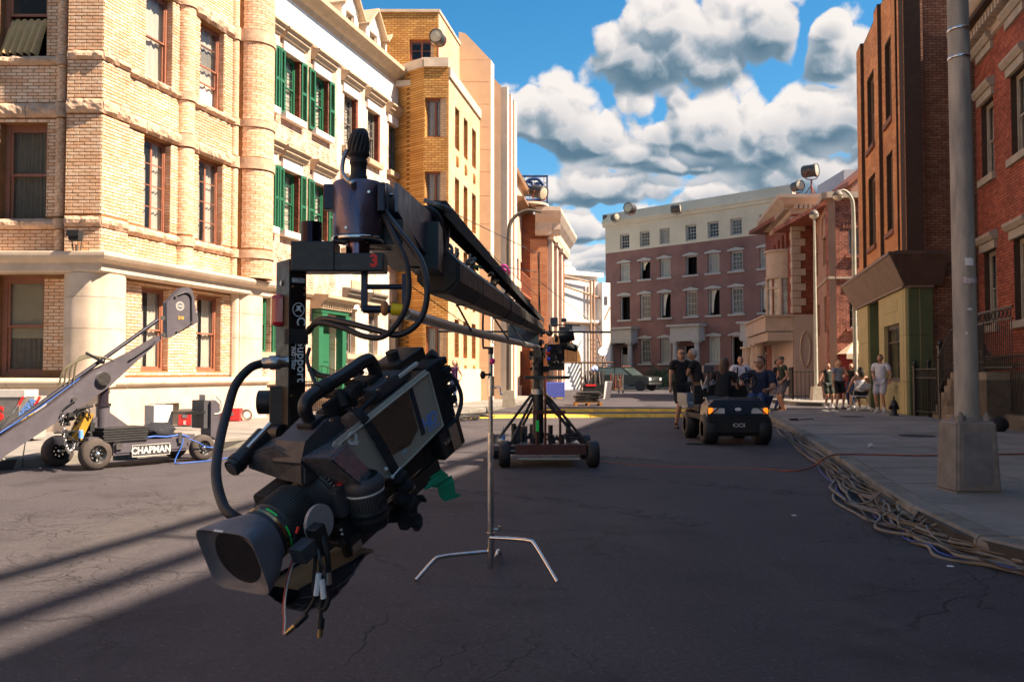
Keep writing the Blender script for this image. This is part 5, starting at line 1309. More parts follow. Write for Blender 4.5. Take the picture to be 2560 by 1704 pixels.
bb=thing('added_bounce_block','unseen stucco block added on the left to reflect warm light','building',(-15,0,0))  # unseen block added for warm bounce and reflections
b=MB();f_=Face((-13.2,7),(-.28,-1));b.M=f_.M;b.box((0,-8,0),(42,0,11.5));b.build('wall',MATS['peach_stucco'],bb)
for i in range(12):
 for k in range(3):b=MB(f_.M);b.box((1+i*3.2,0,1.6+k*3.2),(2.2+i*3.2,.04,3.6+k*3.2));b.build('window',room_dark,bb)
# shared prop materials
blk=mat('black_anodised',(.014,.014,.017),rough=.38,var=.25,nscale=25,spec=.55,bump=.0004,bscale=300)
blkm=mat('matte_black',(.012,.012,.014),rough=.72,var=.2,nscale=20,bump=.0008,bscale=200)
gun=mat('gunmetal_plum',(.15,.12,.16),rough=.32,metal=.75,var=.05,nscale=9)
chrome=mat('chrome',(.72,.70,.68),rough=.16,metal=1.0,var=.05)
steel=mat('brushed_steel',(.42,.41,.40),rough=.35,metal=1.0,var=.1,nscale=20)
rubber=mat('black_rubber',(.016,.016,.018),rough=.6,var=.15,nscale=12)
graypl=mat('olive_grey_shell',(.40,.375,.31),rough=.42,var=.05,nscale=8,bump=.0006,bscale=500)
dgray=mat('charcoal_plastic',(.06,.06,.067),rough=.5,var=.12,nscale=15,bump=.0006,bscale=250)
hoodm=mat('hood_grey',(.13,.135,.155),rough=.55,var=.14,nscale=14)
lensg=mat('lens_glass',(.004,.006,.012),rough=.02,var=0,spec=1.0,coat=1.0)
white_ink=mat('white_ink',(.78,.78,.78),rough=.6,var=0)
red_ink=mat('red_ink',(.75,.03,.025),rough=.5,var=0)
blue_ink=mat('blue_ink',(.16,.36,.85),rough=.5,var=0)
green_ink=mat('neon_green',(.03,.80,.10),rough=.4,var=0)
velcro=mat('webbing_black',(.022,.021,.023),rough=.95,var=.3,nscale=60,bump=.0015,bscale=400)
nav=mat('navy_anodised',(.03,.035,.06),rough=.35,metal=.5,var=.1)
rope_g=mat('grey_rope',(.22,.25,.27),rough=.85,var=.35,nscale=40)
Lx,Ax,Ux,Oc=Vector((.8487,-.5289,.0016)),Vector((-.4797,-.7711,-.4187)),Vector((-.2226,-.3546,.9081)),Vector((-.3185,2.1491,1.1214))
CM=frame(Oc,Lx,Ax,Ux)
def build_video_camera():
 root=thing('video_camera','grey and black HD broadcast camera with square lens hood hanging from the crane head','video camera',tuple(Oc))
 def part(fn,name,m,parent=root,label=None,M=CM,kind=None):b=MB(M);fn(b); return b.build(name,m,parent,label=label,kind=kind)
 AX= lambda y:Matrix.Translation((0,y,0))
 LT=Matrix.Translation((0,0,-.035)) @ Matrix.Rotation(-math.pi/2,4,'X')
 def f(b):
  b.prism([(-.15,-.078),(.13,-.093),(.165,-.06),(.215,.045),(.205,.072),(-.15,.080)],-.056,.056,axis=0)
 part(f,'body',dgray)
 def f(b):
  bm=bmesh.new();pts=[(-.148,-.076),(.088,-.092),(.118,-.080),(.232,.060),(.222,.078),(-.142,.086)]
  vs=[bm.verts.new((.058,p[0],p[1])) for p in pts];fc=bm.faces.new(vs);r=bmesh.ops.extrude_face_region(bm,geom=[fc]);
  for v in [g_ for g_ in r['geom'] if isinstance(g_,bmesh.types.BMVert)]:v.co.x+=.012
  bmesh.ops.bevel(bm,geom=[e for e in bm.edges],offset=.0035,segments=2,affect='EDGES');b.bm(bm)
 sp_=part(f,'side_panel',graypl)
 def f(b):
  b.tube([(.072,-.140,.078),(.072,.215,.070),(.072,.222,.058),(.072,.112,-.074),(.072,.086,-.086),(.072,-.140,-.070),(.072,-.140,.078)],.0028,6)
 part(f,'panel_rim',graypl,sp_)
 part(lambda b:b.raw([(.0712,-.048,.070),(.0712,.10,.070),(.0712,.105,.05),(.0712,.088,-.035),(.0712,.00,-.050),(.0712,-.045,-.03)],[(0,1,2,3,4,5)]) or b.raw([(.0722,-.048,.070),(.0722,.10,.070),(.0722,.105,.05),(.0722,.088,-.035),(.0722,.00,-.050),(.0722,-.045,-.03)],[(0,1,2,3,4,5)]),'tape_patch',mat('glossy_black_tape',(.012,.012,.014),rough=.16,var=.3,nscale=30,coat=.5,bump=.0012,bscale=60),sp_)
 part(lambda b:b.box((.0705,-.066,-.052),(.0732,-.052,.076)),'tape_strip',mat('blue_black_tape',(.022,.026,.045),rough=.4),sp_)
 def side_text(txt,y,z,size,m,x=.0715,bold=0.0,shear=0.0,sx=1.0,name='marking'):
  M=CM @ Matrix.Translation((x,y,z)) @ Matrix(((0,1,0,0),(-1,0,0,0),(0,0,1,0),(0,0,0,1)))
  t=text_mesh(txt,size,.0012,M,bold=bold,shear=shear,sx=sx); return t.build(name,m,sp_)
 side_text('Q',.171,.060,.040,white_ink,bold=.0015);side_text('HD',-.092,-.034,.044,blue_ink,bold=.0012,shear=.2)
 part(lambda b:b.box((.071,-.128,-.058),(.0725,-.082,-.0555)),'underline',blue_ink,sp_)
 part(lambda b:b.box((.071,.015,-.058),(.0725,.030,-.050)),'sticker',mat('pale_blue_sticker',(.3,.5,.65),rough=.5),sp_)
 part(lambda b:b.cbox((.0,-.185,.0),(.115,.07,.165),bev=.006),'battery',blkm)
 part(lambda b:b.cbox((.03,-.16,-.118),(.085,.10,.075),bev=.005),'connector_box',blk)
 def f(b):
  for i in range(4):b.cyl((.058+.0,-.165+.014*i,-.112),(.079,-.165+.014*i,-.112),.0055,n=8)
  for i in range(3):b.cyl((.04,-.22,.06-i*.04),(.04,-.235,.06-i*.04),.011,n=10)
  b.box((.073,-.185,-.150),(.078,-.15,-.085))
 part(f,'rear_connector',steel)
 def f(b):
  for i,z in enumerate((.07,.045,.02,-.01,-.04)):b.cbox((.045+.006*(i % 2),-.225,z),(.03,.03,.018),bev=.003)
  b.cyl((.0,-.22,.07),(.03,-.235,.09),.014,n=10)
 part(f,'rear_switch',blkm)
 part(lambda b:b.cbox((-.0,-.035,.098),(.09,.15,.035),bev=.008),'top_cover',dgray)
 part(lambda b:b.cbox((.0,-.13,.116),(.085,.11,.03),bev=.006),'wireless_receiver',blk)
 part(lambda b:b.cbox((.005,-.10,.104),(.088,.08,.010),bev=.002),'white_plate',mat('cream_plastic',(.62,.60,.56),rough=.4))
 part(lambda b:b.cyl((0,-.11,.13),(0,-.11,.15),.016,n=12) or b.cyl((0.02,-.2,.09),(.02,-.2,.12),.009,n=8),'top_knob',blkm)
 def f(b):
  b.tube(cr([(0,.20,.095),(0,.212,.14),(0,.200,.165),(0,.15,.170),(0,.07,.168),(0,-.01,.168),(0,-.03,.155),(0,-.034,.115)],6),[.014]*7+[.0165]*36,12)
 h_=part(f,'handle',blk)
 part(lambda b:b.cyl((0,.125,.170),(0,.16,.1705),.0185,n=14) or b.cyl((0,.02,.1685),(0,.04,.1685),.0185,n=14),'handle_collar',rubber,h_)
 part(lambda b:b.cbox((0,.205,.10),(.05,.05,.05),bev=.005) or b.cbox((0,.2,.155),(.042,.035,.04),bev=.006) or b.cyl((-.03,.21,.165),(.03,.21,.165),.008,n=10),'handle_mount',blk,h_)
 def f(b):
  b.cbox((.0,.12,.108),(.05,.09,.025),bev=.004);b.cbox((.01,.07,.125),(.03,.05,.03),bev=.004);b.cyl((-.04,.10,.135),(.045,.10,.135),.011,n=10);b.cyl((-.02,.05,.14),(.03,.04,.13),.009,n=8)
  b.cbox((.02,.15,.125),(.015,.05,.04),bev=.003);b.cyl((.02,.12,.15),(.035,.13,.118),.012,n=10);b.cbox((-.01,.0,.12),(.06,.03,.02),bev=.003);b.cyl((.045,.02,.10),(.045,.10,.092),.006,n=8)
 part(f,'top_fitting',blkm)
 part(lambda b:[b.cyl((x,y,z),(x+.006,y,z+.003),.004,n=8) for x,y,z in ((.05,.17,.10),(.052,.13,.112),(.05,.09,.118),(.05,.03,.11),(.052,.20,.118),(.045,-.02,.12))] and None,'bright_screw',chrome)
 def f(b):
  b.prism([(.15,.04),(.285,.03),(.30,.07),(.27,.105),(.19,.118),(.15,.105)],-.05,.035,axis=0)
 part(f,'viewfinder_arm',dgray)
 def f(b):
  bm=bmesh.new();vs=[(-.135,.245,.045),(-.045,.235,.030),(.035,.265,.012),(.035,.235,.070),(-.05,.215,.100),(-.135,.240,.080),(-.135,.305,.045),(-.045,.305,.030),(.035,.315,.018),(.035,.290,.076),(-.045,.290,.098),(-.135,.300,.080)]
  V=[bm.verts.new(v) for v in vs]
  for q in ((0,1,2,3,4,5),(11,10,9,8,7,6)):bm.faces.new([V[i] for i in q])
  for i in range(6):j=(i+1) % 6;bm.faces.new([V[i],V[i+6],V[j+6],V[j]])
  bmesh.ops.bevel(bm,geom=bm.edges[:],offset=.006,segments=2,affect='EDGES');b.bm(bm)
 part(f,'viewfinder_hood',mat('leather_grey',(.055,.055,.06),rough=.6,var=.3,nscale=30,bump=.002,bscale=90))
 part(lambda b:b.cyl((-.13,.235,.096),(-.13,.345,.072),.020,n=20) and b.cyl((-.13,.32,.0775),(-.13,.333,.0748),.0225,n=20),'microphone_tube',blk)
 part(lambda b:b.cyl((-.128,.345,.072),(-.128,.350,.071),.015,n=20),'tube_cap',dgray)
 part(lambda b:b.cyl((-.115,.22,.116),(-.115,.30,.098),.006,n=8),'chrome_rod',chrome)
 def f(b):
  bm=bmesh.new();vs=[(.030,.20,.070),(.030,.30,.080),(.030,.235,-.030),(.030,.147,-.045),(.082,.205,.068),(.120,.295,.082),(.120,.232,-.022),(.082,.150,-.040)]
  V=[bm.verts.new(v) for v in vs]
  for q in ((0,1,2,3),(7,6,5,4),(0,4,5,1),(1,5,6,2),(2,6,7,3),(3,7,4,0)):bm.faces.new([V[i] for i in q])
  bmesh.ops.recalc_face_normals(bm,faces=bm.faces)
  bmesh.ops.bevel(bm,geom=bm.edges[:],offset=.004,segments=2,affect='EDGES');b.bm(bm)
 ep=part(f,'eyepiece_housing',mat('satin_black_metal',(.12,.118,.13),rough=.26,metal=0,var=.03,nscale=20,coat=.5))
 c0=Vector((.092,.200,-.026));d_=Vector((.0,.12,-1)).normalized()
 Tz=Matrix.Translation(c0) @ (-d_).to_track_quat('Z','Y').to_matrix().to_4x4()
 def ringp(prof,nm,m,n=40):part(lambda b:b.lathe([(r,-z) for r,z in prof],n,Tz),nm,m,ep)
 ringp([(.036,-.01),(.044,0),(.046,.006),(.046,.020),(.044,.022)],'eyepiece_ring',dgray)
 ringp([(.0445,.022),(.0445,.026)],'scale_ring',white_ink)
 ringp([(.043,.026),(.043,.062),(.041,.064)],'eyepiece_barrel',mat('ridged_barrel',(.11,.105,.11),rough=.3,metal=.3,var=.05))
 ringp([(.041,.064),(.044,.068),(.044,.074),(.040,.078),(.043,.084),(.042,.092),(.038,.096),(.040,.104),(.034,.112),(.02,.112)],'eyecup',rubber)
 def f(b):
  for i in range(40):w_=2*math.pi*i/40;p=Matrix.Rotation(w_,4,'Z');b.box((.0428,-.0010,-.060),(.0442,.0010,-.030),Tz @ p)
 part(f,'knurling',rubber,ep,kind='stuff')
 def lr(prof,nm,m,n=48,parent=None): return part(lambda b:b.lathe(prof,n,LT),nm,m,parent or ln)
 ln=part(lambda b:b.lathe([(.03,.13),(.050,.14),(.052,.20),(.060,.205),(.062,.245),(.058,.25)],48,LT),'lens',blkm,label='broadcast zoom lens with ribbed focus ring and square hood')
 lr([(.060,.25),(.066,.252),(.066,.262),(.060,.266)],'scale_ring',blk)
 def f(b):
  for i in range(48):
   if i % 8==7:continue
   w_=2*math.pi*i/48;p=LT @ Matrix.Rotation(w_,4,'Z');b.box((.0655,-.0008,.253),(.0668,.0008,.253+(.007 if i % 4 else .0095)),p)
 part(f,'scale_mark',white_ink,ln,kind='stuff')
 lr([(.057,.266),(.052,.272),(.050,.30),(.053,.312)],'zoom_barrel',dgray)
 lr([(.053,.312),(.058,.316),(.060,.318),(.060,.395),(.056,.400)],'focus_ring',mat('rib_rubber',(.032,.034,.034),rough=.55,var=.1))
 def f(b):
  for i in range(64):w_=2*math.pi*i/64;p=LT @ Matrix.Rotation(w_,4,'Z');b.box((.0595,-.0017,.320),(.0625,.0017,.392),p)
 part(f,'focus_rib',mat('rib_rubber',''),ln,kind='stuff') if False else part(f,'focus_rib',MATS['rib_rubber'],ln,kind='stuff')
 lr([(.056,.400),(.0595,.402),(.0595,.412)],'front_ring',dgray)
 lr([(.0597,.412),(.0597,.419)],'gold_ring',mat('brass_ring',(.45,.30,.14),rough=.25,metal=1))
 lr([(.0597,.419),(.060,.430),(.056,.434)],'front_collar',blk)
 def f(b):
  for w0,w1 in ((-.35,.05),(.12,.85),(1.0,1.3),(1.55,1.95),(-1.3,-.8),(2.6,3.4)):
   n=8
   for i in range(n):
    a_,c_=w0+(w1-w0)*i/n,w0+(w1-w0)*(i+1)/n
    q=[Vector((.0600*math.cos(w),.0600*math.sin(w),z)) for w,z in ((a_,.4045),(c_,.4045),(c_,.409),(a_,.409))]
    b.raw([LT @ v for v in q],[(0,1,2,3)])
 part(f,'green_mark',green_ink,ln)
 def hood_prof(r0,hw,hh,y,inner=False,n=48,z0=-.035,pw=5.0,cut=0.0):
  out=[]
  for i in range(n):
   w_=2*math.pi*i/n;c,s=math.cos(w_),math.sin(w_);k=(abs(c)**pw+abs(s)**pw)**(-1/pw)
   out.append(Vector((hw*c*k,y,z0+hh*s*k)))
  return out
 def f(b):
  rings=[hood_prof(0,.058,.058,.425,pw=2),hood_prof(0,.064,.062,.440,pw=2.4),hood_prof(0,.076,.067,.468,pw=4),hood_prof(0,.084,.072,.512,pw=7),hood_prof(0,.0825,.0705,.514,pw=7),hood_prof(0,.0785,.0665,.512,pw=7),hood_prof(0,.073,.064,.504,pw=5),hood_prof(0,.0635,.0615,.499,pw=2.4),hood_prof(0,.060,.060,.497,pw=2)]
  vs=[p for r in rings for p in r];n=48;fs=[]
  for k in range(len(rings)-1):
   for i in range(n):fs.append((k*n+i,k*n+(i+1) % n,(k+1)*n+(i+1) % n,(k+1)*n+i))
  b.raw(vs,fs,True)
 hd=part(f,'lens_hood',hoodm,ln)
 md=hd.modifiers.new('edge','EDGE_SPLIT');md.split_angle=math.radians(50)
 lr([(.0605,.498),(.059,.489),(.056,.488),(.055,.480),(.052,.479),(.051,.471),(.048,.470),(.047,.461)],'inner_ring',blk)
 part(lambda b:b.lathe([(.0475,.462),(.042,.471),(.032,.478),(.017,.483),(1e-5,.4845)],40,LT),'front_glass',lensg,ln)
 part(lambda b:b.lathe([(.0515,.4795),(.0530,.4796)],40,LT) and b.lathe([(.0560,.4882),(.0575,.4884)],40,LT),'glass_rim',steel,ln)
 part(lambda b:b.sphere((.012,.480,-.018),.004,8,6) and b.sphere((-.02,.476,-.055),.003,8,6,sc=(2.2,1,1)),'glint_bead',chrome,ln)  # chrome beads stand in for highlights on the front glass
 part(lambda b:b.box((-.018,.511,.0352),(.008,.5150,.0375)),'label_tag',white_ink,ln)
 part(lambda b:b.cbox((-.062,.28,-.03),(.05,.15,.09),bev=.010),'servo_grip',blkm,ln)
 part(lambda b:b.cbox((.045,.225,-.05),(.06,.09,.075),bev=.012),'servo_motor',dgray,ln)
 M_=CM @ Matrix.Translation((.0758,.232,-.02)) @ Matrix(((0,1,0,0),(-1,0,0,0),(0,0,1,0),(0,0,0,1)))
 part(lambda b:b.box((.05,.215,-.0125),(.0745,.250,-.0115)),'red_mark',red_ink,ln)
 def f(b):b.cyl((.078,.345,-.045),(.086,.345,-.045),.040,n=40)
 dm=part(f,'disc_motor',mat('pale_grey_disc',(.34,.33,.34),rough=.35,var=.04))
 part(lambda b:b.cbox((.102,.375,-.062),(.03,.030,.062),bev=.003),'motor_block',blk,dm)
 part(lambda b:b.cbox((.092,.412,-.066),(.036,.045,.034),bev=.003),'plug',dgray,dm)
 part(lambda b:b.cyl((.086,.33,-.02),(.088,.33,-.02),.003,n=8),'bright_screw',chrome,dm)
 def f(b):
  rr=random.Random(3)
  for i in range(12):x,y,z=rr.uniform(.05,.08),rr.uniform(.18,.30),rr.uniform(-.145,-.085);b.cyl((x,y,z),(x+.003,y+.002,z+.002),rr.uniform(.0015,.0035),n=8)
 part(f,'plate_screw',chrome)
 def f(b):
  b.cbox((.03,.22,-.115),(.08,.13,.05),bev=.004);b.cbox((.055,.24,-.14),(.05,.08,.02),bev=.003);b.cyl((.06,.20,-.12),(.10,.20,-.12),.016,n=12);b.cyl((.02,.30,-.125),(.08,.30,-.125),.010,n=10)
 part(f,'plate_bracket',blk)
 part(lambda b:b.box((.035,-.11,-.188),(.05,.27,-.150)) and b.box((-.035,-.11,-.188),(-.02,.27,-.150)),'rail',blk)
 part(lambda b:b.box((.0502,.00,-.168),(.052,.17,-.158)) and b.cbox((.045,.245,-.168),(.03,.035,.03),bev=.003),'rail_insert',steel)
 part(lambda b:b.prism([(-.10,-.15),(.02,-.135),(.08,-.12),(.02,-.095),(-.10,-.09)],.0,.045,axis=0),'shoulder_pad',rubber)
 def band(b,pts,w,axis=Vector((0,1,0)),t=.002):
  P=cr(pts,6);vs=[];
  for i,p in enumerate(P):vs+=[p-axis*w/2,p+axis*w/2]
  b.raw(vs,[(2*i,2*i+1,2*i+3,2*i+2) for i in range(len(P)-1)]);vs2=[v-Vector((t,0,0)) for v in vs];b.raw(vs2,[(2*i,2*i+1,2*i+3,2*i+2) for i in range(len(P)-1)])
 part(lambda b:band(b,[(-.05,.125,.105),(.03,.125,.112),(.066,.122,.098),(.078,.108,.04),(.080,.088,-.04),(.076,.075,-.09),(.062,.07,-.14),(.05,.06,-.19)],.030,Vector((0,.96,.25))),'strap',velcro)
 def f(b):
  P=cr([(.078,.078,-.085),(.085,.07,-.12),(.075,.085,-.15),(.08,.06,-.18),(.06,.08,-.21),(.07,.05,-.235)],6);b.tube(P,[.018+.006*math.sin(i*1.3) for i in range(len(P))],8)
 part(f,'strap_tail',velcro)
 part(lambda b:b.tube([(.083,.098,-.078),(.085,.066,-.072)],.0022,5) and b.sphere((.084,.100,-.078),.005,8,6) and b.sphere((.084,.112,-.05),.005,8,6),'strap_buckle',white_ink)
 def f(b):
  P=cr([(.03,.11,-.19),(.04,.04,-.215),(.03,-.02,-.215),(.04,-.035,-.23)],5);b.tube(P,[.012,.014,.016,.015,.016,.014,.012,.013,.012,.011,.012,.010,.010,.008,.006,.004][:len(P)],6)
 part(f,'torn_tape',velcro)
 def f(b):
  n,m=14,8;vs=[];fs=[]
  for i in range(n+1):
   for k in range(m+1):
    t=i/n;h=k/m;y=.43-.23*t;w_=math.pi*h
    sag=math.sin(math.pi*min(1,t*1.1+.08))**.6
    vs.append((.062*math.cos(w_),y,-.175-.075*math.sin(w_)*sag-.04*t+.02*(1-t)*abs(math.cos(w_))))
  w2=m+1
  for i in range(n):
   for k in range(m):fs.append((i*w2+k,(i+1)*w2+k,(i+1)*w2+k+1,i*w2+k+1))
  b.raw(vs,fs,True);b.raw([(x*.94,y,z+.004) for x,y,z in vs],fs,True)
 bg_=part(f,'padded_bag',mat('quilted_navy_black',(.035,.038,.052),rough=.7,var=.2,nscale=20,bump=.003,bscale=45))
 def f(b):
  for k in (1.2,2.6,4.0,5.4,6.8):
   pts=[]
   for i in range(15):t=i/14;h=k/8;y=.43-.23*t;w_=math.pi*h;sag=math.sin(math.pi*min(1,t*1.1+.08))**.6;pts.append((.0635*math.cos(w_),y,-.1765-.076*math.sin(w_)*sag-.04*t+.02*(1-t)*abs(math.cos(w_))))
   b.tube(pts,.0010,4,cap=False)
  for t in [i/13 for i in range(1,13)]:
   pts=[]
   for q in range(9):h=q/8;w_=math.pi*h;sag=math.sin(math.pi*min(1,t*1.1+.08))**.6;pts.append((.0635*math.cos(w_),.43-.23*t,-.1765-.076*math.sin(w_)*sag-.04*t+.02*(1-t)*abs(math.cos(w_))))
   a_=int(t*29) % 4;b.tube(pts[a_:a_+4],.0010,4,cap=False)
 part(f,'bag_seam',mat('pale_seam',(.16,.17,.20),rough=.8),bg_)
 part(lambda b:b.raw([(-.055,.42,-.165),(.055,.42,-.165),(.058,.21,-.205),(-.058,.21,-.205)],[(0,1,2,3)]),'bag_lining',mat('olive_lining',(.09,.085,.055),rough=.85,var=.2),bg_)
 def f(b):
  P=[Vector(p) for p in ((.05,-.06,-.180),(.058,-.075,-.20),(.055,-.09,-.205),(.06,-.10,-.225),(.058,-.098,-.255),(.064,-.108,-.275))];vs=[]
  for i,p in enumerate(P):w_=(.03,.04,.036,.022,.02,.024)[i];vs+=[p+Vector((-.01,w_,.003*i)),p+Vector((.01,-w_,-.006+.002*i))]
  b.raw(vs,[(2*i,2*i+1,2*i+3,2*i+2) for i in range(5)],False)
  b.raw([v+Vector((.002,.001,0)) for v in vs],[(2*i,2*i+1,2*i+3,2*i+2) for i in range(5)],False)
  b.raw([(.05,-.06,-.175),(.06,-.10,-.175),(.066,-.115,-.20),(.055,-.075,-.21)],[(0,1,2,3)])
 part(f,'green_cloth',mat('green_gaffer_cloth',(.01,.30,.16),rough=.7,var=.1))
 part(lambda b:b.tube(cr([(.03,-.20,.06),(.05,-.25,.02),(.05,-.27,-.05),(.04,-.24,-.10),(.03,-.19,-.12)],6),.006,8),'rear_cable',dgray)
 W4=Matrix.Identity(4)
 def dang(uv,r,nm,m,Y=1.83):part(lambda b:b.tube(cr([R(u,v,Y+dy) for u,v,dy in uv],6),r,7),nm,m,M=W4)
 dang([(793,1335,0),(806,1345,-.01),(818,1385,-.01),(822,1440,0),(820,1500,0),(806,1522,0),(790,1500,.01)],.0065,'loose_cable',rubber)
 dang([(795,1340,0),(788,1400,-.01),(783,1470,-.01),(788,1490,0),(775,1515,0),(762,1535,.0)],.0042,'loose_cable',rubber)
 dang([(797,1340,0),(800,1400,-.02),(803,1450,-.01),(802,1530,0),(802,1560,.0)],.0040,'loose_cable',rubber)
 dang([(796,1360,0),(798,1390,-.03),(812,1425,-.02),(812,1450,-.02)],.003,'loose_cable',dgray)
 dang([(735,1330,0),(738,1370,0),(740,1398,.0)],.003,'loose_cable',rubber)
 dang([(775,1357,0),(750,1378,-.01),(735,1392,-.02)],.0045,'white_plug',white_ink)
 dang([(733,1398,-.02),(720,1440,-.01),(713,1480,0),(709,1520,0),(711,1550,0),(709,1584,0)],.0032,'red_white_cord',mat('red_cord',(.5,.10,.08),rough=.6))
 dang([(736,1398,-.02),(722.5,1440,-.012),(715.5,1480,-.004),(712,1520,-.004),(713.5,1550,-.004),(711,1584,-.004)],.0018,'white_strand',white_ink)
 dang([(746,1316,-.05),(741,1332,-.05)],.003,'red_tag',red_ink)
 for a_,b_ in (((797,1432),(790,1487)),((804,1448),(809,1495))):dang([(*a_,-.03),(*b_,-.03)],.0062,'white_sleeve',white_ink)
 for a_,b_,c_ in (((766,1535),(738,1562),(715,1582)),((803,1545),(801,1570),(799,1592))):
  dang([(*a_,0),(*b_,0)],.0075,'plug',blk);dang([(*b_,0),(*c_,0)],.0058,'plug_tip',mat('brass_tip',(.5,.36,.18),rough=.3,metal=1))
 dang([(818,1430,-.01),(820,1460,-.01)],.0085,'plug',steel)
 return root
build_video_camera()
# camera crane
def build_crane():
 PIV=Vector((.355,12.0,1.89));base=Vector((.355,12.0,0))
 root=thing('camera_crane','long black camera crane with octagonal arm, mast and four-wheeled maroon base in the street','camera crane',tuple(base))
 W4=Matrix.Identity(4)
 def part(fn,name,m,parent=root,label=None,M=W4,kind=None):b=MB(M);fn(b); return b.build(name,m,parent,label=label,kind=kind)
 Y=2.36
 A_,B_,C_=R(690,800,2.42),R(722,800,2.345),R(765,800,2.37);D_=A_+C_-B_
 ztop,zbot=R(722,648,2.35).z,R(722,1118,2.345).z
 pts=[(p.x,p.y) for p in (A_,B_,C_,D_)]
 head=part(lambda b:b.prism(pts,zbot,ztop,axis=2),'head_post',mat('dark_bronze_anodised',(.022,.016,.016),rough=.4,metal=.3,var=.15,nscale=12),label='upright post of the remote head with logo plate')
 fx=(C_-B_);fx.z=0;wpl=fx.length;fx.normalize();fn_=Vector((fx.y,-fx.x,0));
 PF=frame(Vector((B_.x,B_.y,0)),fx,fn_,Vector((0,0,1)))
 zz= lambda v:R(742,v,2.357).z
 part(lambda b:b.box((.004,.0,zz(1060)),(wpl-.003,.004,zz(690))),'logo_plate',mat('glossy_black',(.006,.006,.008),rough=.15,var=.1,coat=.6),head,M=PF)
 part(lambda b:b.box((.006,.0045,zz(707)),(wpl-.006,.0055,zz(695))),'name_label',mat('label_grey',(.45,.44,.42),rough=.6,var=.35,nscale=160),head,M=PF)
 cx,cz=wpl*.52,zz(774)
 def ringf(b):
  n=32;r0,r1=.0145,.0165
  b.raw([(cx+r*math.cos(2*math.pi*i/n),.0052,cz+r*1.15*math.sin(2*math.pi*i/n)) for r in (r0,r1) for i in range(n)],[(i,(i+1) % n,n+(i+1) % n,n+i) for i in range(n)])
  b.raw([(cx-.010,.0052,cz-.006),(cx+.001,.0052,cz-.001),(cx+.010,.0052,cz-.008),(cx+.004,.0052,cz+.004),(cx+.009,.0052,cz+.011),(cx-.006,.0052,cz+.010),(cx-.004,.0052,cz+.003)],[(0,1,6),(1,2,3),(1,3,6),(3,4,5),(3,5,6)])
 part(ringf,'globe_logo',white_ink,head,M=PF)
 def vtext(txt,x,v,size,m=white_ink):
  T=PF @ Matrix.Translation((x,.0062,zz(v))) @ Matrix(((0,0,1,0),(0,1,0,0),(-1,0,0,0),(0,0,0,1))) @ Matrix.Diagonal((1,-1,1,1))
  t=text_mesh(txt,size,.0008,T,bold=.0004); return t.build('lettering',m,head)
 vtext('a Support',wpl*.70,892,.034);vtext('C',wpl*.66,803,.034);vtext('PHO : 0407',wpl*.22,895,.0125);vtext('_________',wpl*.50,880,.016)
 part(lambda b:[b.cyl((x,.004,z),(x,.008,z),.0035,n=8) for x,z in ((.008,zz(717)),(wpl-.006,zz(720)),(.007,zz(848)),(.007,zz(988)),(wpl-.006,zz(986)),(wpl-.006,zz(735)))] and None,'brass_screw',MATS['brass_tip'],head,M=PF)
 def tape(b):b.box((-.002,-.07,zz(860)),(wpl+.004,.008,zz(822)))
 part(tape,'tape_band',velcro,head,M=PF)
 LF_d=(A_-B_);LF_d.z=0;lw=LF_d.length;LF_d.normalize();PL=frame(Vector((B_.x,B_.y,0)),LF_d,Vector((LF_d.y,-LF_d.x,0))*(1 if Vector((LF_d.y,-LF_d.x,0)).dot(-B_)>0 else -1),Vector((0,0,1)))
 part(lambda b:[b.cyl((lw*.55,0,z),(lw*.55,.004,z),.007,n=12) for z in (zz(705),zz(1040))] and None,'cap_screw',steel,head,M=PL)
 part(lambda b:b.cbox((R(694,775,2.38).x,2.40,R(694,775,2.38).z),(.034,.05,.088),bev=.012),'red_lamp',mat('red_lens',(.45,.006,.02),rough=.12,var=.1,coat=.8),head)
 tm=R(668,1005,2.42);part(lambda b:b.cyl((tm.x-.022,tm.y,tm.z),(tm.x+.06,tm.y,tm.z),.033,n=28),'tilt_motor',blk,head)
 q=R(700,1075,2.40);part(lambda b:b.cbox((q.x,q.y+.01,q.z),(.05,.06,.24),bev=.004) and b.cyl((q.x-.01,q.y-.03,R(700,1080,2.4).z),(q.x+.02,q.y-.05,R(700,1080,2.4).z),.024,n=20),'tilt_gearbox',blk,head)
 zz2= lambda v:R(850,v,Y).z;xx= lambda u,y=Y:R(u,640,y).x
 br=part(lambda b:b.cbox(((xx(731)+xx(840))/2,Y+.02,(zz2(680)+zz2(605))/2),(xx(840)-xx(731),.085,zz2(605)-zz2(680)),bev=.004),'bracket',blk,head)
 part(lambda b:b.cbox(((xx(836)+xx(962))/2,Y+.02,(zz2(680)+zz2(634))/2),(xx(962)-xx(836),.078,zz2(634)-zz2(680)),bev=.004),'bracket_arm',blk,head)
 t=text_mesh('3',.045,.002,Matrix.Translation((xx(938),Y-.0205,zz2(655)))  ,bold=.0018);t.build('red_number',red_ink,head)
 part(lambda b:b.cyl((xx(774),Y+.02,zz2(606)),(xx(774),Y+.02,zz2(553)),(xx(801)-xx(748))/2,n=32),'pan_motor',mat('violet_black',(.02,.012,.025),rough=.2,metal=.8,var=.1),head)
 dx=xx(891,2.40);dr=.0685
 drum=part(lambda b:b.lathe([(.03,zz2(446)),(dr-.004,zz2(446)),(dr,zz2(449)),(dr,zz2(584))],48,Matrix.Translation((dx,2.42,0))),'drum',gun)
 part(lambda b:b.lathe([(dr+.001,zz2(598)),(dr+.004,zz2(596)),(dr+.004,zz2(588)),(dr,zz2(585)),(.02,zz2(585))],48,Matrix.Translation((dx,2.42,0))),'drum_rim',chrome,drum)
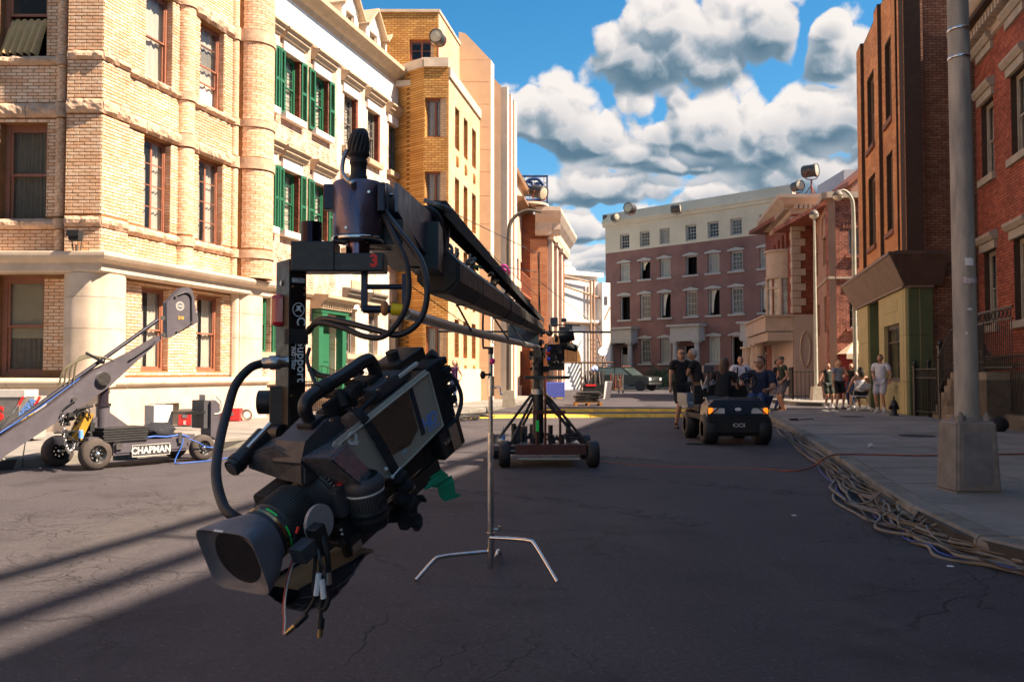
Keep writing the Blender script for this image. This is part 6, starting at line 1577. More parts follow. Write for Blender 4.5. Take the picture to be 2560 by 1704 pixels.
 part(lambda b:b.lathe([(.033,zz2(672)),(.033,zz2(598))],32,Matrix.Translation((dx,2.42,0))) and b.lathe([(.036,zz2(678)),(.042,zz2(676)),(.042,zz2(636)),(.036,zz2(634))],32,Matrix.Translation((dx,2.405,0))),'drum_neck',mat('purple_steel',(.16,.11,.17),rough=.18,metal=1,var=.1),drum)
 part(lambda b:b.cbox((dx-dr-.008,2.42,(zz2(452)+zz2(516))/2),(.03,.045,zz2(452)-zz2(516)),bev=.003),'ear_plate',nav,drum)
 part(lambda b:b.cbox((dx+dr+.002,2.40,(zz2(452)+zz2(525))/2),(.02,.05,zz2(452)-zz2(525)),bev=.003),'ear_plate',nav,drum)
 part(lambda b:[b.cyl((dx+x,2.352+y,zz2(v)),(dx+x,2.345+y,zz2(v)),.004,n=8) for x,y,v in ((-.02,.005,570),(.04,.01,480),(.0,0,460))] and None,'bright_screw',chrome,drum)
 px=xx(895,2.42)
 plug=part(lambda b:b.lathe([(.024,zz2(446)),(.0245,zz2(428)),(.022,zz2(426)),(.022,zz2(400)),(.0245,zz2(398)),(.0245,zz2(388)),(.021,zz2(386)),(.024,zz2(380)),(.03,zz2(376)),(.03,zz2(370))],28,Matrix.Translation((px,2.42,0))),'top_plug',rubber,drum)
 def f(b):
  for i in range(14):
   w_=2*math.pi*i/14;r0=.022
   b.tube(cr([(px+r0*math.cos(w_),2.42+r0*math.sin(w_),zz2(374)),(px+r0*1.15*math.cos(w_+.25),2.42+r0*1.1*math.sin(w_+.25),zz2(350)),(px+.002+r0*.9*math.cos(w_+.5),2.42+r0*.9*math.sin(w_+.5),zz2(325)),(px+.006+r0*.45*math.cos(w_+.8),2.43+r0*.5*math.sin(w_+.8),zz2(310)),(px+.012,2.45,zz2(308+i % 3*2))],4),.0062,6)
 part(f,'cable_braid',rubber,plug)
 part(lambda b:b.tube(cr([R(868,375,2.38),R(858,400,2.37),R(856,430,2.36),R(868,450,2.35),R(880,458,2.345)],6),.006,8) and b.sphere(R(882,458,2.345),.010,12,8),'side_cable',steel,plug)
 ax=Vector((.0732,1,.0));P0=Vector((-.3465,2.42,1.700));
 def along(Yv,z):t=Yv-2.42; return Vector((-.3465+.0732*t,Yv,z))
 def f(b):
  for off in (-.0,.028):
   for (u0,v0a,v0b,Y0_,u1,v1a,v1b,Y1_) in ((962,457,528,2.42,1062,540,668,3.2),):
    a0,a1,c0,c1=R(u0,v0a,Y0_),R(u0,v0b,Y0_),R(u1,v1a,Y1_),R(u1,v1b,Y1_)
    o=Vector((off,0,0));th=Vector((.008,0,0));vs=[a0+o,a1+o,c1+o,c0+o];vs+=[p+th for p in vs]
    b.raw(vs,[(0,1,2,3),(7,6,5,4),(0,4,5,1),(1,5,6,2),(2,6,7,3),(3,7,4,0)])
 nose=part(f,'nose_plate',mat('blue_grey_plate',(.15,.16,.21),rough=.4,metal=.5,var=.15))
 def f(b):
  for u,v,Yh,s in ((985,498,2.58,.02),(1006,560,2.7,.022),(1035,590,2.95,.025),(1022,530,2.85,.018)):p=R(u,v,Yh);b.box((p.x-.012,p.y-s,p.z-s*.8),(p.x-.004,p.y+s,p.z+s*.8))
  p=R(1040,610,3.1);b.box((p.x-.01,p.y-.12,p.z-.10),(p.x+.09,p.y+.1,p.z+.06));p=R(960,600,2.7);b.box((p.x-.02,2.45,p.z-.05),(p.x+.09,3.1,p.z+.02))
 part(f,'nose_fitting',blk,nose)
 part(lambda b:[b.cyl(R(u,v,Yh),R(u,v,Yh)+Vector((-.012,-.006,0)),.006,n=8) for u,v,Yh in ((970,482,2.45),(980,488,2.47),(1004,545,2.7),(1008,498,2.75),(1040,612,3.0),(1030,640,3.0),(1041,532,3.05),(1012,590,2.8))] and None,'bright_screw',chrome,nose)
 part(lambda b:b.tube([R(922,624,2.5),R(975,626,2.55),R(988,604,2.6)],.004,6),'silver_wire',chrome,nose)
 def oct_(b,p0,p1,r0,r1,rot=.39):
  d=(p1-p0).normalized();s=d.cross(Vector((0,0,1))).normalized();u_=s.cross(d)
  vs=[]
  for p,r in ((p0,r0),(p1,r1)):
   for i in range(8):w_=rot+i*math.pi/4;vs.append(p+(s*math.cos(w_)+u_*math.sin(w_))*r)
  b.raw(vs,[(i,(i+1) % 8,8+(i+1) % 8,8+i) for i in range(8)]);b.raw(vs[:8],[list(range(8))]);b.raw(vs[8:],[list(range(8))[::-1]])
 T0,T1=Vector((-.275,3.26,1.625)),Vector((.345,11.85,1.865))
 at= lambda t:T0.lerp(T1,t)
 cuts=[0,.10,.235,.37,.50,.63,.76,.88,1.0]
 armm=mat('worn_black_arm',(.032,.029,.028),rough=.5,metal=.2,var=.3,nscale=5,dirt=.4,dcol=(.07,.06,.05))
 arm=part(lambda b:oct_(b,at(0),at(.035),.075,.088),'arm',armm,label='octagonal crane arm')
 for i,(a,c) in enumerate(zip(cuts,cuts[1:])):
  part(lambda b:oct_(b,at(a+.0015),at(c),.088,.088),'arm_section',armm,arm)
  if i:part(lambda b:oct_(b,at(a-.002),at(a+.002),.0905,.0905),'joint_band',blk,arm)
 for t_,m_ in ((.30,velcro),(.43,mat('tan_tape',(.22,.17,.11),rough=.8)),(.48,velcro),(.57,velcro)):part(lambda b:oct_(b,at(t_),at(t_+.006),.092,.092),'tape_band',m_,arm)
 U0,U1=R(1092,520,3.27),Vector((.40,11.95,1.955));U0=Vector((U0.x,U0.y,U0.z))
 def chan(b):
  d=(U1-U0).normalized();s=d.cross(Vector((0,0,1))).normalized();u_=s.cross(d)
  for (x0,x1,z0,z1) in ((-.035,.035,.02,.028),(-.035,-.029,-.03,.02),(.029,.035,-.03,.02)):
   vs=[];
   for p in (U0,U1):vs+=[p+s*x+u_*z for x,z in ((x0,z0),(x1,z0),(x1,z1),(x0,z1))]
   b.raw(vs,[(0,1,2,3),(4,5,6,7),(0,1,5,4),(1,2,6,5),(2,3,7,6),(3,0,4,7)])
 bm_=part(chan,'top_beam',blkm)
 def f(b):
  for t in (.02,.12,.24,.36,.48,.6,.74,.88):a=at(t);c=U0.lerp(U1,t+.01);b.cyl(a+Vector((0,0,.07)),c,.014,n=8)
 part(f,'spacer',blk,bm_)
 part(lambda b:b.tube(cr([R(1040,545,3.1),R(1062,528,3.12),R(1088,545,3.15),R(1100,590,3.2),R(1098,640,3.25)],6),.022,12),'thick_hose',rubber,arm)
 rr=random.Random(2)
 for j in range(7):
  pts=[]
  for i in range(26):
   t=.01+i/25*.97;p=at(t);w_=.9+.35*math.sin(i*.9+j*1.7)+rr.uniform(-.2,.2);r=.092+.012*rr.random()+.012*(j % 3)
   d=(T1-T0).normalized();s=d.cross(Vector((0,0,1))).normalized();pts.append(p-s*r*math.cos(w_)+Vector((0,0,r*math.sin(w_))))
  part(lambda b:b.tube(cr(pts,3),.0055+.003*(j % 3),6),'arm_cable',(rubber,rope_g,nav)[j % 3],arm)
 for u,v,Yk,r,m in ((1088,612,3.3,.022,MATS['tan_tape']),(1080,604,3.28,.018,mat('orange_plastic',(.55,.10,.02),rough=.5)),(1118,622,3.5,.02,rope_g),(1135,632,3.7,.02,rope_g),(1178,650,4.1,.024,rope_g),(1196,664,4.3,.02,mat('green_tape',(.02,.12,.06),rough=.6)),(1225,690,4.9,.02,blk),(1240,708,5.3,.018,MATS['tan_tape'])):
  p=R(u,v,Yk);part(lambda b:b.tube(cr([p+Vector((rr.uniform(-r,r),rr.uniform(-.04,.04),rr.uniform(-r,r))) for _ in range(7)],5),.007,6),'rope_knot',m,arm)
 part(lambda b:b.tube(cr([R(1060,500,3.2),R(1080,508,3.2),R(1095,512,3.2),R(1110,518,3.25),R(1132,528,3.3)],6),[.008,.011]*12+[.008],6),'rope_knot',rope_g,arm)
 part(lambda b:b.tube(cr([R(958,535,2.4),R(985,590,2.30),R(1015,655,2.25),R(1022,730,2.22),R(1005,790,2.2),R(960,840,2.2),R(910,840,2.22),R(860,820,2.25),R(800,806,2.3),R(772,822,2.36)],7),.0075,10),'hose',rubber,head)
 part(lambda b:b.tube(cr([R(962,528,2.4),R(1000,580,2.32),R(1052,650,2.27),R(1068,730,2.22),R(1050,800,2.2),R(1000,836,2.2),R(940,825,2.22),R(860,805,2.26),R(800,798,2.32),R(770,830,2.36)],7),.0080,10),'hose',blk,head)
 part(lambda b:b.tube(cr([R(958,540,2.45),R(990,600,2.4),R(1010,640,2.35)],6),.007,8),'hose',blk,head)
 part(lambda b:b.tube(cr([R(774,870,2.32),R(768,900,2.3),R(785,950,2.2),R(800,975,2.15)],6),.005,8) ,'hose',rubber,head)
 part(lambda b:b.tube(cr([R(772,920,2.3),R(800,938,2.3),R(860,942,2.25),R(905,930,2.2)],6),.0075,8) ,'hose',rubber,head)
 hs=part(lambda b:b.tube(cr([R(655,908,2.33),R(625,920,2.30),R(590,960,2.25),R(570,1020,2.2),R(552,1090,2.1),R(541,1160,2.0),R(543,1210,1.95),R(560,1265,1.9),R(585,1290,1.88),R(612,1302,1.9)],8),.0115,14),'feed_hose',mat('braided_hose',(.018,.018,.022),rough=.45,var=.3,nscale=90,bump=.0012,bscale=500),head)
 part(lambda b:b.lathe([(.013,0),(.0155,.004),(.0155,.018),(.019,.02),(.019,.045),(.015,.05),(.015,.07)],24,Matrix.Translation(R(655,908,2.33)) @ Vector((1,0.2,.08)).to_track_quat('Z','Y').to_matrix().to_4x4()),'hose_connector',steel,head)
 def fr(b):
  z0,z1=R(960,778,2.4).z,R(960,684,2.4).z
  for u in (911,1013):x=R(u,720,2.4).x;b.box((x-.008,2.392,z0),(x+.008,2.41,z1))
  for v,r in ((717,.0075),(773,.011)):b.cyl(R(908,v,2.4),R(1015,v,2.4),r,n=10)
 fr_=part(fr,'handle_frame',nav,head)
 part(lambda b:b.sphere(R(962,771,2.4),.018,14,10,sc=(.7,1,1.15)),'wooden_grip',mat('orange_wood',(.45,.20,.08),rough=.5),fr_)
 part(lambda b:b.cyl(R(979,772,2.4),R(1007,774,2.4),.0165,n=16),'yellow_grip',mat('yellow_tape',(.80,.62,.01),rough=.5,var=.1),fr_)
 rod=part(lambda b:b.tube([R(1012,783,2.45),R(1160,825,4.2),R(1345,868,11.5)],[.016,.022,.03],14),'leveling_rod',steel)
 part(lambda b:[b.cyl(at(t)+Vector((-.09,0,-.02)),R(u,v,Yv),.006,n=6) for t,u,v,Yv in ((.115,1179,828,4.25),(.33,1272,850,6.2),(.50,1313,860,8.0))] and None,'rod_hanger',dgray,rod)
 zP= lambda v,Yv=12.0:R(1345,v,Yv).z;xP= lambda u,Yv=12.0:R(u,950,Yv).x
 mast=part(lambda b:b.cyl((.355,12,.3),(.355,12,zP(868)),.075,n=20),'mast',blk)
 part(lambda b:b.cyl((.30,11.9,zP(868)),(.30,11.9,zP(820)),.05,n=12) and b.cyl((.355,12,zP(985)),(.355,12,zP(972)),.09,n=20),'mast_collar',steel,mast)
 def f(b):
  rr=random.Random(8)
  for i in range(36):u,v,Yv=rr.uniform(1322,1400),rr.uniform(815,925),rr.uniform(11.7,12.5);p=R(u,v,Yv);s=rr.uniform(.02,.065);b.cbox(tuple(p),(s*rr.uniform(.6,1.4),s,s*rr.uniform(.8,1.8)),bev=.004)
  for i in range(12):u,v=rr.uniform(1335,1395),rr.uniform(820,915);p=R(u,v,11.8);b.cyl(p,p+Vector((rr.uniform(-.08,.08),.02,rr.uniform(-.12,.12))),.02,n=8)
 part(f,'head_clutter',blkm,mast,label='cluster of black winches, cables and clamps at the pivot')
 part(lambda b:b.cbox((xP(1390),12.1,zP(886)),(.22,.3,.28),bev=.02) and b.cyl((xP(1412),11.9,zP(865)),(xP(1440),12,zP(870)),.05,n=12) and b.cyl((xP(1398),12,zP(845)),(xP(1435),12,zP(838)),.07,n=12),'counterweight',blkm,mast)
 for i in range(7):
  part(lambda b:b.box((xP(1372)+i*.032,12.0,zP(925)),(xP(1372)+.022+i*.032,12.35,zP(862))),'weight_plate',blk,mast)
 part(lambda b:b.cbox((xP(1308),11.9,zP(838)),(.42,.25,.26),bev=.01),'monitor',mat('blue_black_panel',(.02,.025,.045),rough=.3,coat=.4),mast)
 part(lambda b:b.cbox((xP(1418),12.6,zP(836)),(.15,.05,.28),bev=.008),'monitor',blk,mast)
 part(lambda b:b.cbox((xP(1385),12.0,zP(805)),(.10,.2,.12),bev=.01) and b.cbox((xP(1410),12.0,zP(800)),(.07,.1,.05),bev=.01),'winch',nav,mast)
 part(lambda b:b.sphere((xP(1368),11.6,zP(898)),.025,8,6) and b.cyl((xP(1366),11.65,zP(880)),(xP(1374),11.65,zP(870)),.02,n=8),'blue_cap',mat('blue_plastic',(.02,.05,.5),rough=.4),mast)
 part(lambda b:b.cyl((xP(1372),11.62,zP(884)),(xP(1362),11.62,zP(884)),.02,n=8),'red_cap',red_ink,mast)
 part(lambda b:b.cyl(R(1095,828,11.9),R(1527,830,11.9),.014,n=8) and b.cyl(R(1380,812,11.9),R(1450,813,11.9),.01,n=6) ,'cross_bar',blk,mast)
 part(lambda b:b.box((xP(1343.5),11.5,zP(835,11.5)),(xP(1346.5),11.53,zP(630,11.5))),'antenna',blkm,mast)
 for a_,b_ in (((1098,515,3.3),(1344,634,11.5)),((1240,664,4.5),(1344,680,11.5)),((1344,700,11.5),(1512,832,11.9)),((1095,515,3.3),(1344,740,11.5)),((1005,700,2.5),(1240,862,11.5)),((1344,636,11.5),(1352,800,11.9))):
  part(lambda b:b.tube([R(*a_),R(*b_)],[.0018 if a_[2]<6 else .004,.005],4),'guy_wire',dgray,mast)
 pk=R(1263,668,6.0);part(lambda b:b.tube(cr([pk+Vector((rr.uniform(-.03,.03),0,rr.uniform(-.03,.02))) for _ in range(6)]+[pk+Vector((.03,0,-.05))],4),.008,6),'pink_ribbon',mat('pink_ribbon',(.6,.03,.3),rough=.6),mast)
 maroon=mat('maroon_steel',(.075,.018,.016),rough=.45,metal=.2,var=.2,dirt=.4)
 bs=part(lambda b:b.box((xP(1288,11.9),11.7,.17),(xP(1462,11.9),11.85,.30)) and b.box((xP(1290),12.9,.17),(xP(1460),13.05,.30)) and b.box((xP(1300),11.85,.18),(xP(1318),12.9,.26)) and b.box((xP(1430),11.85,.18),(xP(1450),12.9,.26)),'base_frame',maroon)
 part(lambda b:b.box((xP(1295),11.66,.11),(xP(1445),11.68,.13)) and b.box((xP(1300),11.9,.26),(xP(1450),12.9,.29)),'base_deck',steel,bs)
 for u in (1342,1363,1400):part(lambda b:b.cyl((xP(u,11.8),11.78,.16),(xP(u,11.8),11.78,zP(1030,11.8) if u != 1363 else zP(945,11.8)),.017,n=8),'upright',maroon,bs)
 for u in (1305,1330,1376,1420,1284):part(lambda b:b.cyl((xP(u,12.4),12.4,.25),(xP(u,12.4),12.4,zP(1050+(u*7) % 20,12.4)),.035,n=10),'stub_post',blk,bs)
 part(lambda b:b.box((xP(1331),11.78,zP(1032)),(xP(1411),11.82,zP(1024))),'cross_member',maroon,bs)
 part(lambda b:b.box((xP(1311),11.78,zP(947)),(xP(1422),11.9,zP(939))),'steering_bar',blk,bs)
 part(lambda b:b.box((xP(1342)-.02,11.74,zP(1078,11.75)),(xP(1342)+.02,11.76,zP(1050,11.75))),'green_level',mat('bright_green',(.02,.75,.12),rough=.4),bs)
 for (ua,va,Ya,ub,vb,Yb) in ((1335,978,12,1247,1095,11.9),(1338,982,12,1275,1112,11.8),(1360,978,12,1468,1110,11.9),(1362,990,12,1432,1085,11.9),(1340,1000,12.1,1290,1095,13),(1362,1000,12.1,1440,1090,13)):
  part(lambda b:b.cyl(R(ua,va,Ya),R(ub,vb,Yb),.02,n=8),'strut',blk,bs)
 def f(b):
  rr=random.Random(4)
  for i in range(26):x,y=rr.uniform(xP(1310),xP(1450)),rr.uniform(11.85,12.8);b.cbox((x,y,.32+rr.uniform(0,.08)),(rr.uniform(.03,.1),rr.uniform(.03,.1),rr.uniform(.02,.08)))
  for i in range(10):x,y=rr.uniform(xP(1380),xP(1460)),rr.uniform(11.85,12.5);b.tube(cr([Vector((x+rr.uniform(-.1,.1),y+rr.uniform(-.1,.1),.31+rr.uniform(0,.09))) for _ in range(5)],4),.008,5)
 part(f,'deck_clutter',blkm,bs)
 part(lambda b:b.box((xP(1283,12.6),12.4,.25),(xP(1318,12.6),12.8,.5)),'battery_case',blk,bs)
 def wheel(x,y,r=.175,w=.15,steer=0):
  T=Matrix.Translation((x,y,r)) @ Matrix.Rotation(steer,4,'Z') @ Matrix.Rotation(math.pi/2,4,'Y')
  wh=part(lambda b:b.lathe([(r*.55,-w/2),(r*.9,-w/2),(r,-w*.34),(r,w*.34),(r*.9,w/2),(r*.55,w/2)],32,T),'wheel',rubber)
  part(lambda b:b.lathe([(r*.55,-w*.42),(r*.5,-w*.2),(r*.2,-w*.25),(r*.18,-w*.45)],24,T) and b.lathe([(r*.55,w*.42),(r*.5,w*.2),(r*.2,w*.25),(r*.18,w*.45)],24,T),'hub',steel,wh)
  def tr(b):
   for i in range(36):b.box((r-.002,-w*.3,-.006),(r+.004,w*.3,.006),T @ Matrix.Rotation(i*math.pi/18,4,'Z') @ Matrix.Rotation(math.pi/2,4,'X')) if False else None
  return wh
 wheel(xP(1262,11.8),11.8);wheel(xP(1481,11.8),11.8,steer=.05);wheel(xP(1240,13.0),13.0,steer=.3);wheel(xP(1462,13),13.0)
 part(lambda b:b.cyl((xP(1270),11.8,.19),(xP(1475),11.8,.19),.025,n=8) and b.cyl((xP(1245),13,.19),(xP(1465),13,.19),.025,n=8),'axle',blk,bs)
 part(lambda b:b.box((xP(1232,12.2),12.0,.2),(xP(1290,12.2),12.4,.26)),'side_step',dgray,bs)
build_crane()
bt=thing('water_bottle','clear plastic water bottle with blue label on the crane base','bottle',tuple(R(1257,1108,12.1)))
p=R(1257,1107,12.1)
b=MB();b.lathe([(.03,0),(.033,.01),(.033,.14),(.012,.18),(.012,.2)],16,Matrix.Translation(p));b.build('bottle_body',mat('clear_plastic',(.6,.65,.7),rough=.1,alpha=.5,var=0),bt)
b=MB();b.lathe([(.0335,.05),(.0335,.11)],16,Matrix.Translation(p));b.build('bottle_label',blue_ink,bt)
b=MB();b.lathe([(.013,.2),(.013,.22),(.0001,.22)],12,Matrix.Translation(p));b.build('cap',white_ink,bt)
# chrome light stand (c-stand)
def build_cstand():
 c=R(1227,950,5.6);zc= lambda v:R(1227,v,5.6).z
 root=thing('light_stand','chrome three-legged light stand with an empty black frame on top','light stand',(c.x,5.6,0))
 def part(fn,name,m,parent=root):b=MB();fn(b); return b.build(name,m,parent)
 part(lambda b:b.cyl((c.x,5.6,.02),(c.x,5.6,zc(1080)),.0195,n=16),'lower_column',chrome)
 part(lambda b:b.cyl((c.x,5.6,zc(1080)),(c.x-.001,5.6,zc(880)),.014,n=14),'upper_column',steel)
 part(lambda b:b.cyl((c.x,5.6,zc(990)),(c.x,5.6,zc(940)),.021,n=12) and b.cyl((c.x,5.6,zc(1390)),(c.x,5.6,zc(1330)),.024,n=14),'collar',chrome)
 def leg(uv):
  pts=cr([R(u,v,Yv) for u,v,Yv in uv],5); return part(lambda b:b.tube(pts,.0125,12),'leg',chrome)
 leg([(1225,1343,5.58),(1290,1347,5.52),(1322,1351,5.45),(1338,1362,5.42),(1393,1453,5.28)])
 leg([(1222,1378,5.6),(1150,1385,5.55),(1105,1391,5.48),(1086,1399,5.45),(1040,1450,5.31)])
 leg([(1230,1398,5.62),(1240,1388,5.9),(1246,1376,6.0),(1250,1381,6.1),(1251,1398,6.15)])
 part(lambda b:b.cyl((c.x,5.6,zc(1322)),(c.x+.06,5.6,zc(1322)),.006,n=8) and b.cyl((c.x+.055,5.6,zc(1314)),(c.x+.055,5.6,zc(1330)),.009,n=8),'leg_lock',chrome)
 part(lambda b:b.cyl((c.x,5.58,zc(935)),(c.x-.045,5.57,zc(937)),.007,n=8) and b.sphere((c.x-.05,5.57,zc(937)),.026,14,10,sc=(.7,1,1)),'knob',rubber)
 part(lambda b:b.tube(cr([(c.x,5.6,zc(975)),(c.x+.03,5.59,zc(968)),(c.x+.055,5.58,zc(968)),(c.x+.06,5.57,zc(982)),(c.x+.075,5.57,zc(985))],4),.006,8) and b.cyl((c.x,5.6,zc(968)),(c.x+.025,5.6,zc(966)),.012,n=8),'wing_handle',chrome)
 part(lambda b:b.cyl((c.x,5.6,zc(870)),(c.x,5.6,zc(885)),.018,n=10),'frame_socket',blk)
 part(lambda b:b.tube(cr([R(1234,869,5.6),R(1213,869,5.6),R(1207.5,862,5.6),R(1207.5,790,5.6),R(1213,783,5.6),R(1260,783,5.6)],3),.007,8) and b.cyl(R(1232,783,5.6),R(1232,858,5.6),.004,n=6),'top_frame',blk)
 part(lambda b:b.cbox((c.x+.008,5.59,zc(906)),(.03,.03,.02)) and b.sphere((c.x+.01,5.585,zc(902)),.018,8,6),'magenta_tape',mat('magenta_tape',(.7,.03,.25),rough=.5))
build_cstand()
# grey crane dolly on the left
def build_dolly():
 p0=G(245,1175);p1=G(512,1151);d=(p1-p0);d.z=0;Lw=d.length;d.normalize();n=Vector((d.y,-d.x,0))
 F=Face(p0[:2],d[:2]);M=F.M
 root=thing('grey_dolly','grey four-wheeled crane dolly with a long tilted boom beside the yellow corner building','camera dolly',(p0.x,p0.y,0))
 gr=mat('blue_grey_enamel',(.105,.095,.115),rough=.42,metal=.15,var=.08,nscale=4,dirt=.2,dcol=(.06,.055,.06))
 def part(fn,name,m,parent=root,label=None,M_=M,kind=None):b=MB(M_);fn(b); return b.build(name,m,parent,label=label,kind=kind)
 S= lambda u,v,off=0.0:F.sz(u,v,off)
 s0,s1=S(286,1100)[0],S(473,1100)[0];zt=S(300,1104)[1];zb=.17
 ch=part(lambda b:b.box((s0,-.55,zb),(s1,-.02,zt)) and b.box((s0+.03,-.02,zb+.03),(s1-.03,-.008,zt-.06)),'chassis',gr)
 t=text_mesh('CHAPMAN',.125,.006,M @ Matrix.Translation(((S(336,1124)[0]+S(419,1124)[0])/2,.004,S(377,1124,0)[1])) @ Matrix.Diagonal((1,-1,1,1)),bold=.004,sx=.95)
 t.build('lettering',mat('cast_white_letters',(.62,.60,.55),rough=.5,var=.05),ch)
 a0,a1=S(336,1124)[0],S(419,1124)[0];zc=S(377,1124)[1]
 part(lambda b:b.box((a0-.03,-.008,zc-.075),(a1+.03,.000,zc+.075)) ,'name_plate',mat('plate_dark',(.05,.05,.055),rough=.5),ch)
 part(lambda b:b.tube([(a0-.03,.002,zc-.075),(a1+.03,.002,zc-.075),(a1+.03,.002,zc+.075),(a0-.03,.002,zc+.075),(a0-.03,.002,zc-.075)],.005,4),'plate_rim',MATS['cast_white_letters'],ch)
 part(lambda b:b.box((-.10,-.60,.24),(s0,-.06,.42)) and b.box((-.15,-.9,.3),(.1,-.25,.40)) and b.box((s1,-.55,.2),(Lw-.1,-.1,.38)),'axle_housing',gr,ch)
 def wheel(s,y,r,w=.16):
  T=Matrix.Translation((s,y,r)) @ Matrix.Rotation(math.pi/2,4,'X')
  wh=part(lambda b:b.lathe([(r*.56,w/2),(r*.6,w/2+.004),(r*.86,w/2),(r*.98,w*.32),(r,w*.2),(r,-w*.2),(r*.98,-w*.32),(r*.86,-w/2),(r*.56,-w/2)][::-1],40,T),'wheel',mat('dusty_tyre',(.07,.055,.048),rough=.85,var=.15,nscale=12,bump=.003,bscale=60))
  part(lambda b:b.lathe([(r*.58,-w*.48),(r*.5,-w*.42),(r*.46,-w*.1),(r*.2,-w*.12)],28,T) and b.lathe([(r*.58,w*.48),(r*.5,w*.42),(r*.46,w*.1),(r*.2,w*.12)],28,T),'rim',blk,wh)
  def f(b):
   b.lathe([(r*.2,w*.1),(r*.18,w*.55),(.0001,w*.6)],16,T);b.lathe([(r*.2,-w*.1),(r*.18,-w*.55),(.0001,-w*.6)],16,T)
   for sg in (-1,1):
    for i in range(8):a=i*math.pi/4;b.cyl((s+r*.33*math.cos(a),y+sg*w*.12,r+r*.33*math.sin(a)),(s+r*.33*math.cos(a),y+sg*w*.26,r+r*.33*math.sin(a)),.011,n=6)
  part(f,'hub_bolts',chrome,wh); return wh
 wheel(0,-.08,.205);wheel(Lw,-.08,.185,.14);wheel(-.06,-.95,.205);wheel(Lw,-.75,.185,.14);
 sc=S(258,1000,-.3)[0];y=-.3;z= lambda v:S(258,v,-.3)[1]
 col=part(lambda b:b.cyl((sc,y,.40),(sc,y,z(1008)),.085,n=28),'column',gr)
 part(lambda b:b.cyl((sc,y,z(1008)),(sc,y,z(945)),.068,n=28) and b.cyl((sc,y,z(1015)),(sc,y,z(1008)),.10,n=28),'inner_column',mat('plum_steel',(.07,.055,.075),rough=.3,metal=.6),col)
 part(lambda b:b.prism([(sc-.48,.42),(sc-.08,.42),(sc-.08,z(1040))],y-.01,y+.02,axis=1) and b.prism([(sc+.40,.50),(sc+.08,.50),(sc+.08,z(1030))],y-.01,y+.02,axis=1),'gusset',gr,col)
 yb=-.16;B= lambda u,v:S(u,v,yb)
 piv=B(256,946)
 top=[B(-260,1262),B(-40,1120),B(120,1018),B(238,925),B(330,880),B(402,838)]
 bot=[B(404,848),B(340,905),B(272,968),B(180,1030),B(60,1108),B(-80,1200),B(-260,1310)]
 bx=part(lambda b:b.prism([tuple(q) for q in top+bot],yb-.12,yb,axis=1),'boom',gr,label='tapered grey boom beam')
 part(lambda b:b.cyl((piv[0],yb,piv[1]),(piv[0],yb+.05,piv[1]),.088,n=36),'pivot_disc',mat('turned_steel',(.62,.60,.58),rough=.25,metal=1,var=.15,nscale=40),bx)
 part(lambda b:[b.cyl((q[0],yb,q[1]),(q[0],yb+.03,q[1]),.030,n=16) for q in (B(406,795),B(407,837),B(184,997))] and None,'boom_bolt',steel,bx)
 part(lambda b:b.tube([(*(lambda q:(q[0],yb+.03,q[1]))(B(u,v)),) for u,v in ((322,898),(330,893),(380,860),(385,853))],.011,8) and b.tube([(*(lambda q:(q[0],yb+.03,q[1]))(B(u,v)),) for u,v in ((150,1038),(158,1020),(182,1002))],.010,8),'grab_rail',blk,bx)
 part(lambda b:b.tube([(B(-260,1240)[0],yb-.05,B(-260,1240)[1]),(B(0,1085)[0],yb-.05,B(0,1085)[1]),(B(400,799)[0],yb-.05,B(400,799)[1])],.028,12),'tie_rod',mat('dark_blue_rod',(.035,.035,.05),rough=.35,metal=.4),bx)
 part(lambda b:b.tube([(B(-60,1120)[0],yb,B(-60,1120)[1]),(B(100,1018)[0],yb,B(100,1018)[1]),(B(200,945)[0],yb,B(200,945)[1])],.006,6),'blue_cable',mat('blue_cable',(.03,.12,.5),rough=.5),bx)
 part(lambda b:[b.tube(cr([(piv[0]-.55+.06*k,yb-.02,piv[1]-.08),(piv[0]-.50+.05*k,yb,piv[1]+.12+.02*k),(piv[0]-.25,yb,piv[1]+.26+.015*k),(piv[0]-.02,yb,piv[1]+.28),(piv[0]+.15,yb,piv[1]+.24)],5),.012,6) for k in range(4)] and None,'hose_loop',mat('olive_hose',(.12,.10,.06),rough=.6),bx)
 part(lambda b:b.cyl((B(215,882)[0],yb,B(215,882)[1]),(B(250,900)[0],yb,B(250,900)[1]),.02,n=8) and b.sphere((B(254,903)[0],yb+.02,B(254,903)[1]),.035,12,8),'lever',blk,bx)
 hp=[B(415,757),B(452,719),B(468,718),B(478,724),B(483,740),B(492,806),B(424,844),B(416,842)]
 hpl=part(lambda b:b.prism([tuple(q) for q in hp],yb-.08,yb+.02,axis=1),'head_plate',gr,bx)
 part(lambda b:b.tube([(q[0],yb+.035,q[1]) for q in (B(436,742),B(440,738),B(458,731),B(470,733),B(475,745),B(476,805),B(470,812),B(440,830))],.010,8),'hand_rail',blk,hpl)
 part(lambda b:[b.cyl((q[0],yb+.02,q[1]),(q[0],yb+.045,q[1]),.018,n=12) for q in (B(436,741),B(440,829),B(476,806),B(470,733))] and None,'rail_boss',steel,hpl)
 e=B(448,765)
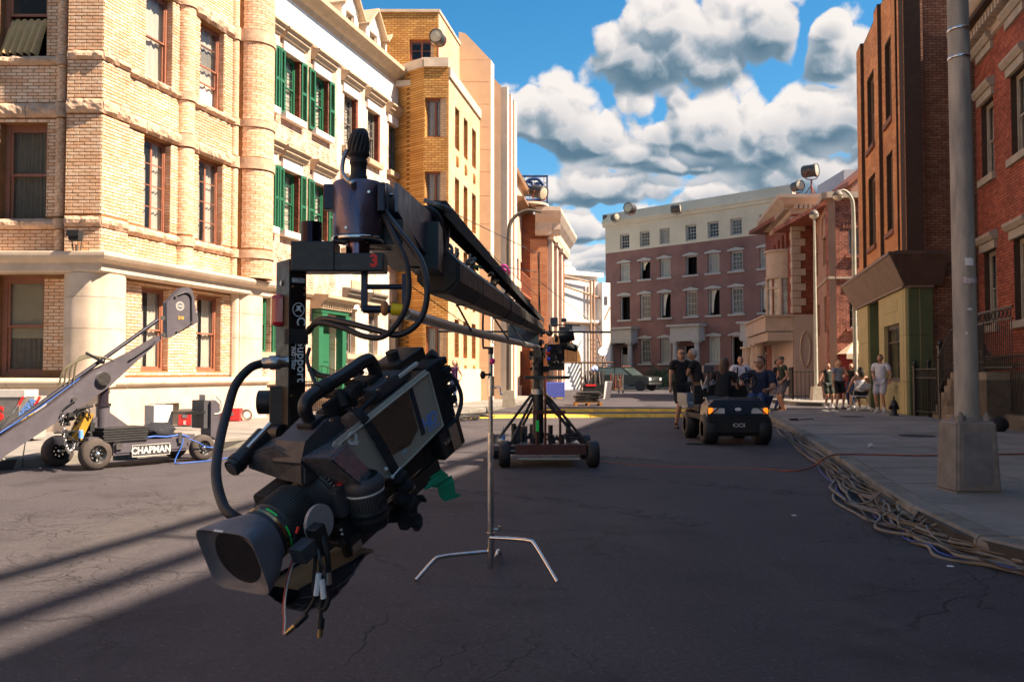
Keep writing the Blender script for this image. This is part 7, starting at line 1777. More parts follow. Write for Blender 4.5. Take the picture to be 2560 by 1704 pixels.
 def em(b):
  nn=28
  for r0,r1 in ((.058,.064),(.038,.041)):b.raw([(e[0]+r*math.cos(2*math.pi*i/nn),yb+.0225,e[1]+r*math.sin(2*math.pi*i/nn)) for r in (r0,r1) for i in range(nn)],[(i,(i+1) % nn,nn+(i+1) % nn,nn+i) for i in range(nn)])
  for i in range(18):a=2*math.pi*i/18;b.box((-.005,yb+.0222,.044),(.004,yb+.0228,.055),Matrix.Translation((e[0],0,e[1])) @ Matrix.Rotation(a,4,'Y'))
  b.prism([(e[0]-.03,e[1]-.006),(e[0]+.03,e[1]-.012),(e[0]+.034,e[1]+.004),(e[0],e[1]+.014),(e[0]-.02,e[1]+.008)],yb+.022,yb+.0228,axis=1)
 part(em,'round_emblem',MATS['cast_white_letters'],hpl)
 t=text_mesh('310',.062,.003,M @ Matrix.Translation((B(450,795)[0],yb+.024,B(450,795)[1])) @ Matrix.Diagonal((1,-1,1,1)),bold=.002);t.build('number',mat('yellow_number',(.75,.42,.06),rough=.5),hpl)
 part(lambda b:[b.box((q[0],yb-.06,q[1]-.008),(q[0]+.05,yb+.0,q[1]+.008)) for q in [B(485+i*.6,765+i*5.6) for i in range(8)]] and None,'rack_teeth',gr,hpl)
 q=S(530,1060,-.1);part(lambda b:b.prism([S(527,1090,-.1),S(548,1100,-.1),S(550,1010,-.1),S(540,1000,-.1),S(528,1003,-.1)],-.35,-.1,axis=1),'rear_tower',gr,ch)
 part(lambda b:b.box((S(505,1000,-.2)[0],-.45,S(505,1070,-.2)[1]),(S(528,1000,-.2)[0],-.15,S(505,1000,-.2)[1])),'control_box',dgray,ch)
 part(lambda b:b.box((S(458,1030,-.2)[0],-.5,S(458,1036,-.2)[1]),(S(508,1030,-.2)[0],-.15,S(458,1028,-.2)[1])) and b.cyl((S(497,1030,-.3)[0],-.3,.45),(S(497,1030,-.3)[0],-.3,S(497,1030,-.3)[1]),.02,n=8),'seat',blk,ch)
 part(lambda b:b.box((S(508,986,-.2)[0],-.3,S(508,1000,-.2)[1]),(S(532,986,-.2)[0],-.15,S(508,986,-.2)[1])) and b.tube(cr([(S(540,990,-.1)[0],-.1,S(540,990,-.1)[1]),(S(553,1005,-.1)[0],-.1,S(553,1005,-.1)[1]),(S(550,1030,-.1)[0],-.1,S(550,1030,-.1)[1]),(S(535,1035,-.1)[0],-.1,S(535,1035,-.1)[1])],5),.012,6),'radio_box',mat('pale_device',(.45,.42,.38),rough=.5),ch)
 for k in range(6):part(lambda b:b.cbox((S(290,1090,-.25)[0]+.1*(k % 2)*.1,-.2,zt+.015+k*.032),(.62,.4,.026),bev=.006),'rubber_pad',rubber,ch)
 part(lambda b:b.cbox((S(408,1060,-.5)[0],-.62,.62),(.30,.25,.34),bev=.01),'white_case',mat('white_case',(.62,.58,.54),rough=.5),ch)
 def f(b):
  rr=random.Random(9)
  c_=S(392,1080,-.3)
  bm=bmesh.new();bmesh.ops.create_icosphere(bm,subdivisions=3,radius=1)
  for v in bm.verts:k=1+.35*noise.noise(v.co*1.7)+.15*noise.noise(v.co*5);v.co=Vector((c_[0]+v.co.x*.30*k,-.3+v.co.y*.18*k,zt+.08+v.co.z*.13*k))
  b.bm(bm,smooth=True)
 part(f,'heaped_jacket',mat('black_cloth',(.012,.013,.02),rough=.85,bump=.01,bscale=18),ch)
 part(lambda b:b.tube([(S(400,1090,-.1)[0]+x,-.12+yy,zt+.02+zz_) for x,yy,zz_ in ((-.3,0,0),(-.1,.05,.02),(.1,.02,.0),(.3,.05,.02),(.42,.06,-.02))],.012,6),'blue_cable',MATS['blue_cable'],ch)
 def cable(b):b.tube(cr([(S(455,1095)[0],.02,S(455,1095)[1]),(S(452,1125)[0],.03,.25),(S(432,1152)[0],.05,.03),(S(440,1158)[0],.15,.012),(S(520,1156)[0],.12,.012),(S(570,1150)[0],.0,.012)],6),.008,6)
 part(cable,'trailing_cable',MATS['blue_cable'],ch)
 part(lambda b:b.tube(cr([(S(470,1096)[0],.02,S(470,1096)[1]),(S(490,1100)[0],.06,S(490,1105)[1]),(Lw,.02,.2),(S(535,1135)[0],.02,.18)],6),.008,6),'trailing_cable',MATS['blue_cable'],ch)
 part(lambda b:b.cyl((S(449,1100)[0],.01,.28),(S(449,1100)[0],.01,zt+.08),.025,n=10) and b.box((s0+.02,-.01,.25),(s0+.1,.02,.33)),'valve',steel,ch)
 def chain(b):
  pts=[Vector((S(155,1035,.0)[0],.0,S(155,1035,0)[1])),Vector((S(158,1080)[0],.02,S(158,1080)[1])),Vector((S(165,1120)[0],.02,S(165,1120)[1])),Vector((S(178,1128)[0],0,S(178,1128)[1])),Vector((S(186,1112)[0],0,S(186,1112)[1]))]
  P=cr(pts,6)
  for i,p in enumerate(P):
   T=Matrix.Translation(p) @ Matrix.Rotation(i*math.pi/2,4,'Z');b.tube([T @ Vector((.016*math.cos(w_),0,.026*math.sin(w_))) for w_ in [2*math.pi*k/8 for k in range(9)]],.005,5,cap=False)
 part(chain,'chain',chrome,ch)
 def f(b):
  rr=random.Random(14)
  for i in range(22):q=S(rr.uniform(160,225),rr.uniform(1020,1110),-.2);b.cbox((q[0],-.2+rr.uniform(-.15,.1),q[1]),(rr.uniform(.03,.12),rr.uniform(.03,.1),rr.uniform(.03,.12)),bev=.004)
  for i in range(6):q=S(rr.uniform(165,225),rr.uniform(1025,1100),-.1);b.tube(cr([Vector((q[0]+rr.uniform(-.12,.12),-.1+rr.uniform(-.1,.1),q[1]+rr.uniform(-.1,.1))) for _ in range(5)],4),.009,5)
  b.tube([(S(192,1023,0)[0],0,S(192,1023)[1]),(S(232,1014)[0],0,S(232,1014)[1])],.016,8)
 part(f,'engine_clutter',blkm,ch)
 part(lambda b:b.prism([S(185,1100,-.05),S(205,1100,-.05),S(235,1035,-.05),S(218,1030,-.05)],-.25,-.05,axis=1) ,'yellow_panel',mat('ochre_panel',(.42,.22,.02),rough=.5,dirt=.4),ch)
 part(lambda b:b.cyl((S(202,1095,0)[0],.0,S(202,1095)[1]),(S(202,1075,0)[0],.0,S(202,1075)[1]),.03,n=10),'bottle',blue_ink,ch)
build_dolly()
# people
skin_t=mat('tanned_skin',(.46,.24,.15),rough=.55,var=.06);skin_p=mat('fair_skin',(.55,.30,.21),rough=.55,var=.05);skin_d=mat('brown_skin',(.22,.10,.055),rough=.55,var=.06)
def cloth(n,c,**k): return mat('cloth_'+n,c,rough=.9,var=.12,nscale=9,bump=.014,bscale=13,**k)
c_black=cloth('black',(.012,.012,.014));c_navy=cloth('navy',(.015,.022,.05));c_white=cloth('white',(.62,.62,.68));c_khaki=cloth('khaki',(.30,.19,.085));c_grey=cloth('grey_blue',(.22,.26,.34))
c_jean=cloth('jeans',(.03,.06,.16));c_gsh=cloth('grey_shorts',(.13,.12,.14));c_purple=cloth('purple',(.07,.02,.09));c_lt=cloth('light_shorts',(.42,.42,.50));c_dg=cloth('dark_green',(.03,.04,.035))
h_dark=mat('dark_hair',(.012,.008,.006),rough=.6,bump=.004,bscale=90);h_grey=mat('grey_hair',(.42,.38,.34),rough=.7,bump=.004,bscale=90);h_brown=mat('brown_hair',(.09,.045,.022),rough=.6,bump=.004,bscale=90)
h_red=mat('red_hair',(.40,.10,.025),rough=.6,bump=.004,bscale=90);h_blond=mat('blond_hair',(.45,.28,.13),rough=.6,bump=.004,bscale=90)
sh_dark=mat('dark_boot',(.02,.015,.012),rough=.6);sh_white=mat('white_trainer',(.6,.6,.62),rough=.5,var=.15,nscale=20);sh_tan=mat('tan_boot',(.22,.10,.04),rough=.7);sock=mat('white_sock',(.6,.6,.62),rough=.9)
def skin_graph(name,verts,edges,m,parent,sub=2,root_i=0):
 me=bpy.data.meshes.new(name);me.from_pydata([v[0] for v in verts],edges,[])
 o=bpy.data.objects.new(name,me);COL.objects.link(o)
 sk=o.modifiers.new('s','SKIN');sk.use_smooth_shade=True;sk.branch_smoothing=.4
 if not me.skin_vertices:me.skin_vertices
 lay=o.data.skin_vertices[0].data if len(o.data.skin_vertices) else None
 if lay is None:bpy.context.view_layer.objects.active=o;bpy.ops.mesh.customdata_skin_add();lay=o.data.skin_vertices[0].data
 for i,v in enumerate(verts):r=v[1];lay[i].radius=r if isinstance(r,tuple) else (r,r);lay[i].use_root=(i==root_i)
 sb=o.modifiers.new('b','SUBSURF');sb.levels=sub;sb.render_levels=sub
 dg=bpy.context.evaluated_depsgraph_get();nm=bpy.data.meshes.new_from_object(o.evaluated_get(dg));bpy.data.objects.remove(o)
 nm.materials.clear();nm.materials.append(m);nm.name=name
 for p in nm.polygons:p.use_smooth=True
 q=bpy.data.objects.new(name,nm);COL.objects.link(q);q.parent=parent; return q
def person(label,loc,face,h=1.75,skin=None,shirt=None,pants=None,shorts=False,sleeve=.5,hair=None,hairlen=0,cap=None,glasses=False,shoes=None,socks=None,arms=((.25,.1,.12),(.25,.1,.12)),legs=None,lean=0.0,sit=None,hands=None,wide=1.0,turn=0.0,tank=False,backpack=False,group='film crew people in the street'):
 """local frame: x = its right... faces -y; hands: optional (right, left) hand targets in local metres"""
 skin=skin or skin_t;root=thing('person',label,'person',loc,face,group);k=h/1.75
 V= lambda x,y,z:Vector((x*k,y*k,z*k))
 hipz=.93 if sit is None else sit/k+.09
 hip=V(0,0,hipz);ch=hip+V(0,-lean*.35,.36);nk=hip+V(0,-lean*.5,.53);hd=nk+V(0,-.02-lean*.1,.14)
 sh=[nk+V(s*.175*wide,0,-.055) for s in (-1,1)];hp=[hip+V(s*.09,0,-.02) for s in (-1,1)]
 def two(a,b,l1,l2,hint):
  d=b-a;L_=min(d.length,(l1+l2)*.998);d=d.normalized();x=(l1*l1-l2*l2+L_*L_)/(2*L_);y=math.sqrt(max(0,l1*l1-x*x));hh=(hint-d*hint.dot(d)).normalized(); return a+d*x+hh*y,a+d*L_
 hs=hands or (V(-.27,-.04,.78),V(.27,-.04,.78));el=[];ha=[]
 for i,s in enumerate((-1,1)):
  e,q=two(sh[i],Vector(hs[i]),.29*k,.26*k,Vector((s*.5,.8,-.3)));el.append(e);ha.append(q)
 ft=legs or (V(-.11,.02,.09),V(.12,-.04,.09));kn=[];an=[]
 for i in (0,1):
  e,q=two(hp[i],Vector(ft[i]),.44*k,.43*k,Vector((0,-1,.1)));kn.append(e);an.append(q)
 w=wide
 vs=[(hip,(.14*k*w,.105*k*w)),(hip.lerp(ch,.5),(.125*k*w,.10*k*w)),(ch,(.155*k*w,.11*k*w)),(nk+V(0,0,-.04),(.09*k,.07*k)),(nk+V(0,0,.03),.052*k)]
 es=[(0,1),(1,2),(2,3),(3,4)]
 for i in (0,1):
  b=len(vs);vs+=[(sh[i],.062*k*w),(el[i],.042*k),(el[i].lerp(ha[i],.85),.027*k)];es+=[(3,b),(b,b+1),(b+1,b+2)]
  b=len(vs);vs+=[(hp[i],.095*k*w),(hp[i].lerp(kn[i],.5),.082*k*w),(kn[i],.058*k),(kn[i].lerp(an[i],.3),.057*k),(an[i]+V(0,0,.0),.035*k)];es+=[(0,b),(b,b+1),(b+1,b+2),(b+2,b+3),(b+3,b+4)]
 body=skin_graph('body',vs,es,skin,root)
 T=Matrix.Translation(hd) @ Matrix.Rotation(turn,4,'Z');bm=bmesh.new();bmesh.ops.create_uvsphere(bm,u_segments=24,v_segments=16,radius=1)
 for v in bm.verts:
  x,y,z=v.co;f=max(0,-y);nx=.076*x*(1-.22*max(0,-z));ny=.098*y-(.012*f*max(0,-z));nz=.118*z
  ny-=.022*math.exp(-((x/.16)**2)-((z+.12)/.2)**2)*(f>.5);ny+=.010*math.exp(-((abs(x)-.36)/.16)**2-((z-.08)/.12)**2)*(f>.5);ny-=.006*math.exp(-(x/.3)**2-((z+.48)/.09)**2)*(f>.4)
  v.co=Vector((nx,ny,nz))*k
 b=MB(T);b.bm(bm,None,True)
 for s in (-1,1):b.sphere((s*.076*k,.008*k,-.005*k),.022*k,8,6,sc=(.35,.7,1.2))
 b.build('head',skin,root,world=False)
 b=MB(T)
 for s in (-1,1):b.sphere((s*.030*k,-.088*k,.012*k),.011*k,8,6)
 b.box((-.022*k,-.102*k,-.056*k),(.022*k,-.094*k,-.050*k));b.build('eyes_and_mouth',mat('dark_feature',(.05,.02,.02),rough=.5),root,world=False)
 if glasses:
  b=MB(T);b.box((-.052*k,-.102*k,-.002*k),(-.006*k,-.090*k,.026*k));b.box((.006*k,-.102*k,-.002*k),(.052*k,-.090*k,.026*k));b.box((-.066*k,-.092*k,.018*k),(.066*k,-.086*k,.025*k))
  for s in (-1,1):b.box((s*.070*k,-.09*k,.018*k),(s*.076*k,.0*k,.023*k))
  b.build('sunglasses',blk,root,world=False)
 if hair:
  bm=bmesh.new();bmesh.ops.create_uvsphere(bm,u_segments=22,v_segments=14,radius=1)
  for v in bm.verts:
   x,y,z=v.co;n_=1+.06*noise.noise(v.co*4)
   if y<-.05 and z<.78:x,y,z=x*.6,y*.3,max(z,.2)*.6
   elif z<-.25 and hairlen==0:z=-.25+(z+.25)*.3;x*=.92;y*=.9
   v.co=Vector((.084*x*n_,(.104*y+.008)*n_,(.122*z+.010)*n_))*k
  b=MB(T);b.bm(bm,None,True)
  if hairlen:b.tube([(0,.06*k,.05*k),(0,.10*k,-.06*k),(0,(.10+.02)*k,-hairlen*k)],[.06*k,.062*k,.022*k] if hairlen>.25 and not shorts else [.075*k,.085*k,.05*k],12)
  b.build('hair',hair,root,world=False)
 if cap:
  b=MB(T);b.lathe([(.090*k,.045*k),(.089*k,.08*k),(.070*k,.115*k),(.03*k,.132*k),(1e-5,.134*k)],20);b.prism([(-.065*k,.06*k),(.065*k,.06*k),(.05*k,.15*k),(-.05*k,.15*k)],.045*k,.055*k);b.build('cap',cap,root,world=False)
 for i,s in enumerate((-1,1)):
  d=(ha[i]-el[i]).normalized();side=d.cross(Vector((0,1,0)));side=side.normalized() if side.length>.1 else Vector((1,0,0));b=MB();pm=ha[i]-d*.03*k
  b.tube([pm,pm+d*.04*k,pm+d*.085*k],[.026*k,.036*k,.033*k],8);nrm=d.cross(side)
  for q in range(4):o=pm+d*.08*k+side*(q-1.5)*.017*k;L_=(.06,.072,.068,.05)[q]*k;b.tube([o,o+d*L_*.5+nrm*.008*k,o+d*L_*.85+nrm*.03*k],[.010*k,.009*k,.006*k],6)
  o=pm+d*.02*k+side*.026*k;b.tube([o,o+(side*.7+d*.6)*.035*k,o+(side*.5+d)*.055*k],[.012*k,.010*k,.008*k],6);b.build('hand',skin,root,world=False)
 g=.016*k
 if shirt:
  vs=[(hip+V(0,0,-.05),(.155*k*w,.125*k*w)),(hip.lerp(ch,.5),(.142*k*w,.118*k*w)),(ch,(.172*k*w,.128*k*w)),(nk+V(0,0,-.03),(.085*k,.078*k))];es=[(0,1),(1,2),(2,3)]
  if tank:vs[3]=(nk+V(0,0,-.07),(.10*k,.08*k))
  else:
   for i in (0,1):
    b_=len(vs);vs+=[(sh[i],.072*k*w)];es+=[(3,b_)]
    if sleeve<=1:vs+=[(sh[i].lerp(el[i],sleeve),.062*k*w)];es+=[(b_,b_+1)]
    else:vs+=[(el[i],.054*k),(el[i].lerp(ha[i],.75),.038*k)];es+=[(b_,b_+1),(b_+1,b_+2)]
  skin_graph('shirt',vs,es,shirt,root)
 if pants:
  vs=[(hip+V(0,0,.03),(.150*k*w,.118*k*w))];es=[]
  for i in (0,1):
   b_=len(vs);vs+=[(hp[i],.108*k*w),(hp[i].lerp(kn[i],.55),.10*k*w),(kn[i] if not shorts else hp[i].lerp(kn[i],.97),.088*k*w if shorts else .07*k)];es+=[(0,b_),(b_,b_+1),(b_+1,b_+2)]
   if not shorts:vs+=[(kn[i].lerp(an[i],.5),.062*k),(an[i],.055*k)];es+=[(b_+2,b_+3),(b_+3,b_+4)]
  skin_graph('shorts' if shorts else 'trousers',vs,es,pants,root)
 for i,s in enumerate((-1,1)):
  a=an[i];z0=a.z-.09*k;f_=Vector((s*.15,-1,0)).normalized();b=MB()
  P=[a-f_*.07*k+V(0,0,-.055),a+V(0,0,-.045),a+f_*.09*k+V(0,0,-.058),a+f_*.17*k+V(0,0,-.066)];b.tube(P,[.034*k,.045*k,.044*k,.026*k],10);b.cyl(a+V(0,0,-.05),a+V(0,0,.03 if shoes in (sh_dark,sh_tan) else -.01),.043*k,n=10);b.build('shoe',shoes or sh_dark,root,world=False)
  if socks:b=MB();b.cyl(a+V(0,0,-.02),a.lerp(kn[i],.22),.043*k,.045*k,n=10);b.build('sock',socks,root,world=False)
 if backpack:
  b=MB()
  for s in (-1,1):b.tube(cr([V(s*.12,.10,hipz+.10),V(s*.16,.0,hipz+.12),V(s*.14,-.135,hipz+.25),V(s*.115,-.10,hipz+.46),V(s*.11,.06,hipz+.50)],4),.022*k,6)
  b.cbox(V(0,.20,hipz+.28),(.3*k,.16*k,.42*k),bev=.03);b.build('backpack',c_black,root,world=False)
 return root
def at(u,v,z=0.0):p=G(u,v,z); return (p.x,p.y,z)
PI=math.pi
def hv(h,*a): return tuple(Vector((x*h/1.75,y*h/1.75,z*h/1.75)) for x,y,z in a)
person('man in black shirt and shorts with sunglasses and dark boots, left of the buggy',at(1703,1070),.25,1.84,skin_t,c_black,c_black,True,.6,h_dark,glasses=True,shoes=sh_dark,wide=1.12)
person('grey-haired man in dark shirt and khaki shorts leaning over the buggy',at(1752,1070),-PI*.62,1.83,skin_t,c_black,c_khaki,True,.55,h_grey,shoes=sh_white,socks=sock,lean=.25,wide=1.08,hands=hv(1.75,(-.12,-.48,1.02),(.12,-.46,.98)))
SB=G(1845,1112)
person('ponytailed person in black shirt and grey shorts seated on the side of the buggy',(R(1805,1000,16.3).x,16.35,.16),PI*.82,1.74,skin_p,c_black,c_gsh,True,.6,h_brown,hairlen=.36,shoes=sh_dark,socks=sock,sit=.50,lean=.35,wide=1.1,hands=hv(1.75,(-.1,-.52,.82),(.14,-.5,.80)),legs=(Vector((.10,-.38,.12)),Vector((.36,-.30,.12))))
person('heavyset man in white T-shirt with black backpack standing behind the buggy',at(1852,1047),.05,1.74,skin_t,c_white,c_gsh,True,.6,h_dark,shoes=sh_dark,wide=1.3,backpack=True)
person('driver in navy shirt and sunglasses sitting behind the steering wheel of the buggy',(R(1903,1000,16.25).x,16.3,.16),-.45,1.78,skin_t,c_navy,c_jean,False,.8,h_dark,glasses=True,shoes=sh_dark,sit=.50,wide=1.18,hands=hv(1.75,(-.24,-.40,.90),(.16,-.38,.78)),legs=(Vector((-.1,-.55,.25)),Vector((.12,-.50,.25))),turn=-.5)
person('man in black shirt and jeans partly hidden behind the man with the cap',at(1943,1025),.9,1.72,skin_t,c_black,c_jean,False,.6,h_dark,shoes=sh_dark,wide=1.05)
person('man with grey cap, dark T-shirt and grey shorts looking left beside the kerb',at(1960,1030),-1.35,1.80,skin_t,c_dg,c_gsh,True,.5,None,cap=mat('grey_cap',(.10,.095,.085),rough=.9),shoes=sh_tan,lean=.1,hands=hv(1.75,(-.15,-.25,.98),(.22,-.2,.98)))
person('man in dark vest with one arm out behind the woman in grey',at(2071,1020,.0),.1,1.62,skin_t,c_dg,c_dg,True,.3,h_brown,shoes=sh_white,socks=sock,hands=hv(1.62,(-.45,-.1,.88),(.22,-.04,.8)))
person('blond woman in grey-blue T-shirt and black shorts drinking',at(2098,1022,.0),.15,1.73,skin_p,c_grey,c_black,True,.6,h_blond,hairlen=.22,shoes=sh_dark,socks=sock,hands=hv(1.7,(-.24,-.06,.80),(.10,-.22,1.42)),wide=1.05)
person('red-haired woman in dark top and jeans beside the far lamp post',at(2130,1019,.0),-.9,1.62,skin_p,c_black,c_jean,False,.2,h_red,hairlen=.22,shoes=sh_white,hands=hv(1.6,(-.22,-.25,1.25),(.3,-.2,.95)),wide=.88)
person('dark-haired man in black standing behind the seated person',at(2172,1020,.0),-.2,1.70,skin_t,c_black,c_jean,False,1.5,h_dark,shoes=sh_white,wide=1.2)
CHP=at(2152,1027,.15)
person('person in white tank top and dark shorts seated on the folding chair, seen from behind',CHP,PI,1.66,skin_t,c_white,c_black,True,.5,h_dark,hairlen=.16,shoes=sh_white,sit=.43,tank=True,wide=1.1,hands=hv(1.7,(-.28,-.22,.60),(.28,-.22,.60)),legs=(Vector((-.14,-.42,.09)),Vector((.14,-.42,.09))))
person('man in white T-shirt and pale shorts standing near the fire hydrant',at(2203,1031,.15),-.75,1.64,skin_t,c_white,c_lt,True,.65,h_dark,shoes=sh_white,socks=sock,wide=1.14,hands=hv(1.75,(-.1,-.22,.95),(.26,-.1,.85)))
person('blond woman in purple top and jeans on the left pavement',at(1136,1017,.15),-.5,1.56,skin_p,c_purple,c_jean,False,.15,h_blond,hairlen=.2,shoes=sh_dark,wide=.9,hands=hv(1.75,(-.15,-.24,1.15),(.27,-.1,.85)))
person('person in white top sitting on the stoop behind the big lamp post',(R(2459,900,20).x,20.3,.78),-.6,1.7,skin_t,c_grey,c_black,False,.6,h_dark,sit=.42,legs=(Vector((-.1,-.42,.12)),Vector((.12,-.42,.12))))
# folding chair, hydrant
iw=mat('white_enamel',(.55,.54,.55),rough=.4)
fcx,fcy=CHP[0],CHP[1];ch=thing('folding_chair','white metal folding chair under the person in the tank top','chair',(fcx,fcy,.15),PI)
def loc(fn,nm,m,par,kind=None):b=MB();fn(b); return b.build(nm,m,par,world=False,kind=kind)
for s in (-1,1):
 loc(lambda b:b.tube([(s*.23,-.22,0),(s*.22,.20,.80)],.013,8),'back_leg',iw,ch);loc(lambda b:b.tube([(s*.20,.28,0),(s*.20,-.18,.44)],.013,8),'leg',iw,ch)
loc(lambda b:b.cbox((0,0,.43),(.40,.40,.03),bev=.01),'seat',iw,ch);loc(lambda b:b.cbox((0,.19,.72),(.42,.025,.16),bev=.01),'backrest',iw,ch);loc(lambda b:b.tube([(-.2,.24,.12),(.2,.24,.12)],.01,6),'stretcher',iw,ch)
hy=thing('fire_hydrant','small black iron fire hydrant against the olive shopfront','fire hydrant',at(2235,1039,.15));hm=mat('black_hydrant',(.02,.018,.018),rough=.5)
loc(lambda b:b.lathe([(.12,0),(.12,.03),(.08,.05),(.075,.22),(.11,.25),(.11,.29),(.085,.31),(.08,.36),(.03,.42),(.02,.46),(.025,.5),(.0001,.52)],18),'barrel',hm,hy)
for s in (-1,1):loc(lambda b:b.cyl((s*.07,0,.2),(s*.13,0,.2),.04,n=10),'nozzle',hm,hy)
# blue-black utility buggy
bg=thing('utility_buggy','dark blue open utility buggy with amber indicators facing the camera','buggy',(SB.x,SB.y,0));bz= lambda v:R(1845,v,15.28).z;bx= lambda u:R(u,1050,15.28).x-SB.x
bp=mat('dark_blue_gloss',(.010,.026,.055),rough=.38,var=.1,coat=.15)
x0,x1=bx(1768),bx(1925)
loc(lambda b:b.prism([(x0,.46),(x0+.03,.68),(x0+.12,.78),(x1-.12,.78),(x1-.03,.68),(x1,.46)],-.02,.55,axis=1),'bonnet',bp,bg)
loc(lambda b:b.box((x0+.02,-.07,.40),(x1-.02,0,.50)) and b.tube([(x0+.04,-.06,.52),(x0+.26,-.08,.70),(-.14,-.08,.53),(.14,-.08,.53),(x1-.26,-.08,.70),(x1-.04,-.06,.52)],.014,8),'bumper',blkm,bg)
loc(lambda b:b.box((x0+.05,.4,.79),(x1-.05,.46,.815)) and b.tube([(x0+.06,.0,.6),(x0+.06,.3,.81),(x1-.06,.3,.81),(x1-.06,.0,.6)],.014,8),'front_rail',steel,bg)
for s in (-1,1):
 c_=(x0+.18) if s<0 else (x1-.18)
 hl=loc(lambda b:b.cbox((c_+s*-.03,-.03,.595),(.20,.05,.095),bev=.01),'headlight',mat('headlamp_glass',(.75,.75,.72),rough=.1,metal=0),bg)
 loc(lambda b:b.cbox((c_+s*.115,-.035,.595),(.065,.06,.105),bev=.01),'indicator',mat('amber_light',(.9,.3,.02),rough=.3,emit=(1,.22,.01),es=.45),bg)
loc(lambda b:b.box((-.38,-.074,.22),(.38,.0,.42)) and b.box((-.55,.05,.15),(.55,.1,.32)),'front_guard',blkm,bg)
t=text_mesh('CCI',.085,.004,Matrix.Translation((0,-.078,.345)),bold=.003,sx=1.5);t.build('lettering',mat('pale_letters',(.5,.5,.48),rough=.5),bg,world=False)
loc(lambda b:b.sphere((0,-.026,.62),.045,12,8,sc=(1.3,.15,.7)) or 1,'badge',white_ink,bg)
for s in (-1,1):
 for y in (.18,1.75):
  T=Matrix.Translation((s*.46,y,.27)) @ Matrix.Rotation(PI/2,4,'Y');r=.27;w_=.25
  wh=loc(lambda b:b.lathe([(r*.5,-w_/2),(r*.85,-w_/2),(r,-w_*.35),(r,w_*.35),(r*.85,w_/2),(r*.5,w_/2)],28,T),'wheel',rubber,bg);loc(lambda b:b.lathe([(r*.5,-w_*.3),(r*.2,-w_*.35),(1e-4,-w_*.35)],16,T) and b.lathe([(r*.5,w_*.3),(r*.2,w_*.35),(1e-4,w_*.35)],16,T),'rim',steel,wh)
loc(lambda b:b.cbox((0,1.1,.46),(1.1,1.6,.10),bev=.02),'floor_pan',blkm,bg);loc(lambda b:b.cbox((0,.95,.60),(1.05,.45,.14),bev=.04),'seat',blkm,bg);loc(lambda b:b.cbox((0,1.2,.85),(1.05,.10,.35),bev=.03),'backrest',blkm,bg)
loc(lambda b:b.box((-.6,1.35,.6),(.6,2.3,.68)) and b.box((-.62,1.35,.68),(-.58,2.3,.86)) and b.box((.58,1.35,.68),(.62,2.3,.86)) and b.box((-.6,2.28,.68),(.6,2.32,.86)),'cargo_bed',mat('pale_bed',(.16,.19,.22),rough=.5),bg)
sw=R(1870,953,15.7);sx_,sz__=sw.x-SB.x,sw.z
T=Matrix.Translation((sx_,.42,sz__)) @ Matrix.Rotation(-1.15,4,'X')
def ringm(b,R0,r,T):
 n,m_=32,8;vs=[T @ Vector(((R0+r*math.cos(q))*math.cos(a),(R0+r*math.cos(q))*math.sin(a),r*math.sin(q))) for a in [2*PI*i/n for i in range(n)] for q in [2*PI*j/m_ for j in range(m_)]]
 b.raw(vs,[(i*m_+j,((i+1) % n)*m_+j,((i+1) % n)*m_+(j+1) % m_,i*m_+(j+1) % m_) for i in range(n) for j in range(m_)],True)
def stw(b):ringm(b,.165,.018,T);b.lathe([(.06,-.02),(.06,.02)],14,T);[b.cyl(T @ Vector((0,0,0)),T @ Vector((.165*math.cos(a),.165*math.sin(a),0)),.013,n=6) for a in (PI/2,PI*1.17,-PI*.17)];b.cyl((sx_,.42,sz__),(sx_,.30,.9),.02,n=8)
loc(stw,'steering_wheel',blk,bg)
eq=thing('camera_rig','grey camera equipment held between the men at the buggy','equipment',(R(1770,930,16.4).x,16.4,.9))
loc(lambda b:b.cbox((0,0,.42),(.20,.16,.14),bev=.02) and b.cyl((.0,0,.0),(0,0,.36),.025,n=8),'lamp_head',dgray,eq);loc(lambda b:[b.cyl((-.1,0,.05),(.12*s,.05,.30-.08*abs(s)),.014,n=6) for s in (-1,0,1,1.4)] and None,'bracket',steel,eq)
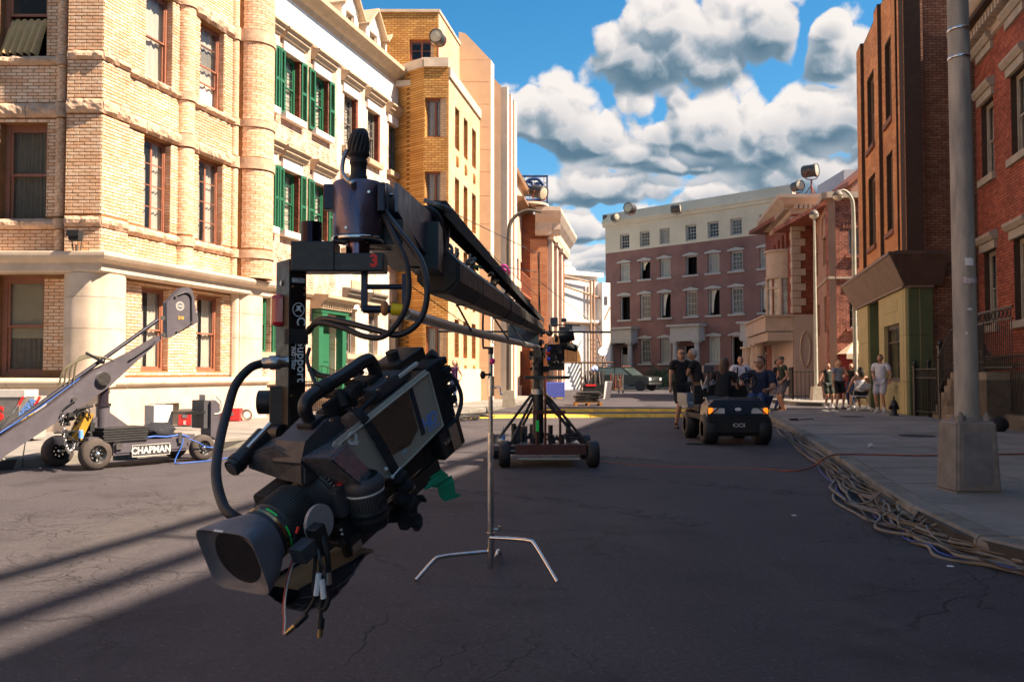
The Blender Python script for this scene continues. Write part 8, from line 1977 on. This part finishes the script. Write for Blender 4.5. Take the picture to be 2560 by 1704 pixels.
# big lamp post on its concrete plinth
def big_post():
 Yp=8.3;xw=.208;zb_=.15;cx_=R(2393,1213,8.09).x+xw;h=R(2430,1052,8.15).z-zb_
 root=thing('lamp_post','large weathered concrete lamp post on a tapered square plinth on the right pavement','lamp post',(cx_,Yp,zb_))
 cm_=mat('weathered_plinth',(.22,.20,.18),rough=.9,var=.18,nscale=5,bump=.006,bscale=25,dirt=.6,dcol=(.10,.085,.075))
 def f(b):
  bm=bmesh.new();bmesh.ops.create_cube(bm,size=1)
  for v in bm.verts:t=v.co.z+.5;s=xw*(1-.12*t);v.co=Vector((v.co.x*2*s,v.co.y*2*s,t*h))
  bmesh.ops.bevel(bm,geom=bm.edges[:],offset=.022,segments=3,affect='EDGES');b.bm(bm)
 pl=loc(f,'plinth',cm_,root)
 k_=math.atan(xw*.12/h)
 loc(lambda b:b.prism([(-xw*.66,.12),(-xw*.55,.06),(xw*.55,.06),(xw*.66,.12),(xw*.6,h-.12),(-xw*.6,h-.12)],-xw*1.005,-xw*.985,Matrix.Rotation(-k_,4,'X'),axis=1),'raised_panel',mat('plinth_panel',(.17,.17,.175),rough=.9,var=.15,nscale=6,bump=.005,dirt=.4),pl)
 loc(lambda b:b.box((-xw*1.06,-xw*1.06,-.02),(xw*1.06,xw*1.06,.012)),'foot',cm_,pl)
 C= lambda v:(R(2418-24*(1052-v)/1052,v,Yp).x-cx_,R(2418,v,Yp).z-zb_)
 def f(b):
  n=24;vs=[];rows=[1056,1030,700,400,0,-500]
  for v0 in rows:
   dx,z=C(v0);r=.095-.0115*(1052-v0)/1052
   for i in range(n):w_=2*PI*i/n;q=(abs(math.cos(w_))**3+abs(math.sin(w_))**3)**(-1/3);vs.append((dx+r*q*math.cos(w_+.39),r*q*math.sin(w_+.39),z))
  b.raw(vs,[(k*n+i,k*n+(i+1) % n,(k+1)*n+(i+1) % n,(k+1)*n+i) for k in range(len(rows)-1) for i in range(n)],True)
 sh=loc(f,'shaft',mat('weathered_concrete',(.42,.37,.31),rough=.85,var=.16,nscale=2.2,stretch=(3,3,.7),bump=.003,bscale=50,dirt=.85,dcol=(.11,.13,.14)),root)
 for x,y in ((-.12,-.12),(.12,-.12),(.13,.1)):loc(lambda b:b.cyl((x,y,h),(x,y,h+.05),.04,n=6) and b.cyl((x,y,h+.05),(x,y,h+.08),.018,n=8),'anchor_bolt',cm_,root)
 loc(lambda b:b.cyl((C(1052)[0],0,h-.02),(C(1052)[0],0,h+.03),.15,n=20),'collar',cm_,root)
 for v in (76,146):x,z=C(v);r=.105-.0115*(1052-v)/1052;loc(lambda b:b.lathe([(r,z-.014),(r+.005,z-.012),(r+.005,z+.012),(r,z+.014)],24,Matrix.Translation((x,0,0))),'steel_band',chrome,root)
 for (u,v,w_,hh) in ((2428,703,.075,.03),(2423,657,.04,.04),(2424,774,.022,.014),(2416,833,.01,.014)):
  x,z=C(v);x2=R(u,v,Yp-.1).x-cx_;rr_=.109
  def f(b):n=6;vs=[];a0=math.asin(max(-.9,min(.9,(x2-x)/rr_)));dw=w_/rr_;[vs.extend([(x+rr_*math.sin(a0+dw*(2*i/n-1) ),-rr_*math.cos(a0+dw*(2*i/n-1)),z-hh+.004*(i % 2)),(x+rr_*math.sin(a0+dw*(2*i/n-1)),-rr_*math.cos(a0+dw*(2*i/n-1)),z+hh-.006*(i % 3))]) for i in range(n+1)];b.raw(vs,[(2*i,2*i+2,2*i+3,2*i+1) for i in range(n)])
  loc(f,'sticker',white_ink if v != 703 else mat('torn_sticker',(.6,.5,.53),rough=.7,var=.3,nscale=60),sh)
big_post()
# street lamps
def lamp(label,u,vb,vt,z0,reach,col_,Yo=None,curved=True,globe=True,flip=1):
 p=G(u,vb,z0);Yv=p.y;zt=R(u,vt,Yv).z-z0;r=thing('street_lamp',label,'street lamp',(p.x,p.y,z0),0,'tall street lamps')
 loc(lambda b:b.prism([(-.22,0),(.22,0),(.16,.55),(-.16,.55)],-.18,.18,axis=1),'plinth',mat('lamp_plinth',(.42,.36,.28),rough=.9,var=.1),r)
 if curved:pts=cr([(0,0,.5),(0,0,zt*.6),(0,0,zt-.7),(flip*reach*.15,0,zt-.2),(flip*reach*.55,0,zt+.05),(flip*reach,0,zt)],8)
 else:pts=[(0,0,.5),(0,0,zt)]
 loc(lambda b:b.tube(pts,[.085-.045*i/(len(pts)-1) for i in range(len(pts))],12),'pole',col_,r)
 x=flip*reach if curved else 0;g_=zt-(.12 if curved else -.15)
 if globe:
  loc(lambda b:b.lathe([(.03,g_+.2),(.13,g_+.12),(.20,g_+.0),(.20,g_-.03)],18,Matrix.Translation((x,0,0))),'shade',mat('lamp_shade',(.12,.10,.08),rough=.6),r);loc(lambda b:b.sphere((x,0,g_-.04),.185,18,12,sc=(1,1,.85)),'globe',mat('milk_globe',(.62,.55,.42),rough=.3,var=.05),r)
 return r
pale_pole=mat('pale_green_pole',(.42,.40,.32),rough=.6,var=.1);rust_pole=mat('dark_pole',(.10,.08,.06),rough=.6)
lamp('cream street lamp with a globe above its straight pole beside the iron fence',2041,1000,545,.15,0,pale_pole,curved=False)
lamp('pale green street lamp with a hooked arm standing behind the seated people',2140,1012,480,.1,.55,pale_pole,flip=-1)
lamp('dark curved street lamp rising in front of the stucco building',1272,1018,530,.15,1.05,rust_pole,globe=False)
# film lights on the roofs
fl_grey=mat('lamp_housing',(.05,.045,.045),rough=.5,var=.15);fl_red=mat('red_oxide_stand',(.22,.06,.04),rough=.6);fl_lens=mat('fresnel_lens',(.45,.40,.30),rough=.15,var=.2,nscale=30)
def film_light(label,u,v,Yv,rad,zb,az,tilt=0.0,stand=None):
 p=R(u,v,Yv);r=thing('film_light',label,'film light',(p.x,p.y,zb),0,'film lights on the roofs');h=p.z-zb;st=stand or fl_red
 T=Matrix.Translation((0,0,h)) @ Matrix.Rotation(az,4,'Z') @ Matrix.Rotation(PI/2+tilt,4,'X')
 hs=loc(lambda b:b.lathe([(1e-4,-rad*1.3),(rad*.75,-rad*1.3),(rad*.9,-rad*1.1),(rad*.9,rad*.5),(rad,rad*.6),(rad,rad*.9),(rad*.88,rad*.9)],24,T),'housing',fl_grey,r)
 loc(lambda b:b.lathe([(rad*.88,rad*.82),(rad*.5,rad*.92),(1e-4,rad*.95)],24,T),'lens',fl_lens,hs)
 loc(lambda b:b.tube(cr([T @ Vector((-rad*1.1,0,0)),Vector((-rad*.9,0,h-rad)),Vector((0,0,h-rad*1.3)),Vector((rad*.9,0,h-rad)),T @ Vector((rad*1.1,0,0))],5),rad*.07,6),'yoke',st,r)
 loc(lambda b:b.cyl((0,0,0),(0,0,h-rad*1.3),rad*.12,n=8),'stand',st,r)
 for a in range(3):w_=a*2.1+.5;loc(lambda b:b.cyl((rad*1.1*math.cos(w_),rad*1.1*math.sin(w_),0),(0,0,(h-rad)*.55),rad*.07,n=6),'leg',st,r)
film_light('large film spotlight on a red stand on the tan building balcony',1095,95,31.3,.26,11.95,-.25)
film_light('film spotlight on top of the brick hall beside the reversed sign',1348,480,47,.38,R(1348,520,47).z,.9,.3)
film_light('small spotlight near the left end of the terrace roof',1575,520,71,.42,14.2,-.6)
film_light('white floodlight lying on the terrace roof',1692,522,68,.34,14.2,1.2)
film_light('tan floodlight at the left corner of the terrace roof',1538,543,73,.3,14.2,.5,stand=fl_grey)
film_light('pale small lamp on a curved bracket at the left end of the terrace roof',1516,543,75,.25,14.2,1.5,stand=fl_grey)
film_light('medium spotlight left of the biggest one on the cornice house roof',1994,465,46,.28,R(1994,488,46).z,.3)
film_light('biggest black spotlight on a tripod above the cornice house',2028,427,46,.36,R(2030,488,46).z,.9)
wl_=thing('wall_spotlight','black spotlight standing on the ledge of the yellow corner building','film light',tuple(R(192,633,16.35)))
wz=tuple(R(192,590,16.35)-R(192,633,16.35))
loc(lambda b:b.cbox((0,-.05,wz[2]),(.20,.2,.2),bev=.03) and b.cbox((0,-.16,wz[2]+.03),(.23,.04,.12),bev=.01),'housing',blkm,wl_);loc(lambda b:b.cyl((-.06,0,0),(-.10,0,wz[2]-.05),.012,n=6) and b.cyl((.06,0,0),(.10,0,wz[2]-.05),.012,n=6) and b.cyl((0,0,0),(0,0,.15),.03,n=8),'bracket',rust_pole,wl_)
hl_=thing('lit_film_lamp','lit film lamp glowing white at the foot of the terrace','film light',(R(1507,950,62).x,62,0))
hz_=R(1507,878,62).z
loc(lambda b:b.lathe([(.30,-.1),(.34,.12),(.30,.13)],20,Matrix.Translation((0,0,hz_)) @ Matrix.Rotation(PI/2,4,'X')),'housing',fl_grey,hl_);loc(lambda b:b.lathe([(.27,.14),(1e-4,.16)],20,Matrix.Translation((0,0,hz_)) @ Matrix.Rotation(PI/2,4,'X')),'lamp_face',mat('lamp_glow',(1,1,1),emit=(1,.85,.7),es=9),hl_);loc(lambda b:b.cyl((0,.1,0),(0,.1,hz_-.3),.04,n=8),'stand',fl_grey,hl_)
# reversed rooftop sign
sg=thing('rooftop_sign','blue rooftop sign seen from behind with reversed swash lettering on a steel grid','sign',(R(1330,500,52).x,52,10));sb=mat('sign_blue',(.015,.05,.16),rough=.5)
sxx= lambda u:R(u,450,52).x;szz= lambda v:R(1330,v,52).z
def f(b):
 for u in (1300,1312,1324,1336,1348,1360,1368):b.box((sxx(u)-.012,52.2,szz(525)),(sxx(u)+.012,52.22,szz(438)))
 for v in (440,456,472,488,504):b.box((sxx(1298),52.2,szz(v)-.02),(sxx(1369),52.24,szz(v)+.02))
 b.box((sxx(1366),52.1,szz(530)),(sxx(1370),52.3,szz(437)));b.box((sxx(1298),52.1,szz(440)),(sxx(1370),52.2,szz(437)))
_b=MB();f(_b);_b.build('grid',sb,sg)
t=text_mesh('PEPSI',1.25,.08,Matrix.Translation((sxx(1326),52.0,szz(478))) @ Matrix.Rotation(.1,4,'Y') @ Matrix.Diagonal((-1,1,1,1)),align='LEFT',shear=.25,bold=.02);t.v=[(x+1.0,y,z) for x,y,z in t.v];t.build('lettering',sb,sg)
_b=MB();_b.tube(cr([(sxx(1352),52,szz(476)),(sxx(1358),52,szz(462)),(sxx(1344),52,szz(448)),(sxx(1322),52,szz(450)),(sxx(1318),52,szz(462)),(sxx(1338),52,szz(470)),(sxx(1350),52,szz(455))],5),.10,6);_b.tube(cr([(sxx(1302),52,szz(497)),(sxx(1325),52,szz(502)),(sxx(1352),52,szz(497)),(sxx(1362),52,szz(487))],5),.11,6);_b.build('swash',sb,sg)
# kerbside cables
rr=random.Random(21);cmats=[mat('grey_cable',(.19,.165,.135),rough=.7,var=.15),mat('dark_cable',(.035,.032,.032),rough=.6),mat('brown_cable',(.15,.105,.07),rough=.7),mat('blue_cable2',(.03,.07,.35),rough=.5)]
kl=[G(1925,1046),G(1965,1072),G(2020,1120),G(2085,1175),G(2160,1245),G(2235,1300),G(2330,1348),G(2440,1385),G(2580,1425),G(2760,1470)]
K_=cr(kl,5);nK=len(K_)
for j in range(26):
 pts=[];off=rr.uniform(-.22,.22);ph=rr.uniform(0,6);am=rr.uniform(.02,.09);m_=3 if j==25 or j==12 else (0,1,0,2)[j % 4];r_=(.011,.008,.013,.007)[j % 4] if m_ != 3 else .006
 for i,p in enumerate(K_):
  t=(K_[min(i+1,nK-1)]-K_[max(i-1,0)]).normalized();n_=Vector((-t.y,t.x,0));sp2=1.0 if i>18 else .75
  o=(off+am*math.sin(ph+i*(.35+.1*(j % 5)))+.03*math.sin(i*1.3+j*2))*sp2;pts.append(p+n_*(-o)+Vector((0,0,.012+(j % 6)*.014+.01*math.sin(i+j))))
 b=MB();b.tube(cr(pts,2),r_,6);solo(b,'cable',cmats[m_],'grey power cable in the tangled bundle along the right kerb' if m_ != 3 else 'thin blue cable in the tangled bundle along the right kerb','cable','cables along the right kerb')
b=MB()
for j in range(13):
 c_=K_[rr.randrange(2,nK-12)]+Vector((rr.uniform(-.18,.12),rr.uniform(-.15,.15),.03));R_=rr.uniform(.05,.14);a0=rr.uniform(0,6)
 b.tube([c_+Vector((R_*math.cos(a0+q),R_*1.6*math.sin(a0+q),.05+.05*math.sin(q*1.7))) for q in [i*.45 for i in range(rr.randrange(8,16))]],.009,5)
solo(b,'cable_tangle',cmats[0],'loops of coiled cable tangled in the gutter on the right','cable',None)['kind']='stuff'
b=MB();b.tube(cr([G(1498,1152),G(1600,1163),G(1750,1168),G(1900,1172),G(1990,1176,.02),G(2035,1164,.05),G(2062,1145,.17),G(2110,1135,.165),G(2300,1138,.165),G(2440,1136,.165),G(2600,1133,.165)],6),.011,6);solo(b,'extension_cable',mat('rust_orange_cable',(.25,.06,.03),rough=.6),'rust red extension cable crossing the road and right pavement','cable')
for j,off in enumerate((0,5,9,14,18)):
 b=MB();b.tube(cr([G(-40,1150+off),G(60,1146+off*.9),G(150,1140+off*.8),G(420,1122+off*.6),G(560,1117+off*.5),G(700,1104+off*.4),G(900,1086+off*.3),G(1090,1058+off*.5)],5),.016,6);solo(b,'gutter_cable',cmats[1],'dark cable lying in the gutter of the left kerb','cable','cables along the left kerb')
b=MB()
for j in range(22):u=rr.uniform(1105,1225);v=1052-(u-1105)*.13+rr.uniform(-5,5);c_=G(u,v,.03);b.tube(cr([c_+Vector((rr.uniform(-.5,.5),rr.uniform(-.3,.3),rr.uniform(0,.08))) for _ in range(5)],4),.018,5)
solo(b,'cable_pile',cmats[1],'pile of black cable on the left street corner','cable')['kind']='stuff'
for (u,v,a_) in ((1985,1290,.2),(2376,1418,.5)):p=G(u,v);b=MB();b.box((p.x-.018,p.y-.014,.008),(p.x+.018,p.y+.014,.012));solo(b,'paper_scrap',white_ink,'small white paper scrap on the road, '+('close to the cables' if u>2000 else 'further out in the street'),'litter','litter on the road')
for nm,u,v,lab in (('drain_cover',2292,1089,'round dark drain cover in the right pavement near the shop'),('drain_cover',2130,1041,'small dark cover in the right pavement near the seated people')):p=G(u,v,.15);b=MB();b.cyl((p.x,p.y,.152),(p.x,p.y,.158),.30,n=28);solo(b,nm,blkm,lab,'drain cover')
p=G(1750,1110);b=MB();b.box((p.x-.25,p.y-.08,.01),(p.x+.4,p.y+.06,.03));solo(b,'wheel_board',dgray,'flat dark board on the road left of the buggy wheel','board')
p=G(2020,1052,.15);b=MB();b.tube(cr([G(1985,1050,.16),G(2010,1048,.16),G(2030,1046,.16),G(2034,1049,.16)],4),.012,6);b.box((G(1985,1051,.15).x-.1,G(1985,1051,.15).y-.05,.155),(G(1985,1051,.15).x+.08,G(1985,1051,.15).y+.05,.2));solo(b,'broom',blkm,'black broom head lying on the right pavement','broom')
p=G(2172,1118,.15);b=MB();b.lathe([(.03,0),(.035,.05),(.03,.05)],12,Matrix.Translation(p+Vector((0,0,.03))) @ Matrix.Rotation(PI/2,4,'Y'));solo(b,'paper_cup',white_ink,'crushed white cup lying on the right pavement','cup')
b=MB();c_=R(2432,0,17);b.cbox((G(2425,1060,.15).x,G(2425,1060,.15).y,.25),(.9,.35,.22),bev=.02);solo(b,'sandbag_case',mat('tan_case',(.25,.19,.12),rough=.8),'tan case lying on the pavement behind the big lamp post','case')
bm=bmesh.new();bmesh.ops.create_icosphere(bm,subdivisions=3,radius=1)
for v in bm.verts:k=1+.2*noise.noise(v.co*2.3);v.co=Vector((v.co.x*.17*k,v.co.y*.15*k,.13+max(-.13,v.co.z*.15*k)))
b=MB(Matrix.Translation(G(2498,1078,.15)));b.bm(bm,None,True);solo(b,'black_bag',c_black,'black bag slumped against the stone kerb right of the big lamp post','bag')
# things by the left kerb
p=G(40,1103,.15);nb=thing('news_box','grey metal newspaper box with white header and coloured panel at the far left','newspaper box',(p.x,p.y,.15));Yn=p.y;nx= lambda u:R(u,1000,Yn).x-p.x;nz= lambda v:R(40,v,Yn).z-.15
gm=mat('scuffed_grey_box',(.17,.165,.16),rough=.6,var=.12,nscale=6,dirt=.3)
loc(lambda b:b.box((nx(-60),0,0),(nx(48),.45,nz(992))),'box',gm,nb);loc(lambda b:b.box((nx(-50),-.01,nz(992)),(nx(62),.4,nz(974))),'header',mat('header_white',(.6,.56,.52),rough=.5),nb)
loc(lambda b:b.box((nx(44),.02,.05),(nx(84),.40,nz(990))),'glass_side',mat('frosted_side',(.35,.33,.30),rough=.4),nb)
t=text_mesh('S',.30,.01,Matrix.Translation((nx(0),-.008,nz(1035))),bold=.01);t.build('lettering',red_ink,nb,world=False)
for tx,v,m_ in (('WSPA',1022,blue_ink),('BEEF',1052,mat('yellow_ink',(.75,.5,.03),rough=.5))):t=text_mesh(tx,.15,.01,Matrix.Translation((nx(66),.012,nz(v))) @ Matrix.Rotation(-.9,4,'Y'),bold=.006);t.build('lettering',m_,nb,world=False)
for k_,u in enumerate((52,94)):loc(lambda b:b.box((-.02,-.012,-.09),(.02,-.004,.09),Matrix.Translation((nx(u),0,nz(1003))) @ Matrix.Rotation(.5,4,'Y')),'red_handle',red_ink,nb)
loc(lambda b:b.tube(cr([(nx(20),-.02,nz(1040)),(nx(35),-.06,nz(1035)),(nx(50),-.04,nz(1010))],4),.008,6),'cord',rope_g,nb)
rc=mat('red_case_panel',(.55,.03,.03),rough=.5,var=.08)
for i,(u0,u1,v0,v1,lt,lab) in enumerate(((444,480,1022,1066,'E','red equipment case marked E against the corner building'),(482,520,1022,1064,'','red equipment case between the case marked E and the dolly tower'),(558,598,1021,1053,'','red equipment case standing apart near the right pilaster'))):
 pc=G((u0+u1)/2,v1,.15);Yc=pc.y;X0,X1=R(u0,v1,Yc).x-pc.x,R(u1,v1,Yc).x-pc.x;hc=R(u0,v0,Yc).z-.15;cs=thing('equipment_case',lab,'case',(pc.x,Yc,.15),.1,'red cases by the corner building')
 loc(lambda b:b.cbox((0,.2,hc/2),(X1-X0,.4,hc),bev=.015),'case_body',gm if i<2 else rc,cs);loc(lambda b:b.box((X0+.02,-.012,.03),(X1-.02,-.004,hc-.10 if i<2 else hc-.02)),'red_panel',rc,cs);loc(lambda b:b.cbox((0,-.015,hc*.6),(.10,.01,.07)),'latch',steel,cs)
 if lt:t=text_mesh(lt,.10,.004,Matrix.Translation((0,-.015,hc*.22)),bold=.003);t.build('lettering',white_ink,cs,world=False)
hr=thing('cable_reel','pale coiled hose leaning on the wall beside the red case','hose reel',at(616,1052,.15));loc(lambda b:[b.tube([(r_*math.cos(w_),.02*i,.14+r_*math.sin(w_)) for w_ in [q*.4 for q in range(17)]],.012,5) for i,r_ in enumerate((.13,.11,.09,.12))] and None,'coil',mat('pale_hose',(.45,.38,.30),rough=.6),hr)
# middle distance gear, car, hedge
def gp(u,v):p=G(u,v); return p
pc=G(1392,996);Yc=pc.y;bc_=thing('plastic_crate','large blue slatted plastic crate on the sunlit road beside the crane','crate',(pc.x,Yc,0));bmz=mat('blue_crate',(.12,.17,.62),rough=.5);X0,X1,hc=R(1366,996,Yc).x-pc.x,R(1412,996,Yc).x-pc.x,R(1392,954,Yc).z
for i in range(6):loc(lambda b:b.box((X0,0,.1+i*(hc-.1)/6),(X1,.03,.1+(i+.62)*(hc-.1)/6)),'slat',bmz,bc_)
for i in range(7):loc(lambda b:b.box((X0+i*(X1-X0-.05)/6,-.01,.05),(X0+.05+i*(X1-X0-.05)/6,.0,hc)),'upright',bmz,bc_)
loc(lambda b:b.box((X0,.03,.05),(X1,.7,hc-.03)),'inner_box',bmz,bc_);loc(lambda b:b.box((X0+.1,-.02,.0),(X0+.3,.1,.06)) and b.box((X1-.4,-.02,.0),(X1-.1,.1,.06)),'yellow_foot',yellow_paint,bc_)
cn=thing('traffic_cone','orange traffic cone beyond the blue crate','traffic cone',at(1432,972));loc(lambda b:b.lathe([(.2,.03),(.16,.05),(.035,.85),(1e-4,.86)],14),'cone',mat('orange_cone',(.7,.10,.02),rough=.5),cn);loc(lambda b:b.box((-.24,-.24,0),(.24,.24,.04)),'base',mat('orange_cone',0) if 0 else MATS['orange_cone'],cn)
pc=G(1472,1014);pw_=thing('wooden_pallet','orange-brown wooden pallet under the flat boards on the road','pallet',(pc.x,pc.y,0))
wd_=mat('pallet_wood',(.42,.20,.06),rough=.8);W_=(R(1506,1014,pc.y).x-R(1438,1014,pc.y).x)/2
for i in range(5):loc(lambda b:b.box((-W_,i*.24,.10),(W_,i*.24+.14,.13)),'board',wd_,pw_)
for i in range(3):loc(lambda b:b.box((-W_+i*(W_-.05),0,0),(-W_+.1+i*(W_-.05),1.1,.10)),'bearer',wd_,pw_)
for i in range(9):
 b=MB(Matrix.Translation((pc.x+rr.uniform(-.06,.06),pc.y+.5,.15+i*.045)) @ Matrix.Rotation(rr.uniform(-.12,.12),4,'Z') @ Matrix.Rotation(rr.uniform(-.03,.03),4,'Y'));b.cbox((0,0,0),(W_*2*rr.uniform(.8,.98),.9,.026),bev=.004);solo(b,'flat_board',mat('black_board',(.03,.028,.026),rough=.7,objrand=.4),['lowest','second lowest','third lowest','fourth lowest','middle','fourth','third','second','topmost'][i]+(' black flat board of the stack on the pallet' if i in (0,1,2,3,4,8) else ' black flat board from the top of the stack on the pallet'),'board','boards stacked on the pallet')
pc=G(1496,992);ct=thing('equipment_cart','black equipment cart loaded with grey stands behind the board stack','cart',(pc.x,pc.y,0));hx= lambda u:R(u,980,pc.y).x-pc.x;hzz= lambda v:R(1496,v,pc.y).z
loc(lambda b:b.box((hx(1460),0,.15),(hx(1512),.9,hzz(960))),'cart_body',blkm,ct);loc(lambda b:b.box((hx(1464),-.02,hzz(965)),(hx(1490),-.005,hzz(960))),'red_label',red_ink,ct)
for i in range(16):u=1461+i*3.4;loc(lambda b:b.cyl((hx(u),.2+.1*(i % 4),hzz(962)),(hx(u+rr.uniform(-4,4)),.3,hzz(rr.uniform(920,940))),.03,n=6),'stand_tube',(steel,blk,fl_grey)[i % 3],ct)
loc(lambda b:b.sphere((hx(1488),.3,hzz(921)),.18,12,8) and b.sphere((hx(1482),.2,hzz(923)),.12,10,8),'reflector',mat('blue_white_reflector',(.4,.5,.8),rough=.2),ct)
for x in (1462,1508):loc(lambda b:b.cyl((hx(x),.1,.09),(hx(x)+.06,.1,.09),.09,n=12),'castor',rubber,ct)
pc=G(1522,999);ab=thing('a_frame_board','white A-frame board standing at the right of the equipment cart','a-frame',(pc.x,pc.y,0));hx= lambda u:R(u,980,pc.y).x-pc.x;hzz= lambda v:R(1522,v,pc.y).z
for s in (0,1):loc(lambda b:b.box((hx(1512),0,0),(hx(1524),.03,hzz(952)),Matrix.Translation((0,s*.6,0)) @ Matrix.Rotation((-.25,.25)[1-s],4,'X') @ Matrix.Rotation(.12,4,'Y')),'leaf',mat('white_board',(.62,.6,.6),rough=.5),ab)
pc=G(1548,982);hc_=thing('hand_truck','loaded hand truck with brown rails in front of the parked truck','hand truck',(pc.x,pc.y,0));hx= lambda u:R(u,960,pc.y).x-pc.x;hzz= lambda v:R(1548,v,pc.y).z
for i in range(9):u=1526+i*4;loc(lambda b:b.cyl((hx(u),.1*(i % 3),.2),(hx(u+1),.1*(i % 3),hzz(932+(i*5) % 9)),.035,n=6),'rail',(fl_red,rust_pole,steel)[i % 3],hc_)
loc(lambda b:b.box((hx(1532),0,.15),(hx(1556),.5,.3)) and b.cbox((hx(1545),.2,.6),(.35,.3,.5),bev=.05),'load',MATS['tan_case'],hc_)
for x in (1545,1556):loc(lambda b:b.cyl((hx(x),0,.12),(hx(x)+.08,0,.12),.12,n=12),'wheel',rubber,hc_)
pt=G(1572,976);tk=thing('parked_truck','dark green sport utility truck with chrome grille parked by the terrace','car',(pt.x,pt.y,0),math.radians(-38));tp=mat('dark_green_car',(.012,.016,.012),rough=.3,coat=.3,var=.05)
loc(lambda b:b.prism([(-2.5,.45),(-2.5,1.0),(-2.4,1.05),(.6,1.08),(1.9,1.0),(2.05,.9),(2.1,.45)],-.9,.9,axis=1),'body',tp,tk);loc(lambda b:b.prism([(-2.4,1.05),(-2.2,1.65),(-.1,1.68),(.75,1.07)],-.78,.78,axis=1),'cabin',tp,tk)
loc(lambda b:b.raw([(-.02,-.70,1.62),(-.02,.70,1.62),(.74,.76,1.10),(.74,-.76,1.10)],[(0,1,2,3)]) or b.raw([(-2.1,-.79,1.58),(-.15,-.79,1.60),(.5,-.80,1.12),(-2.2,-.80,1.12)],[(0,1,2,3)]),'windscreen',mat('car_glass',(.05,.07,.07),rough=.05,coat=1),tk)
loc(lambda b:b.box((2.08,-.62,.72),(2.14,.62,.92)) and b.box((2.08,-.85,.45),(2.18,.85,.60)),'grille',chrome,tk)
for s in (-1,1):
 loc(lambda b:b.cbox((2.1,s*.72,.82),(.08,.26,.2),bev=.02),'headlight',mat('headlamp_glass',0) if 0 else MATS['headlamp_glass'],tk)
 for x in (-1.7,1.4):loc(lambda b:b.cyl((x,s*.72,.38),(x,s*.93,.38),.38,n=22) and b.cyl((x,s*.93,.38),(x,s*.95,.38),.2,n=16),'wheel',rubber,tk)
loc(lambda b:b.box((-1.9,-.6,1.72),(-.2,.6,1.76)),'roof_rack',fl_red,tk)
def hedge():
 a,b_=R(1622,940,70.5),R(1690,940,65.5);rr_=random.Random(6);b=MB();d=b_-a;dd=d.normalized();nn=Vector((-dd.y,dd.x,0))
 for i in range(5200):
  t=rr_.random();w_=rr_.uniform(0,PI);rad=.95*(rr_.random()**.3)*(1+.2*noise.noise(Vector((t*9,w_,1))));p=a+d*t+nn*(rad*.8*math.cos(w_));p.z=.1+max(.0,rad*1.45*math.sin(w_))*(1+.12*math.sin(t*11));s=rr_.uniform(.04,.09)
  v=[Vector((rr_.uniform(-s,s),rr_.uniform(-s,s),rr_.uniform(-s,s))) for _ in range(3)];b.raw([p+q for q in v],[(0,1,2)])
 solo(b,'hedge',mat('hedge_leaf',(.03,.07,.018),rough=.6,var=.3,nscale=3),'clipped green hedge in front of the terrace behind the parked truck','hedge')
hedge()
fr_=thing('iron_fence','low black iron fence in front of the cornice house beside the cream lamp','fence',(13.5,37,.15))
def fence2(u0,u1,v0,Y0,Y1):
 a,b_=R(u0,950,Y0),R(u1,950,Y1);n=int((b_-a).length/.16)
 for i in range(n+1):p=a.lerp(b_,i/n);q=MB();q.cyl((p.x,p.y,.15),(p.x,p.y,1.35 if i % 8 else 1.5),.014 if i % 8 else .035,n=5);q.build('picket',iron,fr_)
 q=MB();q.tube([(a.x,a.y,1.3),(b_.x,b_.y,1.3)],.018,5);q.tube([(a.x,a.y,.3),(b_.x,b_.y,.3)],.018,5);q.build('rail',iron,fr_)
fence2(1982,2075,0,36.6,36.2);fence2(1982,1972,0,36.6,41)
